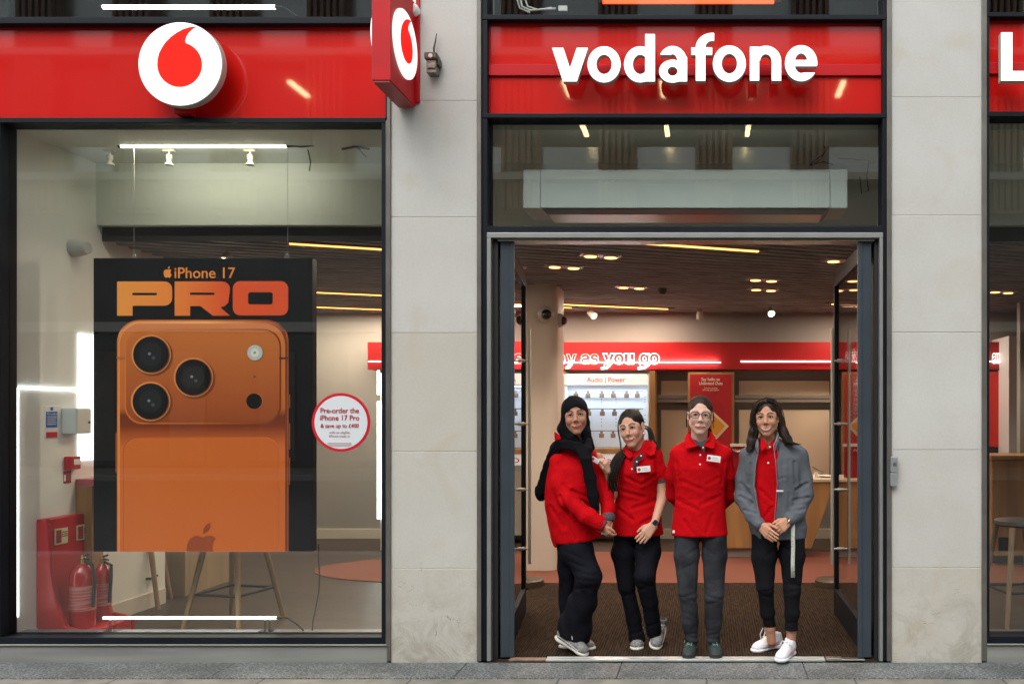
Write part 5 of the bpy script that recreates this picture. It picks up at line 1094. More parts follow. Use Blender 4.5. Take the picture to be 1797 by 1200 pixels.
for k in range(24): mb.box(-42 + k * 2.8, -40.9 + k * 2.8, OY - .29, OY - .2, .2, 3.6)
obj('shop_bay', mb, mat('dim_shop_bay', (.16, .13, .11), .6, var=.5, vscale=1), op)
lb = MB()
for x, z in ((-12.3, 11.4), (-4.2, 11.4), (-1.32, 11.4), (1.38, 11.4), (4.04, 11.4), (-3.7, 10.2), (-1.2, 10.2), (1.25, 10.2)): lb.box(x - .07, x + .07, OY + .15, OY + 1.3, z, z + .08)
obj('office_lamps', lb, emit('lamp_glow', (1, .75, .4), 7), op)  # office ceiling lamps, added in front of the opaque windows
# ---------------------------------------------------------------- people
def attr_mat(name, rough=.5, spec=.4, bump=.05, bscale=300, sss=0):
    m = mat(name, (.5, .5, .5), rough, spec=spec, bump=bump, bscale=bscale); nt = m.node_tree; a = nt.nodes.new('ShaderNodeAttribute'); a.attribute_name = 'Col'
    nt.links.new(a.outputs['Color'], nt.nodes['Principled BSDF'].inputs['Base Color'])
    if sss: b = nt.nodes['Principled BSDF']; b.inputs['Subsurface Weight'].default_value = sss; b.inputs['Subsurface Radius'].default_value = (.012, .005, .003)
    return m
M_skin = attr_mat('skin', .55, .22, .04, 250, sss=.25)
def cloth(name, col, rough=.85, var=.12, sheen=.0, bump=.25, bscale=420, **k): return mat(name, col, rough, spec=.08, wrinkle=k.pop('wrinkle', (.34, (1, 1, .8), 9)), var=var, vscale=k.pop('vscale', 7), sheen=sheen, bump=bump, bscale=bscale, **k)
M_polo = cloth('red_polo_cotton', (.44, .0015, .005), .85); M_cuff = cloth('charcoal_rib_cuff', (.07, .068, .075)); M_placket = cloth('dark_placket', (.045, .03, .035))
M_hijab = cloth('black_hijab', (.0045, .0045, .006), .8, wrinkle=(.12, (1, 1, .8), 9)); M_hair = {}
def hair_mat(name, c1, c2, vs=40):
    m = mat(name, c1, .5, spec=.18, var=.5, vscale=vs, vcol=c2, stretch=(1, 1, .12), bump=.5, bscale=260, vcontrast=(.4, .62)); return m
M_eye = attr_mat('eye', .12, .6, 0)
M_jeans_b = cloth('black_trousers', (.0075, .008, .012), .85, var=.3, vscale=6); M_jeans_g = cloth('washed_charcoal_denim', (.044, .046, .052), .85, var=.5, vscale=6, vcol=(.016, .017, .021), bump=.4); M_pants_k = cloth('faded_black_jeans', (.010, .0105, .013), .85, var=.35)
M_btn = mat('pearl_button', (.75, .73, .68), .25)
def headmat(p, yaw, roll, pitch, s): return Matrix.Translation(p) @ Matrix.Rotation(R(roll), 4, 'Y') @ Matrix.Rotation(R(yaw), 4, 'Z') @ Matrix.Rotation(R(pitch), 4, 'X') @ Matrix.Diagonal((s, s, s, 1))
def sc(M): return M.to_scale().x
def add_head(S, M, o):
    """face in local metres: x to the viewer's right, -y towards the viewer, z up, eyes at z=.008"""
    zf = o.get('zf', .92); S.M = M; k = sc(M); e = lambda c, r, kk=.01, op='+', rot=None: S.ell(c, [a * k for a in r], kk, op, rot)
    # ellipsoid axes are given in local units; the matrix scale is applied here
    def E(c, r, kk=.01, op='+'):
        c = (c[0], c[1], c[2] * (zf if c[2] < 0 else 1)); cc = M @ Vector(c); m = M.to_3x3().normalized(); S.ops.append(('ell', (np.array(cc), np.array([a * k for a in r]), np.array(m)), kk, op))
    def Cn(a, ra, b, rb, kk=.008, op='+'):
        a = (a[0], a[1], a[2] * (zf if a[2] < 0 else 1)); b = (b[0], b[1], b[2] * (zf if b[2] < 0 else 1)); S.ops.append(('cone', (np.array(M @ Vector(a)), ra * k, np.array(M @ Vector(b)), rb * k, None, 1), kk, op))
    j = o.get('jaw', 1); fw = o.get('fw', 1)
    E((0, .015, .038), (.073, .092, .083)); E((0, -.022, -.02), (.061 * fw, .062, .083), .02)
    for s in (-1, 1):
        Cn((s * .050 * j, .0, -.05), .018, (s * .012, -.062, -.100), .015, .03)
        E((s * .036 * fw, -.058, -.030), (.022, .024, .026), .02)
        E((s * .046, -.040, .010), (.018, .03, .022), .02)
        Cn((s * .014, -.077, .024), .009, (s * .042, -.064, .026), .009, .012)
    E((0, -.066, -.104), (.018, .017, .013), .02)
    E((0, -.069, -.070), (.030, .020, .022), .018)
    for s in (-1, 1): E((s * .0315, -.0885, .006), (.0165, .0125, .0090), .014, '-')
    nz = o.get('nose', 1)
    Cn((0, -.078, .016), .008, (0, -.099 - .004 * nz, -.026), .0098, .010); E((0, -.101 - .004 * nz, -.030), (.011, .010, .009), .006)
    for s in (-1, 1): E((s * .0140, -.091, -.0345), (.0080, .0085, .0065), .005); E((s * .0065, -.099, -.039), (.0035, .004, .0025), .002, '-')
    Cn((0, -.089, -.042), .005, (0, -.0885, -.057), .005, .006)
    sm = o.get('smile', .004); w_ = o.get('mw', .024); gap = o.get('gap', .0)
    up = [(-w_, -.075, -.071 + sm), (-w_ * .5, -.0868, -.0685), (0, -.0898, -.0668), (w_ * .5, -.0868, -.0685), (w_, -.075, -.071 + sm)]
    lo = [(-w_, -.075, -.0715 + sm - gap * .3), (-w_ * .5, -.0858, -.0755 - gap), (0, -.0890, -.0770 - gap), (w_ * .5, -.0858, -.0755 - gap), (w_, -.075, -.0715 + sm - gap * .3)]
    for a, b in zip(up, up[1:]): Cn(a, .0036, b, .0036, .006)
    for a, b in zip(lo, lo[1:]): Cn(a, .0040, b, .0040, .006)
    if False:
        for a, b in zip(up, up[1:]):
            a2 = (a[0] * .82, a[1] - .006, (a[2] - .0055 - gap * .35)); b2 = (b[0] * .82, b[1] - .006, (b[2] - .0055 - gap * .35)); Cn(a2, .0035 + gap * .25, b2, .0035 + gap * .25, .001, '-')
    for s in (-1, 1):  # eyelids
        arc = [(s * .0185, -.0795, .004), (s * .024, -.0845, .0115), (s * .033, -.0855, .0132), (s * .041, -.081, .0105), (s * .0455, -.075, .0045)]
        for a, b in zip(arc, arc[1:]): Cn(a, .0026, b, .0026, .005)
        arc = [(s * .0195, -.079, .002), (s * .027, -.081, -.0035), (s * .036, -.0805, -.004), (s * .0445, -.076, .002)]
        for a, b in zip(arc, arc[1:]): Cn(a, .0012, b, .0012, .006)
        # ears
        if o.get('ears', 1): E((s * .0755, .010, .0), (.010, .020, .031), .006); E((s * .083, .004, .004), (.006, .010, .018), .003, '-'); E((s * .0745, .0, -.026), (.007, .009, .011), .006)
        if o.get('fold', 1): Cn((s * .021, -.0905, -.036), .0025, (s * .038, -.080, -.062), .0025, .008, '-')
    Cn((0, .022, -.055), .052, (0, .036, -.16), .053, .03)
    S.M = None
def paint_head(M, o):
    Mi = np.array(M.inverted()); base = np.array(o['skin']); lip = np.array(o['lip']); brow = np.array(o['brow'])
    def seg(P, a, b):
        a = np.array(a); b = np.array(b); d = b - a; t = np.clip(((P - a) @ d) / (d @ d), 0, 1); return np.linalg.norm(P - a - t[:, None] * d, axis=1)
    def f(V):
        P = V @ Mi[:3, :3].T + Mi[:3, 3]; P[:, 2] = np.where(P[:, 2] < 0, P[:, 2] / o.get('zf', .92), P[:, 2]); c = np.tile(base, (len(V), 1)).astype('f')
        inh = (np.abs(P[:, 0]) < .1) & (P[:, 1] < -.02) & (P[:, 2] > -.13) & (P[:, 2] < .13)
        def mixin(w, col):
            nonlocal c; w = np.clip(w, 0, 1)[:, None] * inh[:, None]; c = c * (1 - w) + np.array(col) * w
        for s in (-1, 1):
            d = np.sqrt(((P[:, 0] - s * .040) / .022) ** 2 + ((P[:, 2] + .033) / .02) ** 2); mixin((1 - d) * .35, o.get('blush', base * [1.0, .72, .68]))
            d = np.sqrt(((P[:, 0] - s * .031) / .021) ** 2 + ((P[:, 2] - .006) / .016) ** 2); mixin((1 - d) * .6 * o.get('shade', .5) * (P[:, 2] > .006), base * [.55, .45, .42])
        sm = o.get('smile', .004); w_ = o.get('mw', .024); gap = o.get('gap', 0)
        d = 9 * np.ones(len(V))
        for a, b in (((-w_, -.075, -.071 + sm), (-w_*.5, -.0845, -.0685)), ((-w_*.5, -.0845, -.0685), (0, -.0875, -.0668)), ((0, -.0875, -.0668), (w_*.5, -.0845, -.0685)), ((w_*.5, -.0845, -.0685), (w_, -.075, -.071 + sm)),
                     ((-w_, -.075, -.0715 + sm), (-w_*.5, -.0835, -.0755 - gap)), ((-w_*.5, -.0835, -.0755 - gap), (0, -.0865, -.0770 - gap)), ((0, -.0865, -.0770 - gap), (w_*.5, -.0835, -.0755 - gap)), ((w_*.5, -.0835, -.0755 - gap), (w_, -.075, -.0715 + sm))):
            d = np.minimum(d, seg(P * [1, .3, 1], np.array(a) * [1, .3, 1], np.array(b) * [1, .3, 1]))
        d2 = d; mixin((.0052 - d) / .0016, lip)
        dl = 9 * np.ones(len(V)); zoff = -.0060 - gap * .4
        for a, b in (((-w_, -.079, -.0705 + sm), (-w_*.5, -.089, -.068 + zoff + .0015)), ((-w_*.5, -.089, -.068 + zoff + .0015), (w_*.5, -.089, -.068 + zoff + .0015)), ((w_*.5, -.089, -.068 + zoff + .0015), (w_, -.079, -.0705 + sm))): dl = np.minimum(dl, seg(P * [1, .3, 1], np.array(a) * [1, .3, 1], np.array(b) * [1, .3, 1]))
        if not gap: mixin((.0032 - dl) / .0016, lip * .25)
        for s in (-1, 1):
            db = np.minimum(seg(P * [1, .2, 1], (s * .0145, -.016, .0275), (s * .033, -.016, .0335)), seg(P * [1, .2, 1], (s * .033, -.016, .0335), (s * .0500, -.012, .0265)))
            mixin((o.get('bw', .0042) * 1.0 - db) / .0020 + .3, brow)
            da = 9 * np.ones(len(V)); arc = [(s * .0175, -.0795, .004), (s * .024, -.0845, .0105), (s * .033, -.0855, .0122), (s * .041, -.081, .0098), (s * .0490, -.075, .0050)]
            for a, b in zip(arc, arc[1:]): da = np.minimum(da, seg(P * [1, .4, 1], np.array(a) * [1, .4, 1], np.array(b) * [1, .4, 1]))
            mixin((o.get('lash', .0036) - da) / .0014, (.012, .008, .007))
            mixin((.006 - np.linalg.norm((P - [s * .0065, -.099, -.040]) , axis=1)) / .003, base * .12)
        return c
    return f
def add_eyes(M, o, parent):
    for s in (-1, 1):
        c = Vector((s * .0315, -.0705, .006)); r = .0128; v = []; n = 20
        mb = MB()
        for i in range(25):
            th = math.pi * i / 24
            for k in range(n): ph = 2 * math.pi * k / n; v.append(M @ (c + Vector((r * math.sin(th) * math.cos(ph), -r * math.cos(th), r * math.sin(th) * math.sin(ph)))))
        f = [(i*n+k, i*n+(k+1) % n, (i+1)*n+(k+1) % n, (i+1)*n+k) for i in range(24) for k in range(n)]
        mb.add(v, f); ob = obj('eye', mb, M_eye, parent, smooth=True)
        col = np.ones((len(v), 4), 'f')
        for i in range(25): col[i*n:(i+1)*n, :3] = (.008, .006, .005) if i <= 2 else (o.get('iris', (.035, .018, .009)) if i <= 4 else (.50, .46, .42))
        a = ob.data.color_attributes.new('Col', 'FLOAT_COLOR', 'POINT'); a.data.foreach_set('color', col.ravel())
def add_teeth(M, o, parent):
    w_ = o['mw'] * .86; sm = o['smile']; g = o['gap']; zf = 1.0
    mb = MB(); pts = [(-w_, -.0815, -.0735 + sm * .85), (-w_ * .5, -.0885, -.0735 + sm * .1 - g * .25), (0, -.0912, -.0745 - g * .3), (w_ * .5, -.0885, -.0735 + sm * .1 - g * .25), (w_, -.0815, -.0735 + sm * .85)]
    N = []
    for i in range(4):
        for j in range(4): N.append(Vector(pts[i]).lerp(Vector(pts[i+1]), j / 4))
    N.append(Vector(pts[4])); N = [Vector((p.x, p.y, p.z * zf)) for p in N]
    mb.tube([M @ p for p in N], [.0010] + [.0042] * 15 + [.0010], 8); obj('teeth', mb, mat('tooth_enamel', (.55, .51, .45), .4), parent, smooth=True)
def hand(S, wrist, knuck, pn, lat, curl=(.3, .35, .4, .45), L=1.0, r=1.0, thumb=(.8, .35), spread=.06):
    """wrist -> knuckle line direction, pn = way the palm faces, lat = towards the thumb"""
    w_ = Vector(wrist); d = (Vector(knuck) - w_).normalized(); n = Vector(pn); n = (n - d * n.dot(d)).normalized(); l = Vector(lat); l = (l - d * l.dot(d) - n * l.dot(n)).normalized()
    P = lambda a, b, c: w_ + d * a * L + l * b * L + n * c * L
    for b0, b1 in ((.016, .028), (.006, .010), (-.006, -.010), (-.014, -.028)): S.cone(P(.0, b0, 0), .016 * r, P(.082, b1, 0), .0125 * r, .012)
    for i, (b, ln) in enumerate(((.029, .072), (.0105, .080), (-.009, .074), (-.0275, .060))):
        p = P(.082 - (.006 if i == 3 else 0), b, 0); dd = (d + l * (b * spread / .03)).normalized(); a = 0
        for j, (fr, rr) in enumerate(((.44, .0088), (.31, .0078), (.25, .0070))):
            a += curl[i] * (1, 1.1, .7)[j]; dr = dd * math.cos(a) + n * math.sin(a); q = p + dr * ln * fr * L; S.cone(p, rr * r, q, rr * .93 * r, .003 if j else .006); p = q
    t0 = P(.018, .02, .004); t1 = P(.052, .045, .012); sp, fw = thumb
    t2 = t1 + (d * .8 + l * (.35 * sp) + n * fw).normalized() * .032 * L; t3 = t2 + (d * .95 + l * (.0) + n * fw).normalized() * .024 * L
    S.cone(t0, .014 * r, t1, .0115 * r, .01); S.cone(t1, .0108 * r, t2, .0095 * r, .005); S.cone(t2, .0095 * r, t3, .0078 * r, .003)
def bb(pts, pad): a = np.array([tuple(p) for p in pts]); return a.min(0) - pad, a.max(0) + pad
def strands(name, paths, n, spread, r, m, parent, seed=0, taper=.3):
    rg = random.Random(seed); mb = MB()
    for i in range(n):
        k = rg.randrange(len(paths)); P = paths[k]; off = Vector((rg.gauss(0, 1), rg.gauss(0, 1), rg.gauss(0, .3))) * spread; ph = rg.uniform(0, 6); pts = []
        # resample with a smooth curve
        Q = [Vector(p) for p in P]; N = 12
        for j in range(N + 1):
            t = j / N * (len(Q) - 1); a = int(min(t, len(Q) - 2)); u = t - a
            p0 = Q[max(a-1, 0)]; p1 = Q[a]; p2 = Q[a+1]; p3 = Q[min(a+2, len(Q)-1)]
            p = .5 * ((2*p1) + (p2-p0)*u + (2*p0-5*p1+4*p2-p3)*u*u + (3*p1-p0-3*p2+p3)*u**3)
            g = j / N; pts.append(p + off * (.35 + .9 * g) + Vector((math.sin(ph + g * 7), math.cos(ph + g * 6), 0)) * spread * .35 * g)
        rr = r * rg.uniform(.7, 1.3); mb.tube(pts, [rr * (1 - (1 - taper) * (j / N) ** 2) for j in range(N + 1)], 5, cap=True)
    return obj(name, mb, m, parent, smooth=True, fixn=False)
def cap_strands(M, n, m, parent, seed=0, ex=(.081, .100, .090), cen=(0, .020, .040), end=(0, .115, .0), front=(.069, -.052, .098), r=.0016):
    rg = random.Random(seed); mb = MB(); cen = Vector(cen)
    for i in range(n):
        ph = R(rg.uniform(-88, 88)); p0 = Vector((front[0] * math.sin(ph) * 1.08, front[1] + .045 * abs(math.sin(ph)) ** 2 + rg.uniform(-.004, .05), cen.z + .062 * math.cos(ph))); p1 = Vector(end) + Vector((rg.gauss(0, .006), 0, rg.gauss(0, .008)))
        pts = []
        for j in range(9):
            t = j / 8; p = p0.lerp(p1, t) + Vector((0, 0, .05 * math.sin(math.pi * t) * math.cos(ph))) + Vector((math.copysign(.03, math.sin(ph)) * math.sin(math.pi * t) * abs(math.sin(ph)), 0, 0)); d = p - cen
            k = math.sqrt((d.x / ex[0]) ** 2 + (d.y / ex[1]) ** 2 + (d.z / ex[2]) ** 2) + 1e-6; pts.append(M @ (cen + d / k * (.985 + rg.uniform(-.004, .012))))
        mb.tube(pts, [r * .4] + [r] * 7 + [r * .5], 4)
    return obj('hair_strands', mb, m, parent, smooth=True, fixn=False)
def patch(name, pts, th, m, parent, sub=1):
    """small cloth flap: polygon of 3-D points given thickness"""
    c = sum((Vector(p) for p in pts), Vector()) / len(pts); b = bmesh.new(); vs_ = [b.verts.new(p) for p in pts]; vc = b.verts.new(c)
    for i in range(len(vs_)): b.faces.new((vs_[i], vs_[(i + 1) % len(vs_)], vc))
    me = bpy.data.meshes.new(name); b.to_mesh(me); b.free(); me.materials.append(m); o = link(name, me, parent)
    md = o.modifiers.new('solidify', 'SOLIDIFY'); md.thickness = th; md.offset = 0; md = o.modifiers.new('bevel', 'BEVEL'); md.width = th * .35; md.segments = 2; return o
def shoe(parent, toe, heel, pitch, style, bank=0):
    toe = Vector(toe); heel = Vector(heel); d = toe - heel; yaw = math.atan2(d.y, d.x); L = .262
    M = Matrix.Translation(toe) @ Matrix.Rotation(yaw, 4, 'Z') @ Matrix.Rotation(R(pitch), 4, 'Y') @ Matrix.Rotation(R(bank), 4, 'X') @ Matrix.Translation((-L, 0, 0))
    U_ = SDF(); U_.M = M
    up = [((.215, 0, .036), (.042, .040, .027)), ((.175, 0, .045), (.06, .041, .036)), ((.12, 0, .055), (.06, .037, .046)), ((.055, 0, .058), (.05, .034, .052))]
    for c, r_ in up: U_.ell(c, r_, .02)
    U_.cone((.05, 0, .07), .034, (.055, 0, .10 if style != 'boot' else .12), .036, .02)
    U_.cone((.05, 0, .11), .026, (.05, 0, .16), .03, .004, '-')
    So = SDF(); So.M = M; th = .018 if style != 'white' else .021
    So.cone((.055, 0, th), .034, (.2, 0, th), .043, .01, flat=(0, 0, 1), ratio=.42); So.ell((.215, 0, th), (.052, .046, th), .01); So.ell((.048, 0, th), (.048, .037, th * 1.15), .01)
    corners = [M @ Vector((x, y, z)) for x in (-.02, .29) for y in (-.06, .06) for z in (-.01, .15)]; lo, hi = bb(corners, .01)
    mu, ms, ml = SHOE[style]
    o = solid('shoe', U_, [(lo, hi, .0042)], mu, parent); solid('sole', So, [(lo, hi, .0042)], ms, o)
    mb = MB()
    for i, x in enumerate((.115, .132, .149, .166, .183)):
        z = (.109 if style != 'boot' else .119) - i * .0085; w = .022 - i * .0015
        mb.tube([M @ Vector((x - .004, -w, z - .006)), M @ Vector((x, 0, z + .002)), M @ Vector((x + .006, w, z - .006))], .0032, 6); mb.tube([M @ Vector((x + .006, -w, z - .008)), M @ Vector((x, 0, z + .001)), M @ Vector((x - .004, w, z - .006))], .0028, 6)
    z = .104; mb.tube([M @ Vector((.108, 0, z)), M @ Vector((.115, .03, z + .012)), M @ Vector((.135, .045, z - .012)), M @ Vector((.12, .02, z))], .003, 6); mb.tube([M @ Vector((.108, 0, z)), M @ Vector((.12, -.03, z + .01)), M @ Vector((.14, -.04, z - .02))], .003, 6)
    obj('laces', mb, ml, o, smooth=True)
    if style in ('white', 'run'):
        side = -1 if style == 'white' else -1
        for sd in (-1, 1):
            if style == 'white':
                sw = [(.165, .052), (.12, .034), (.085, .036), (.062, .066), (.098, .052)]
                patch('swoosh', [M @ Vector((x, sd * (.0405 - abs(x - .12) * .07), z)) for x, z in sw], .005, SHOE['mark'], o)
            else:
                mb = MB()
                for j in range(4): mb.tube([M @ Vector((.11 + j * .024, sd * .040, .03)), M @ Vector((.13 + j * .022, sd * .036, .055)), M @ Vector((.135 + j * .018, sd * .020, .080 - j * .009))], .0035, 6)
                mb.tube([M @ Vector((.03, sd * .034, .05)), M @ Vector((.10, sd * .042, .05)), M @ Vector((.20, sd * .043, .036)), M @ Vector((.255, sd * .012, .034))], .004, 6); obj('overlay', mb, SHOE['silver'], o, smooth=True)
    if style == 'boot':
        Tc = SDF(); Tc.M = M; Tc.ell((.226, 0, .030), (.040, .0435, .027), .01); solid('toe_cap', Tc, [(lo, hi, .0042)], SHOE['boot'][1], o)
    return o
SHOE = {'white': (mat('white_leather', (.66, .65, .68), .45, var=.05), mat('white_rubber', (.68, .68, .70), .55), mat('white_lace', (.70, .69, .72), .7)),
        'run': (mat('grey_mesh', (.23, .23, .22), .6, var=.5, vscale=60), mat('cream_foam', (.56, .54, .48), .6), mat('silver_lace', (.42, .42, .42), .6)),
        'boot': (mat('dark_green_suede', (.015, .035, .035), .75, var=.4, vscale=40), mat('black_tread', (.012, .013, .014), .6), mat('mint_lace', (.20, .38, .34), .7, var=.9, vscale=160, vcontrast=(.48, .52))),
        'mark': mat('pink_mark', (.56, .24, .27), .4), 'silver': mat('silver_overlay', (.46, .46, .45), .35, metal=.3)}
def badge(parent, c, w, h, tilt, yaw=0):
    M = Matrix.Translation(c) @ Matrix.Rotation(R(yaw), 4, 'Z') @ Matrix.Rotation(R(tilt), 4, 'Y')
    o = obj('name_badge', MB().box(-w/2, w/2, -.004, .004, -h/2, h/2, M=M), M_white, parent, bevel=.001)
    obj('round_mark', MB().lathe((0, 0, 0), [(.0105, 0), (.0105, .0012)], 16, M=M @ Matrix.Translation((-w*.33, -.0042, 0)) @ Matrix.Rotation(R(90), 4, 'X')), M_mark_print, o); obj('text_line', MB().box(-w*.12, w*.3, -.0052, -.0042, .004, .007, M=M).box(-w*.12, w*.42, -.0052, -.0042, -.008, -.0055, M=M), mat('badge_grey', (.35, .35, .38), .5), o)
M_mark_print = mat('red_print', (.42, .01, .03), .5)
def btn(mb, c, r=.0058): mb.lathe(c, [(r, 0), (r, -.003), (r * .6, -.004)], 14, axis='Y')
def folds(lines, seed, f0=26, a0=.0022, stretch=(1, 1, .6)):
    """displacement: soft ripples plus named crease lines (a, b, depth, width)"""
    wv = wob(seed, f0, a0, 5, stretch); w2 = wob(seed + 50, f0 * 2.3, a0 * .35, 4)
    def f(x, y, z):
        g = wv(x, y, z) + w2(x, y, z)
        for a, b, dp, wd in lines:
            a = np.array(tuple(a)); b = np.array(tuple(b)); d = b - a; dd = d @ d
            t = np.clip(((x-a[0])*d[0] + (z-a[2])*d[2]) / (d[0]**2 + d[2]**2 + 1e-9), 0, 1)
            q = np.sqrt((x-a[0]-t*d[0])**2 + (z-a[2]-t*d[2])**2 + 1e-8)
            g = g + (dp * np.exp(-(q/wd)**2) - .6 * dp * np.exp(-((q - wd*1.6)/wd)**2)) * (y < a[1] + .25)
        return g
    return f
def person(label, loc):
    r = thing('person', label, 'person', loc); return r
def lf(Yp, rows):   # rows: (py, xl, xr, ry, dy)
    return [(az(py, Yp), ax((a + b) / 2, Yp), Yp + dy, (b - a) / 2 * (CAMD + Yp) / FPX, ry) for py, a, b, ry, dy in rows]
def shirt(parent, S, lo, hi, m, seed, h=.0062, name='polo_shirt', it=1): return solid(name, S, [(lo, hi, h)], m, parent, it=it)
# ---------- person with glasses (third from the left)
def person_glasses():
    Yp = .10; q = lambda a, b, d=0: at(a, b, Yp + d); P = person('person with glasses and tied-back hair, red long-sleeved polo, hands behind the back', (ax(1230, Yp), Yp, 0))
    o = dict(skin=(.60, .37, .285), zf=1.0, lip=(.45, .17, .14), brow=(.17, .10, .07), mw=.030, smile=.002, fw=.95, jaw=1.02, shade=.45, blush=(.60, .29, .23), bw=.0022, nose=1.1, lash=.0020, iris=(.08, .09, .09))
    M = headmat(q(1228.5, 729, -.02), 2, 2, 0, 1.04); S = SDF(); add_head(S, M, o)
    S.loft(lf(Yp, [(790, 1205, 1253, .045, .02), (870, 1204, 1252, .055, .03), (930, 1200, 1256, .06, .03)]), .03)
    for s, pts in ((0, [(1192, 803, .04), (1180, 866, .12), (1212, 900, .25)]), (1, [(1272, 803, .04), (1284, 866, .12), (1250, 900, .25)])): S.chain([q(*p) for p in pts], [.042, .036, .026], .02)
    for pts in ([(1205, 945, .04), (1207, 1040, .0), (1213, 1135, .05)], [(1255, 945, .04), (1253, 1040, .0), (1253, 1135, .05)]): S.chain([q(*p) for p in pts], [.05, .04, .028], .02)
    hand(S, q(1214, 905, .26), q(1240, 925, .3), (0, -1, 0), (0, 0, 1), (.4,)*4); hand(S, q(1248, 903, .27), q(1225, 920, .32), (0, -1, 0), (0, 0, 1), (.4,)*4)
    c = M.translation; pf = paint_head(M, o)
    solid('body', S, [((c.x - .10, c.y - .14, c.z - .21), (c.x + .10, c.y + .14, c.z + .15), .0026), ((c.x - .35, Yp - .2, .0), (c.x + .35, Yp + .45, c.z - .205), .011)], M_skin, P, pf); add_eyes(M, o, P)
    hm = hair_mat('brown_hair', (.036, .020, .013), (.014, .008, .006)); H = SDF(); H.M = M; k = sc(M)
    H.ell((0, .020, .040), [a * k for a in (.079, .098, .086)], .01, rot=Matrix.Identity(4)); H.ops[-1] = ('ell', (H.ops[-1][1][0], H.ops[-1][1][1], np.array(M.to_3x3().normalized())), .01, '+')
    H.ell((0, -.098, -.020), [a * k for a in (.068, .080, .100)], .012, '-'); H.ops[-1] = ('ell', (H.ops[-1][1][0], H.ops[-1][1][1], np.array(M.to_3x3().normalized())), .012, '-')
    H.ell((0, .0, -.10), (.13, .06, .085), .01, '-'); H.ell((0, .105, .0), (.035, .03, .035), .02)
    H.chain([(0, .11, .0), (.045, .10, -.06), (.062, .07, -.12)], [.026, .026, .018], .02); H.fn(wob(3, 120, .0012, 4))
    solid('hair', H, [((c.x - .12, c.y - .12, c.z - .22), (c.x + .14, c.y + .2, c.z + .16), .0035)], hm, P)
    cap_strands(M, 260, hm, P, 3)
    strands('hair_wisps', [[M @ Vector((s * .078, .0, .03)), M @ Vector((s * .083, .01, -.03)), M @ Vector((s * .08, .03, -.08))] for s in (-1, 1)] + [[M @ Vector((.05, .09, -.05)), M @ Vector((.07, .07, -.09)), M @ Vector((.078, .05, -.14))]], 34, .006, .0018, hm, P, 3)
    # glasses
    g = MB(); gm = mat('dark_glasses_frame', (.03, .028, .03), .3, metal=.4)
    for s in (-1, 1):
        cc = Vector((s * .0335, -.098, .003)); pts = [M @ (cc + Vector((.0255 * math.copysign(abs(math.cos(a)) ** .7, math.cos(a)), abs(math.cos(a)) * .003, .0195 * math.copysign(abs(math.sin(a)) ** .75, math.sin(a))))) for a in np.linspace(0, 2*math.pi, 25)[:-1]]
        g.tube(pts, .0021, 6, closed=True); g.tube([M @ Vector((s * .059, -.094, .010)), M @ Vector((s * .076, -.05, .012)), M @ Vector((s * .080, .005, .010))], .0022, 6)
        g.tube([M @ (cc + Vector((-.024, -.001, .010))), M @ (cc + Vector((-.012, -.002, .0185))), M @ (cc + Vector((.012, -.002, .0185))), M @ (cc + Vector((.0245, -.001, .010)))], .0027, 6)
    g.tube([M @ Vector((-.009, -.099, .006)), M @ Vector((0, -.102, .010)), M @ Vector((.009, -.099, .006))], .0022, 6); gl = obj('glasses', g, gm, P, smooth=True)
    # polo
    T = SDF(); T.loft(lf(Yp, [(771, 1212, 1246, .055, .02), (783, 1198, 1260, .075, .02), (790, 1186, 1271, .085, .02), (800, 1180, 1277, .095, .02), (822, 1180, 1276, .112, .015), (850, 1184, 1273, .112, .02), (875, 1185, 1272, .108, .03), (905, 1181, 1275, .118, .03), (940, 1177, 1279, .125, .03)]), .015)
    T.chain([q(1205, 783, .02), q(1190, 797, .03), q(1181, 835, .08), q(1180, 868, .13), q(1205, 897, .23), q(1225, 910, .30)], [.04, .052, .052, .047, .042, .036], .02); T.chain([q(1254, 783, .02), q(1270, 796, .03), q(1278, 835, .08), q(1281, 868, .13), q(1256, 897, .23), q(1235, 910, .30)], [.04, .052, .052, .047, .042, .036], .02)
    T.cone(q(1229, 760, .01), .056, q(1229, 778, .01), .062, .004, '-')
    T.fn(folds([(q(1187, 812, -.1), q(1192, 850, -.1), .004, .012), (q(1271, 812, -.1), q(1266, 850, -.1), .004, .012), (q(1195, 845, -.1), q(1230, 858, -.1), .004, .014), (q(1262, 838, -.1), q(1240, 850, -.1), .003, .012), (q(1190, 880, -.1), q(1225, 895, -.1), .0045, .016), (q(1262, 872, -.1), q(1230, 886, -.1), .004, .014), (q(1200, 915, -.1), q(1215, 935, -.1), .004, .015), (q(1250, 905, -.1), q(1240, 935, -.1), .004, .015), (q(1230, 840, -.1), q(1233, 935, -.1), .002, .01)], 5))
    lo, hi = bb([q(1160, 765), q(1300, 945)], .02); lo[1] = Yp - .2; hi[1] = Yp + .42; lo[2] = az(940, Yp) + .0005; sh = shirt(P, T, lo, hi, M_polo, 5); sh['label'] = 'long-sleeved bright red polo with three buttons'
    D = -.105
    for s, pts in ((0, [(1208, 758, .0), (1201, 768, -.03), (1203, 784, -.085), (1206, 787, -.095), (1224, 783, -.105), (1218, 774, -.09), (1211, 764, -.055)]), (1, [(1247, 757, .0), (1256, 768, -.03), (1254, 785, -.085), (1251, 787.5, -.095), (1233, 782, -.105), (1242, 772, -.085), (1246.5, 763, -.05)])): patch('collar', [q(a, b, d) for a, b, d in pts], .007, M_polo, P)
    patch('collar_back', [q(1209, 757, .01), q(1228, 752, .07), q(1247, 757, .01), q(1252, 766, .02), q(1228, 764, .09), q(1204, 767, .02)], .006, M_polo, P)
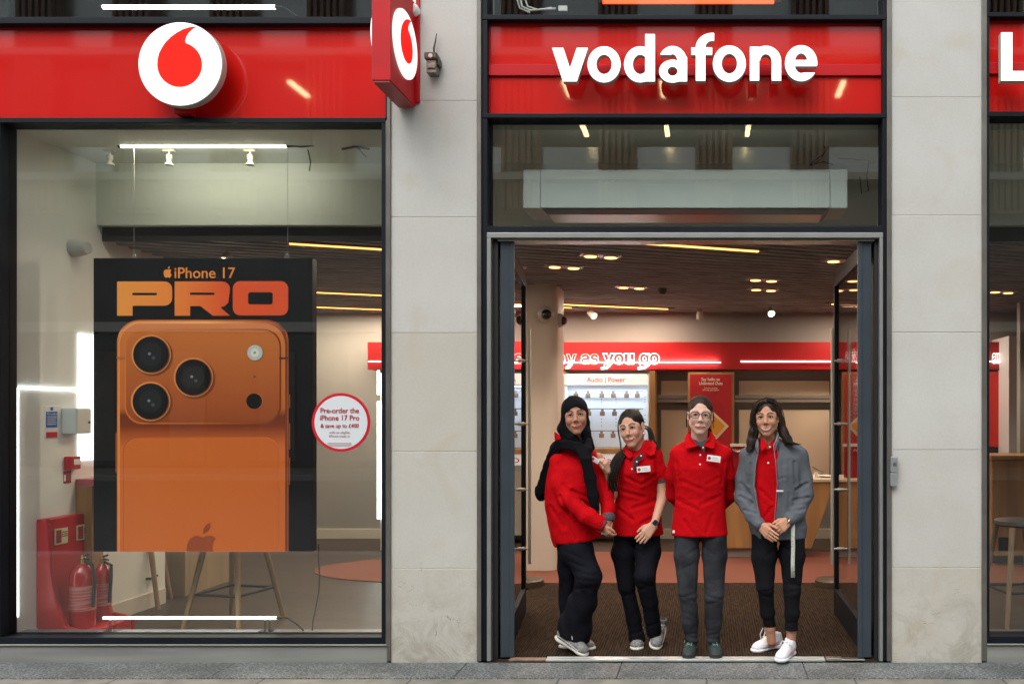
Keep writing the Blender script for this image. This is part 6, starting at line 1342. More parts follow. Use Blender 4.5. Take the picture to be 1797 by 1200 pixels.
    patch('undershirt', [q(1216, 770, -.062), q(1229, 777, -.078), q(1243, 770, -.062), q(1240, 779, -.088), q(1230, 784, -.1), q(1219, 779, -.088)], .006, mat('black_undershirt', (.02, .018, .02), .8), P)
    patch('placket', [q(1228, 782, -.108), q(1238, 783, -.108), q(1236, 797, -.122)], .005, M_placket, P)
    b = MB(); [btn(b, q(x, y, d)) for x, y, d in ((1234, 785, -.114), (1229, 798, -.124), (1228.5, 814.5, -.133))]; obj('buttons', b, M_btn, P, smooth=True)
    obj('placket_stitch', MB().tube([q(1220, 829, -.131), q(1232, 831, -.131), q(1234, 822, -.131)], .0012, 5), cloth('dark_red_thread', (.30, .002, .006)), P)
    badge(P, q(1252.5, 804.5, -.113), .088, .040, 8, 4); patch('hem_label', [q(1180, 930, -.03), q(1184, 930, -.04), q(1184, 935, -.04), q(1180, 935, -.03)], .003, M_white, P)
    # jeans
    J = SDF(); J.chain([q(1206, 928, .03), q(1205, 975, .01), q(1207, 1042, -.01), q(1211, 1090, .03), q(1214, 1124, .05)], [.088, .084, .060, .054, .046], .02); J.chain([q(1252, 928, .03), q(1254, 975, .01), q(1253, 1045, -.01), q(1252, 1090, .03), q(1251, 1124, .05)], [.088, .082, .062, .056, .050], .02)
    def pants_folds(seed, ys, xc): 
        w0 = wob(seed, 30, .002, 4)
        def f(x, y, z):
            g = w0(x, y, z)
            for i, (zy, x_, amp, sl) in enumerate(ys): g = g + amp * np.exp(-((z - zy - (x - x_) * sl) / .011) ** 2) * np.exp(-((x - x_) / .07) ** 2) * (1 + 0 * y)
            return g
        return f
    z_ = lambda p: az(p, Yp)
    J.fn(pants_folds(4, [(z_(1042), ax(1205, Yp), .007, .25), (z_(1050), ax(1215, Yp), .005, -.3), (z_(1046), ax(1256, Yp), .007, -.25), (z_(1055), ax(1248, Yp), .005, .3), (z_(1112), ax(1212, Yp), .007, .1), (z_(1119), ax(1216, Yp), .007, -.2), (z_(1113), ax(1252, Yp), .007, .15), (z_(1120), ax(1249, Yp), .006, -.1), (z_(965), ax(1215, Yp), .005, .6), (z_(965), ax(1246, Yp), .005, -.6), (z_(990), ax(1208, Yp), .003, .5), (z_(1075), ax(1208, Yp), .003, -.4)], 0))
    lo, hi = bb([q(1170, 918), q(1285, 1127)], .01); lo[1] = Yp - .16; hi[1] = Yp + .2; solid('jeans', J, [(lo, hi, .0065)], M_jeans_g, P)
    shoe(P, (ax(1207, .01), .015, .0), (ax(1215, .2), .26, 0), 0, 'boot'); shoe(P, (ax(1257, .01), .015, 0), (ax(1252, .2), .26, 0), 0, 'boot')
# ---------- person in the grey jacket (far right)
def ell_l(S, M, c, r, k, op='+'):
    s = sc(M); S.ops.append(('ell', (np.array(M @ Vector(c)), np.array([a * s for a in r]), np.array(M.to_3x3().normalized())), k, op))
def person_jacket():
    Yp = .10; q = lambda a, b, d=0: at(a, b, Yp + d); P = person('smiling person in an open grey zip jacket, hands clasped, white trainers', (ax(1355, Yp), Yp, 0))
    o = dict(skin=(.46, .235, .145), zf=1.0, lip=(.34, .10, .08), brow=(.03, .018, .013), mw=.034, smile=.011, gap=.007, fw=1.06, jaw=1.02, shade=.65, bw=.0044, lash=.0032, ears=1)
    M = headmat(q(1345.3, 733, -.02), -9, -3, 0, 1.0); S = SDF(); add_head(S, M, o)
    S.loft(lf(Yp, [(785, 1335, 1375, .045, .03), (860, 1340, 1388, .05, .03), (930, 1340, 1390, .05, .03)]), .04)
    wl, wr = q(1334, 922, -.14), q(1385, 913, -.13)
    S.chain([q(1315, 806, .03), q(1304, 875, .0), wl], [.042, .036, .023], .02); S.chain([q(1400, 806, .03), q(1412, 872, .0), wr], [.042, .036, .023], .02)
    for pts in ([(1342, 950, .03), (1342, 1035, .0), (1351, 1100, .06), (1354, 1125, .08)], [(1388, 950, .03), (1389, 1035, -.02), (1389, 1100, -.0), (1388, 1128, .02)]): S.chain([q(*p) for p in pts], [.06, .04, .033, .031], .02)
    hand(S, wr, q(1362, 932, -.19), (-.3, 1, -.3), (-.5, -.2, .8), (.25, .3, .35, .45), .93, .95, (.5, .2))
    hand(S, wl, q(1350, 937, -.20), (.3, 1, .2), (.6, -.2, .8), (.10, .12, .16, .2), .98, .95, (.6, .2))
    c = M.translation; pf = paint_head(M, o)
    lo, hi = bb([q(1325, 905, -.3), q(1395, 960, -.05)], .02)
    solid('body', S, [((c.x - .10, c.y - .14, c.z - .22), (c.x + .10, c.y + .14, c.z + .15), .0026), (lo, hi, .0028), ((c.x - .16, Yp - .1, .03), (c.x + .22, Yp + .2, .34), .006), ((c.x - .30, Yp - .2, .335), (c.x + .35, Yp + .3, c.z - .215), .011)], M_skin, P, pf); add_eyes(M, o, P); add_teeth(M, o, P)
    nl = MB(); hm = hair_mat('dark_brown_wavy_hair', (.045, .026, .017), (.008, .006, .005), 26)
    H = SDF(); ell_l(H, M, (.0, .022, .038), (.083, .10, .092), .01); ell_l(H, M, (.004, -.100, -.030), (.063, .078, .108), .010, '-'); ell_l(H, M, (0, -.03, -.12), (.06, .07, .09), .01, '-'); H.M = M
    H.chain([(-.070, .0, .04), (-.082, -.01, -.02), (-.088, -.02, -.09), (-.105, -.03, -.155), (-.118, -.045, -.195)], [.024, .022, .030, .032, .018], .02)
    H.chain([(.070, .03, .04), (.088, .03, -.03), (.100, .02, -.10), (.13, .01, -.155), (.155, 0, -.18)], [.024, .028, .030, .024, .012], .02); H.chain([(0, .07, -.02), (0, .08, -.12)], [.06, .06], .03)
    H.fn(wob(8, 75, .0035, 5, (1, 1, .35))); solid('hair', H, [((c.x - .19, c.y - .13, c.z - .25), (c.x + .24, c.y + .2, c.z + .16), .0036)], hm, P)
    L_ = lambda *p: M @ Vector(p)
    strands('hair_strands', [[L_(-.05, -.05, .09), L_(-.080, -.045, .02), L_(-.082, -.05, -.06), L_(-.10, -.05, -.13), L_(-.13, -.055, -.19), L_(-.125, -.06, -.215)], [L_(-.07, -.02, .07), L_(-.092, -.03, .0), L_(-.097, -.03, -.08), L_(-.12, -.04, -.15), L_(-.105, -.055, -.20)],
                             [L_(.05, -.045, .085), L_(.082, -.02, .02), L_(.095, .0, -.05), L_(.10, -.01, -.12), L_(.145, -.02, -.165), L_(.20, -.02, -.185)], [L_(.07, .0, .08), L_(.098, .01, .0), L_(.105, .0, -.09), L_(.13, -.02, -.15), L_(.17, -.02, -.185)],
                             [L_(.006, -.06, .120), L_(-.045, -.070, .095), L_(-.078, -.055, .03), L_(-.090, -.045, -.05)], [L_(.006, -.03, .130), L_(-.05, -.04, .108), L_(-.088, -.02, .03), L_(-.095, -.02, -.06)], [L_(.006, .0, .132), L_(-.05, .0, .112), L_(-.09, .01, .03), L_(-.096, .0, -.06)], [L_(.012, -.02, .130), L_(.06, -.02, .105), L_(.093, .0, .03), L_(.10, .0, -.06)], [L_(.01, -.06, .118), L_(.06, -.04, .09), L_(.09, .0, .03), L_(.10, .01, -.05)]], 300, .0075, .0026, hm, P, 12)
    T = SDF(); T.loft(lf(Yp, [(772, 1330, 1362, .06, .01), (785, 1322, 1376, .075, .01), (800, 1318, 1384, .095, .01), (850, 1318, 1388, .100, .01), (900, 1318, 1392, .100, .01), (930, 1318, 1398, .105, .01)]), .01); T.cone(q(1346, 762, .0), .050, q(1345, 776, -.02), .055, .004, '-'); T.fn(folds([(q(1335, 860, -.1), q(1355, 880, -.1), .004, .012), (q(1355, 890, -.1), q(1340, 910, -.1), .004, .012)], 9))
    lo, hi = bb([q(1310, 768), q(1405, 931)], .01); lo[1] = Yp - .15; hi[1] = Yp + .15; solid('polo_shirt', T, [(lo, hi, .006)], M_polo, P)
    patch('collar', [q(1336, 766, -.05), q(1334, 783, -.10), q(1337, 792, -.115), q(1348, 781, -.12), q(1342, 773, -.09)], .006, M_polo, P); patch('collar', [q(1359, 770, -.05), q(1356, 784, -.11), q(1349, 781, -.12), q(1354, 774, -.09)], .006, M_polo, P)
    b = MB(); btn(b, q(1351, 784, -.122)); btn(b, q(1348, 812, -.115)); obj('buttons', b, M_btn, P, smooth=True)
    mj = cloth('grey_fleece_jacket', (.105, .115, .13), .9, var=.2); K = SDF()
    K.loft(lf(Yp, [(768, 1328, 1370, .065, .03), (780, 1318, 1384, .085, .03), (790, 1306, 1398, .10, .03), (802, 1303, 1408, .115, .03), (830, 1306, 1408, .125, .02), (870, 1310, 1408, .128, .02), (905, 1312, 1413, .128, .02), (925, 1314, 1418, .13, .02), (946, 1319, 1416, .122, .02)]), .015)
    K.chain([q(1326, 786, .03), q(1313, 800, .03), q(1305, 840, .03), q(1302, 874, .0), q(1320, 905, -.08), q(1333, 920, -.135)], [.045, .056, .055, .052, .046, .036], .02); K.chain([q(1388, 786, .03), q(1402, 800, .03), q(1410, 838, .03), q(1413, 868, .0), q(1400, 900, -.07), q(1386, 913, -.125)], [.045, .058, .057, .056, .048, .037], .02)
    K.chain([q(1365, 758, -.01), q(1363, 775, -.075), q(1357, 795, -.115)], [.016, .018, .012], .015); K.chain([q(1327, 768, -.0), q(1330, 785, -.085), q(1332, 800, -.11)], [.016, .016, .012], .015)
    zr = np.array([az(p, Yp) for p in (950, 925, 905, 880, 850, 815, 790, 775, 760)]); xl = np.array([ax(p, Yp) for p in (1336, 1335, 1332, 1328, 1323, 1326, 1331, 1332, 1332)]); xr = np.array([ax(p, Yp) for p in (1357, 1357, 1359, 1362, 1364, 1361, 1356, 1358, 1360)])
    def opening(x, y, z):
        a = np.interp(z.ravel(), zr, xl)[None, None, :]; b_ = np.interp(z.ravel(), zr, xr)[None, None, :]
        lat = np.maximum(a - x, x - b_); return np.maximum(lat, y - (Yp + .02))
    K.ops = K.ops; K.fn(opening, '-', .006)
    # sleeves and cuffs must stay whole where they pass the opening
    K.chain([q(1320, 905, -.08), q(1331, 919, -.135)], [.046, .036], .01); K.chain([q(1400, 900, -.07), q(1387, 912, -.125)], [.048, .038], .01)
    K.fn(folds([(q(1302, 850, -.1), q(1316, 868, -.1), .006, .012), (q(1300, 872, -.1), q(1320, 884, -.1), .007, .012), (q(1307, 895, -.1), q(1328, 900, -.1), .006, .01), (q(1398, 860, -.1), q(1418, 850, -.1), .007, .012), (q(1395, 878, -.1), q(1420, 874, -.1), .007, .012), (q(1392, 896, -.1), q(1410, 893, -.1), .006, .01), (q(1395, 812, -.1), q(1397, 850, -.1), .006, .012), (q(1318, 815, -.1), q(1316, 850, -.1), .005, .012), (q(1375, 800, -.1), q(1372, 900, -.1), .003, .012), (q(1384, 865, -.1), q(1386, 905, -.1), .004, .008), (q(1366, 840, -.1), q(1378, 838, -.1), .003, .008)], 21, 22, .0028))
    lo, hi = bb([q(1283, 752), q(1432, 948)], .01); lo[1] = Yp - .27; hi[1] = Yp + .2; lo[2] = az(944, Yp); shirt(P, K, lo, hi, mj, 0, .0058, 'jacket')['label'] = 'open grey zip-up jacket with rolled wide cuffs'
    z = MB(); z.tube([q(x, y, d) for x, y, d in ((1366, 762, -.06), (1357.5, 782, -.115), (1361.5, 815, -.125), (1364, 850, -.122), (1359.5, 905, -.12), (1357.5, 940, -.115))], .0022, 6); z.tube([q(x, y, d) for x, y, d in ((1329, 770, -.06), (1330.5, 790, -.10), (1326, 815, -.12), (1322.5, 850, -.12), (1331.5, 905, -.12), (1335.5, 935, -.115))], .0022, 6); obj('zip', z, mat('zip_grey', (.22, .2, .2), .4, metal=.4), P, smooth=True)
    for a, b_ in ((q(1328, 914, -.11), q(1336, 924, -.148)), (q(1393, 905, -.098), q(1383, 915, -.135))): obj('cuff', MB().tube([a, a.lerp(b_, .1), a.lerp(b_, .5), b_], [.036, .041, .040, .036], 18), mj, P, smooth=True)
    obj('chest_label', MB().cbox(q(1368.5, 861, -.125), .045, .003, .010), mat('white_thread', (.6, .62, .7), .6), P)
    tp = MB(); pts = [(1392, 912, -.12), (1391.5, 930, -.13), (1391.8, 960, -.12), (1391.2, 990, -.115), (1391.6, 1013, -.11)]; v = [q(a + s, b_, d) for a, b_, d in pts for s in (-3.4, 3.4)]; tp.add(v, [(i*2, i*2+1, i*2+3, i*2+2) for i in range(4)])
    t_ = obj('measuring_tape', tp, mat('pale_tape', (.55, .57, .50), .5, var=.6, vscale=90, vcontrast=(.35, .45)), smooth=True); md = t_.modifiers.new('solidify', 'SOLIDIFY'); md.thickness = .003; tag(t_, 'pale measuring tape hanging from the hand of the person in the grey jacket', 'measuring tape')
    obj('bracelet', MB().tube([wr.lerp(q(1362, 932, -.19), .12) + Vector((.030 * math.cos(a) * .5, -.004 + .026 * math.sin(a), .028 * math.cos(a))) for a in np.linspace(0, 6.283, 19)[:-1]], .0022, 6, closed=True), mat('gold', (.6, .42, .2), .25, metal=1), P, smooth=True)
    obj('earring', MB().lathe(M @ Vector((.078, -.004, -.034)), [(.003, -.003), (.005, 0), (.003, .003)], 10), mat('gold_stud', (.7, .5, .25), .2, metal=1), P)
    J = SDF(); J.chain([q(1342, 925, .02), q(1341, 975, .01), q(1342, 1030, -.01), q(1347, 1075, .04), q(1351, 1098, .06)], [.090, .083, .057, .046, .040], .02); J.chain([q(1389, 925, .02), q(1390, 975, .0), q(1390, 1035, -.03), q(1390, 1075, -.01), q(1388.5, 1100, .0)], [.090, .083, .055, .048, .042], .02)
    w0 = wob(31, 34, .002, 5)
    J.fn(lambda x, y, z: w0(x, y, z) + sum(.006 * np.exp(-((z - az(p, Yp) - (x - ax(c_, Yp)) * sl) / .010) ** 2) * np.exp(-((x - ax(c_, Yp)) / .06) ** 2) for p, c_, sl in ((1033, 1345, .2), (1042, 1340, -.3), (1022, 1392, -.2), (1034, 1388, .25), (1090, 1389, .1), (1088, 1350, .2), (965, 1352, .7), (960, 1378, -.7))) + 0 * y)
    lo, hi = bb([q(1308, 930), q(1425, 1100)], .01); lo[1] = Yp - .17; hi[1] = Yp + .2; lo[2] = az(1103, Yp); solid('jeans', J, [(lo, hi, .0062)], M_pants_k, P)
    obj('turn_up', MB().tube([q(1388.8, 1093, .0), q(1388.6, 1104, .002)], [.0455, .0455], 20), M_pants_k, P, smooth=True)
    shoe(P, (ax(1320, .16), .17, 0), (ax(1366, .3), .30, 0), 0, 'white'); shoe(P, (ax(1366, -.06), -.07, .0), (ax(1392, .13), .16, 0), 0, 'white')
    ll = MB(); ll.tube([at(1336, 1122, .19), at(1334, 1112, .18), at(1339, 1101, .18), at(1343, 1106, .18), at(1340, 1118, .18)], .0034, 6); obj('loose_lace', ll, SHOE['white'][2], P, smooth=True)
# ---------- person with the ponytail (second from the left)
def person_ponytail():
    Yp = .26; q = lambda a, b, d=0: at(a, b, Yp + d); P = person('person with a dark ponytail and smartwatch in a short-sleeved red polo', (ax(1118, Yp), Yp, 0))
    o = dict(skin=(.52, .285, .195), zf=1.0, lip=(.42, .12, .10), brow=(.05, .032, .025), mw=.029, smile=.007, fw=1.02, shade=.6, bw=.0044, lash=.0030, nose=1.0)
    M = headmat(q(1108.5, 752, -.02), -13, -11, 0, 1.04); S = SDF(); add_head(S, M, o)
    S.cone(M @ Vector((0, .025, -.06)), .048, q(1124, 800, .03), .06, .03)
    S.loft(lf(Yp, [(800, 1105, 1140, .05, .03), (870, 1100, 1140, .06, .03), (930, 1098, 1140, .06, .03)]), .04)
    wr = q(1147.5, 921, -.12); S.chain([q(1153, 808, .02), q(1161, 845, .0), q(1163, 872, -.01), wr], [.045, .040, .036, .0235], .02)
    wl = q(1066.5, 826, -.13); S.chain([q(1092, 808, .03), q(1082, 850, .03), q(1074, 868, -.04), wl], [.045, .036, .032, .022], .02)
    for pts in ([(1094, 950, .03), (1098, 1030, .02), (1116, 1130, .06)], [(1138, 950, .02), (1132, 1015, -.04), (1150, 1120, .05)]): S.chain([q(*p) for p in pts], [.055, .04, .028], .02)
    hand(S, wr, q(1131, 940, -.15), (-.2, 1, -.1), (-.8, -.1, -.3), (.05, .08, .1, .14), .96, .95, (.5, .15), .10)
    hand(S, wl, q(1061.5, 806, -.16), (-.8, .5, 0), (-.4, -.8, .2), (.45, .5, .55, .6), .70, .88, (.5, .35))
    c = M.translation; pf = paint_head(M, o); l1, h1 = bb([q(1118, 868, -.2), q(1175, 962, .03)], .02); l1[1] = Yp - .25; l2, h2 = bb([q(1052, 788, -.15), q(1085, 872, .06)], .012)
    l2[1] = Yp - .25; h2[1] = Yp + .12; h1[1] = Yp + .08
    solid('body', S, [((c.x - .12, c.y - .15, c.z - .27), (c.x + .15, c.y + .17, c.z + .15), .0027), (l1, h1, .003), (l2, h2, .003), ((c.x - .14, Yp - .2, .0), (c.x + .26, Yp + .3, c.z - .262), .011)], M_skin, P, pf); add_eyes(M, o, P)
    hm = hair_mat('black_brown_hair', (.012, .008, .006), (.005, .004, .003), 30)
    H = SDF(); ell_l(H, M, (0, .020, .038), (.079, .098, .087), .01); ell_l(H, M, (0, -.098, -.022), (.067, .078, .103), .010, '-'); ell_l(H, M, (0, .0, -.10), (.13, .065, .085), .01, '-'); ell_l(H, M, (0, .10, .01), (.045, .035, .045), .02)
    H.fn(wob(14, 120, .001, 4)); solid('hair', H, [((c.x - .13, c.y - .13, c.z - .14), (c.x + .15, c.y + .2, c.z + .15), .0035)], hm, P)
    cap_strands(M, 260, hm, P, 5)
    L_ = lambda *p: M @ Vector(p); paths = [[L_(-.02, -.065, .105), L_(-.062, -.055, .06), L_(-.074, -.060, .0), L_(-.076, -.055, -.07), L_(-.08, -.06, -.12)],
        [L_(0, .11, .0), q(1102, 782, .06), q(1086, 796, -.03), q(1076, 815, -.11), q(1074, 840, -.13), q(1077, 862, -.125)], [L_(0, .11, .0), q(1106, 785, .05), q(1092, 800, -.06), q(1081, 820, -.12), q(1077, 845, -.13)]]
    pr = [[L_(.02, .11, .02), L_(.09, .09, -.02), q(1146, 772, .02), q(1155, 788, -.02)], [L_(.02, .11, .0), L_(.085, .08, -.03), q(1142, 775, .02), q(1149, 790, -.02)]]
    strands('ponytail', paths[1:], 130, .012, .0036, hm, P, 5); strands('loose_hair', pr, 60, .007, .0026, hm, P, 6); strands('face_strand', paths[:1], 14, .0022, .0016, hm, P, 7)
    gd = mat('gold_hoop', (.75, .6, .35), .2, metal=1); e0 = M @ Vector((.078, -.002, -.05)); obj('earring', MB().tube([e0 + Vector((.004 * math.sin(a), .014 * math.cos(a), .016 * math.sin(a))) for a in np.linspace(0, 6.283, 17)[:-1]], .0024, 6, closed=True), gd, P, smooth=True)
    T = SDF(); T.loft(lf(Yp, [(776, 1118, 1140, .05, .02), (787, 1100, 1148, .07, .02), (796, 1090, 1158, .085, .02), (808, 1084, 1162, .105, .01), (828, 1084, 1160, .125, .0), (850, 1084, 1156, .118, .01), (875, 1080, 1154, .112, .02), (905, 1075, 1160, .12, .02), (940, 1071, 1165, .125, .02)]), .015)
    T.chain([q(1134, 782, .02), q(1149, 797, .02), q(1157, 825, .01), q(1161, 843, .0)], [.04, .052, .052, .047], .02); T.chain([q(1108, 788, .02), q(1095, 800, .03), q(1086, 825, .05), q(1082, 845, .05)], [.035, .048, .05, .046], .02)
    nk = [q(1118, 765, .0), q(1113, 780, -.05), q(1113, 793, -.11)]; T.chain(nk, [.05, .045, .006], .004, op='-')
    T.fn(folds([(q(1100, 838, -.1), q(1125, 850, -.1), .005, .013), (q(1150, 835, -.1), q(1130, 848, -.1), .005, .013), (q(1090, 862, -.1), q(1130, 872, -.1), .005, .013), (q(1150, 880, -.1), q(1110, 892, -.1), .005, .014), (q(1085, 895, -.1), q(1110, 912, -.1), .005, .014), (q(1155, 905, -.1), q(1125, 918, -.1), .005, .013), (q(1150, 812, -.1), q(1152, 832, -.1), .005, .01)], 33))
    lo, hi = bb([q(1050, 768), q(1180, 945)], .02); lo[1] = Yp - .2; hi[1] = Yp + .22; lo[2] = az(938.5, Yp); shirt(P, T, lo, hi, M_polo, 0)['label'] = 'short-sleeved red polo with open collar and dark placket'
    for a, b_ in ((q(1160, 840, .0), q(1161.5, 846.5, .0)), (q(1082.5, 841, .05), q(1081.5, 847, .05))): obj('sleeve_band', MB().tube([a, b_], [.0475, .046], 22), M_cuff, P, smooth=True)
    patch('collar', [q(1145, 772, .0), q(1152, 782, -.03), q(1149, 797, -.085), q(1141, 800, -.10), q(1128, 792, -.11), q(1139, 782, -.07)], .007, M_polo, P); patch('collar', [q(1098, 790, -.02), q(1096, 797, -.07), q(1104, 805, -.105), q(1111, 800, -.11), q(1108, 792, -.09)], .007, M_polo, P)
    patch('placket', [q(1127, 793, -.112), q(1130, 800, -.114), q(1122, 809, -.122), q(1113, 827, -.132), q(1111, 818, -.128), q(1112, 806, -.12)], .006, M_placket, P)
    b = MB(); [btn(b, q(x, y, d)) for x, y, d in ((1125, 799.5, -.12), (1117.5, 810, -.128), (1109, 822.5, -.133))]; obj('buttons', b, M_btn, P, smooth=True)
    badge(P, q(1129.5, 823, -.138), .090, .038, -5, 0)
    wc = wr.lerp(q(1131, 940, -.15), -.22) ; dv = (q(1131, 940, -.15) - wr).normalized(); rt = dv.to_track_quat('Z', 'Y').to_matrix().to_4x4()
    wt = obj('watch', MB().lathe(wc, [(.0265, -.012), (.0275, 0), (.0265, .012)], 20, M=rt), M_black, P, smooth=True); obj('watch_case', MB().cbox(wc + Vector((-.003, -.029, .004)), .031, .010, .036, ry=R(35)), mat('watch_glass', (.012, .012, .016), .12, coat=1), P, bevel=.004)
    obj('watch_rim', MB().cbox(wc + Vector((-.003, -.0265, .004)), .036, .008, .041, ry=R(35)), M_steel, P, bevel=.004)
    rg_ = P; J = SDF(); J.chain([q(1100, 922, .03), q(1094, 970, .02), q(1100, 1030, .01), q(1112, 1085, .04), q(1118, 1124, .06)], [.073, .082, .056, .049, .057], .02); J.chain([q(1138, 922, .03), q(1138, 965, -.02), q(1131, 1010, -.09), q(1140, 1055, -.03), q(1148, 1108, .04)], [.073, .085, .071, .056, .053], .02)
    w0 = wob(41, 30, .0025, 5)
    J.fn(lambda x, y, z: w0(x, y, z) + sum(.006 * np.exp(-((z - az(p, Yp) - (x - ax(c_, Yp)) * sl) / .011) ** 2) * np.exp(-((x - ax(c_, Yp)) / .06) ** 2) for p, c_, sl in ((1018, 1135, -.3), (1026, 1128, .2), (1040, 1105, .2), (960, 1115, -.6), (1095, 1142, .3), (1110, 1118, .2))) + 0 * y)
    lo, hi = bb([q(1060, 915), q(1172, 1126)], .01); lo[1] = Yp - .2; hi[1] = Yp + .2; solid('trousers', J, [(lo, hi, .0064)], M_jeans_b, P)
    shoe(P, (ax(1116, .2), .215, 0), (ax(1121, .42), .46, 0), 0, 'run'); shoe(P, (ax(1147, .2), .24, .0), (ax(1158, .4), .46, 0), 22, 'run', -14)
# ---------- person in the hijab (far left)
def person_hijab():
    Yp = .16; q = lambda a, b, d=0: at(a, b, Yp + d); P = person('person in a black hijab and long black scarf, loose long-sleeved red top, flared black trousers', (ax(1005, Yp), Yp, 0))
    o = dict(skin=(.40, .195, .125), zf=1.0, lip=(.36, .10, .085), brow=(.025, .016, .012), mw=.028, smile=.007, fw=1.08, shade=.6, bw=.0046, lash=.0032, ears=0)
    M = headmat(q(1010, 729.5, -.03), 8, -6, 0, 1.03); S = SDF(); add_head(S, M, o)
    S.loft(lf(Yp, [(800, 990, 1025, .055, .04), (870, 990, 1025, .06, .04), (925, 992, 1025, .06, .04)]), .04)
    wr = q(1059, 922, -.15); wl = q(1068, 913, -.10)
    S.chain([q(976, 808, -.0), q(996, 870, -.08), wr], [.045, .040, .024], .02); S.chain([q(1048, 805, .04), q(1066, 862, .02), wl], [.045, .038, .024], .02)
    for pts in ([(1008, 955, .02), (1036, 1012, -.08), (1003, 1115, .02)], [(1000, 955, .08), (1000, 1030, .13), (1000, 1125, .14)]): S.chain([q(*p) for p in pts], [.055, .04, .03], .02)
    hand(S, wr, q(1064, 931, -.155), (.8, .6, 0), (.3, -.6, .7), (.5, .55, .6, .65), .72, .92, (.5, .4)); hand(S, wl, q(1064, 928, -.14), (-.8, .5, 0), (-.2, -.7, .6), (.6, .6, .6, .6), .7, .9)
    c = M.translation; pf = paint_head(M, o); l1, h1 = bb([q(1045, 905, -.22), q(1085, 948, -.05)], .012)
    solid('body', S, [((c.x - .10, c.y - .14, c.z - .20), (c.x + .11, c.y + .12, c.z + .13), .0027), (l1, h1, .0028), ((c.x - .25, Yp - .2, .05), (c.x + .32, Yp + .3, c.z - .195), .011)], M_skin, P, pf); add_eyes(M, o, P)
    H = SDF(); ell_l(H, M, (-.004, .022, .034), (.087, .110, .098), .01); H.M = M
    H.chain([(0, .03, -.03), (.0, .03, -.10), (-.01, .035, -.15)], [.084, .078, .085], .03); H.chain([(-.065, .04, -.02), (-.085, .05, -.075), (-.06, .05, -.13)], [.03, .038, .04], .03)
    H.chain([(.058, .0, -.05), (.055, -.015, -.11), (.065, -.02, -.17), (.085, -.03, -.215)], [.030, .028, .026, .020], .02); H.chain([(-.045, -.0, -.08), (-.03, -.015, -.13), (.0, -.02, -.18)], [.028, .03, .03], .025)
    ell_l(H, M, (.005, -.098, -.024), (.0575, .085, .084), .008, '-'); H.cone((.012, -.10, -.125), .024, (.012, -.03, -.125), .018, .01, '-'); H.cone((.02, -.10, -.15), .016, (.02, -.02, -.15), .010, .01, '-')
    H.fn(wob(51, 60, .002, 5, (1, 1, .5))); solid('hijab', H, [((c.x - .15, c.y - .15, c.z - .30), (c.x + .17, c.y + .19, c.z + .17), .0036)], M_hijab, P)
    T = SDF(); T.loft(lf(Yp, [(778, 985, 1030, .06, .04), (788, 972, 1040, .085, .04), (800, 970, 1046, .10, .04), (822, 962, 1050, .125, .02), (850, 957, 1050, .138, .01), (885, 955, 1050, .13, .02), (920, 960, 1052, .13, .03), (945, 965, 1056, .13, .03), (960, 970, 1050, .12, .03)]), .015)
    T.chain([q(988, 794, .02), q(981, 810, -.01), q(984, 845, -.06), q(998, 878, -.11), q(1030, 905, -.15), q(1053, 919, -.155)], [.048, .057, .062, .060, .052, .044], .02); T.chain([q(1028, 792, .03), q(1038, 806, .03), q(1054, 842, .03), q(1064, 868, .0), q(1068, 893, -.06), q(1066, 908, -.09)], [.045, .052, .052, .048, .044, .04], .02)
    # the hem slants: cut below a tilted plane
    zc = az(950, Yp); xc = ax(1005, Yp)
    T.fn(lambda x, y, z: (zc + .0 + (x - ax(958, Yp)) * .0 - z) * 1.0 + np.where(x < ax(978, Yp), -.035, 0) * 1.0 + (ax(1005, Yp) - x) * -.12 + 0 * y, '&')
    T.fn(folds([(q(990, 850, -.1), q(1040, 895, -.1), .006, .014), (q(985, 870, -.1), q(1000, 900, -.1), .006, .012), (q(1005, 860, -.1), q(1045, 880, -.1), .005, .012), (q(965, 890, -.1), q(990, 925, -.1), .006, .016), (q(985, 905, -.1), q(1010, 945, -.1), .005, .015), (q(1010, 915, -.1), q(1050, 930, -.1), .006, .012), (q(1058, 845, -.1), q(1064, 870, -.1), .005, .01), (q(978, 815, -.1), q(1000, 850, -.1), .004, .014)], 61, 22, .003))
    lo, hi = bb([q(940, 772), q(1090, 965)], .01); lo[1] = Yp - .26; hi[1] = Yp + .24; shirt(P, T, lo, hi, M_polo, 0, .0064, 'long_sleeved_top')
    for a, b_ in ((q(1051, 918, -.15), q(1061, 924, -.16)), (q(1066.5, 903, -.085), q(1068, 915, -.105))): obj('cuff', MB().tube([a, a.lerp(b_, .15), a.lerp(b_, .7), b_], [.043, .046, .043, .034], 20), M_cuff, P, smooth=True)
    patch('collar_edge', [q(973, 757, .03), q(984, 765, .0), q(984, 772, -.02), q(974, 772, .02)], .012, M_polo, P)
    # scarf: one band over the near shoulder and down the back, the other across the chest and down the front
    K = SDF(); fl = (.3, -.8, .4)
    K.chain([q(1034, 790, -.08), q(1015, 785, -.10), q(995, 781, -.08), q(982, 783, -.03), q(971, 803, .02), q(960, 835, .06), q(950, 860, .08), q(950, 871, .08)], [.023, .028, .030, .033, .038, .042, .040, .034], .012, flat=(-.3, 1, -.5), ratio=.5)
    K.chain([q(985, 772, .03), q(976, 786, .04), q(965, 815, .06), q(954, 850, .06), q(946, 868, .06)], [.030, .038, .036, .028, .02], .02)
    K.chain([q(992, 776, -.09), q(1014, 785, -.12), q(1028, 805, -.14), q(1036, 840, -.135), q(1041, 870, -.13), q(1044, 892, -.125)], [.024, .032, .036, .037, .036, .030], .012, flat=(0, 1, -.1), ratio=.45)
    K.chain([q(1033, 775, -.07), q(1031, 790, -.11), q(1030, 805, -.13)], [.024, .028, .025], .015)
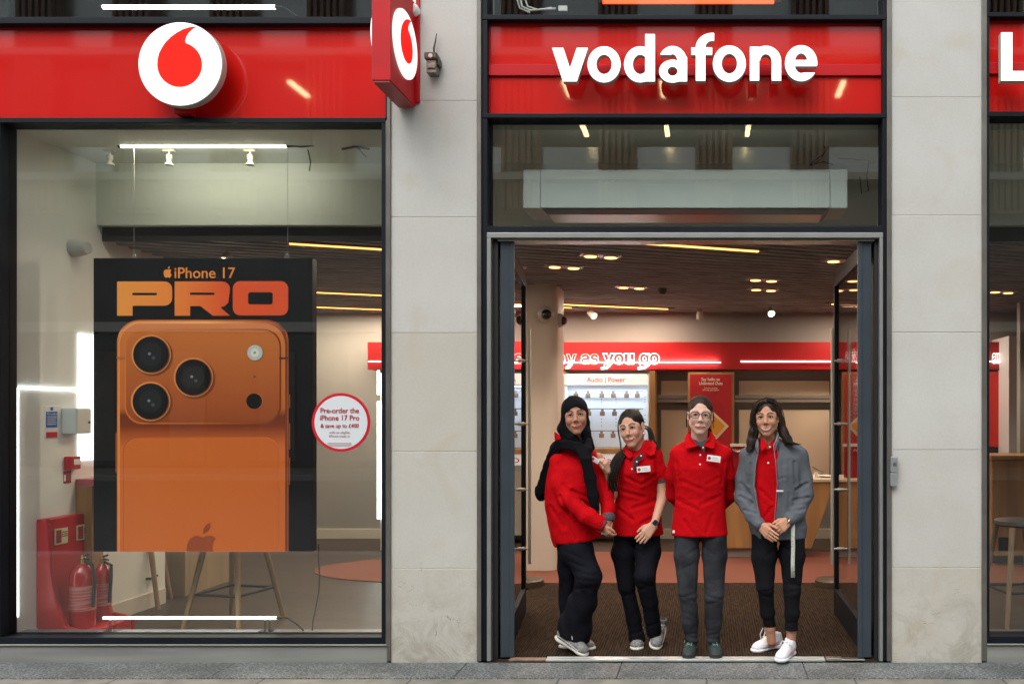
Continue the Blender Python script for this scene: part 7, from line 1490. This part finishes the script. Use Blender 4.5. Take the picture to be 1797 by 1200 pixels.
    for dx in (-.026, -.013, 0, .013, .026):   # folds running along the hanging end
        K.chain([q(1014 + dx * 200, 785, -.135), q(1028 + dx * 260, 805, -.158), q(1036 + dx * 270, 840, -.152), q(1041 + dx * 270, 870, -.147), q(1044 + dx * 230, 888, -.14)], [.006, .0075, .0075, .007, .005], .007)
    for i_, dz in enumerate((-9, -5, -1, 3, 7)):   # folds sweeping over the shoulder
        K.chain([q(1034, 790 + dz * .6, -.110), q(1013, 785 + dz * .8, -.126), q(995, 781 + dz * .8, -.108), q(981 + dz * .5, 782 + dz * .8, -.062), q(969 + dz * .9, 802 + dz * .3, -.018), q(957 + dz * .9, 835, .025), q(951 + dz * .9, 866, .045)], [.006, .0075, .0075, .007, .007, .007, .006], .007)
    w1 = wob(71, 40, .003, 5); 
    def rid(x, y, z): return 0.0006 * np.sin((x * 210 + z * 90 + y * 60 + np.sin(z * 22 + x * 9) * 2.6)) + w1(x, y, z) * .12
    K.fn(rid); lo, hi = bb([q(935, 760), q(1058, 900)], .01); lo[1] = Yp - .22; hi[1] = Yp + .2; solid('scarf', K, [(lo, hi, .0052)], M_hijab, P)
    badge(P, q(1044.5, 807, -.100), .055, .03, 30, 25)
    J = SDF(); J.chain([q(1006, 940, .03), q(1012, 965, -.0), q(1034, 1010, -.08), q(1022, 1055, -.03), q(1008, 1100, .02), q(1004, 1128, .03)], [.112, .108, .082, .088, .108, .120], .03); J.chain([q(1002, 940, .05), q(999, 1000, .10), q(1000, 1060, .12), q(1004, 1128, .15)], [.10, .075, .07, .08], .02)
    w0 = wob(81, 26, .003, 5)
    J.fn(lambda x, y, z: w0(x, y, z) + .004 * np.sin((x * 1.0 + z * .25) * 70) * (z < .45) + sum(.006 * np.exp(-((z - az(p, Yp) - (x - ax(c_, Yp)) * sl) / .012) ** 2) * np.exp(-((x - ax(c_, Yp)) / .09) ** 2) for p, c_, sl in ((985, 1020, -.3), (998, 1028, -.2), (1010, 1034, -.1), (1024, 1030, .2), (970, 1015, -.4))) + 0 * y)
    zh0 = az(1128, Yp)
    J.fn(lambda x, y, z: (zh0 - z) + np.maximum(0, (ax(1025, Yp) - x)) * .38 + 0 * y, '&')
    lo, hi = bb([q(960, 930), q(1065, 1140)], .01); lo[1] = Yp - .2; hi[1] = Yp + .26; lo[2] = .03; solid('trousers', J, [(lo, hi, .0064)], M_jeans_b, P)
    shoe(P, (ax(1030, .1), .09, .0), (ax(972, .2), .17, .0), 24, 'run', 8); shoe(P, (ax(1045, .27), .25, .0), (ax(985, .3), .30, .0), 0, 'run')
person_glasses(); person_jacket(); person_ponytail(); person_hijab()
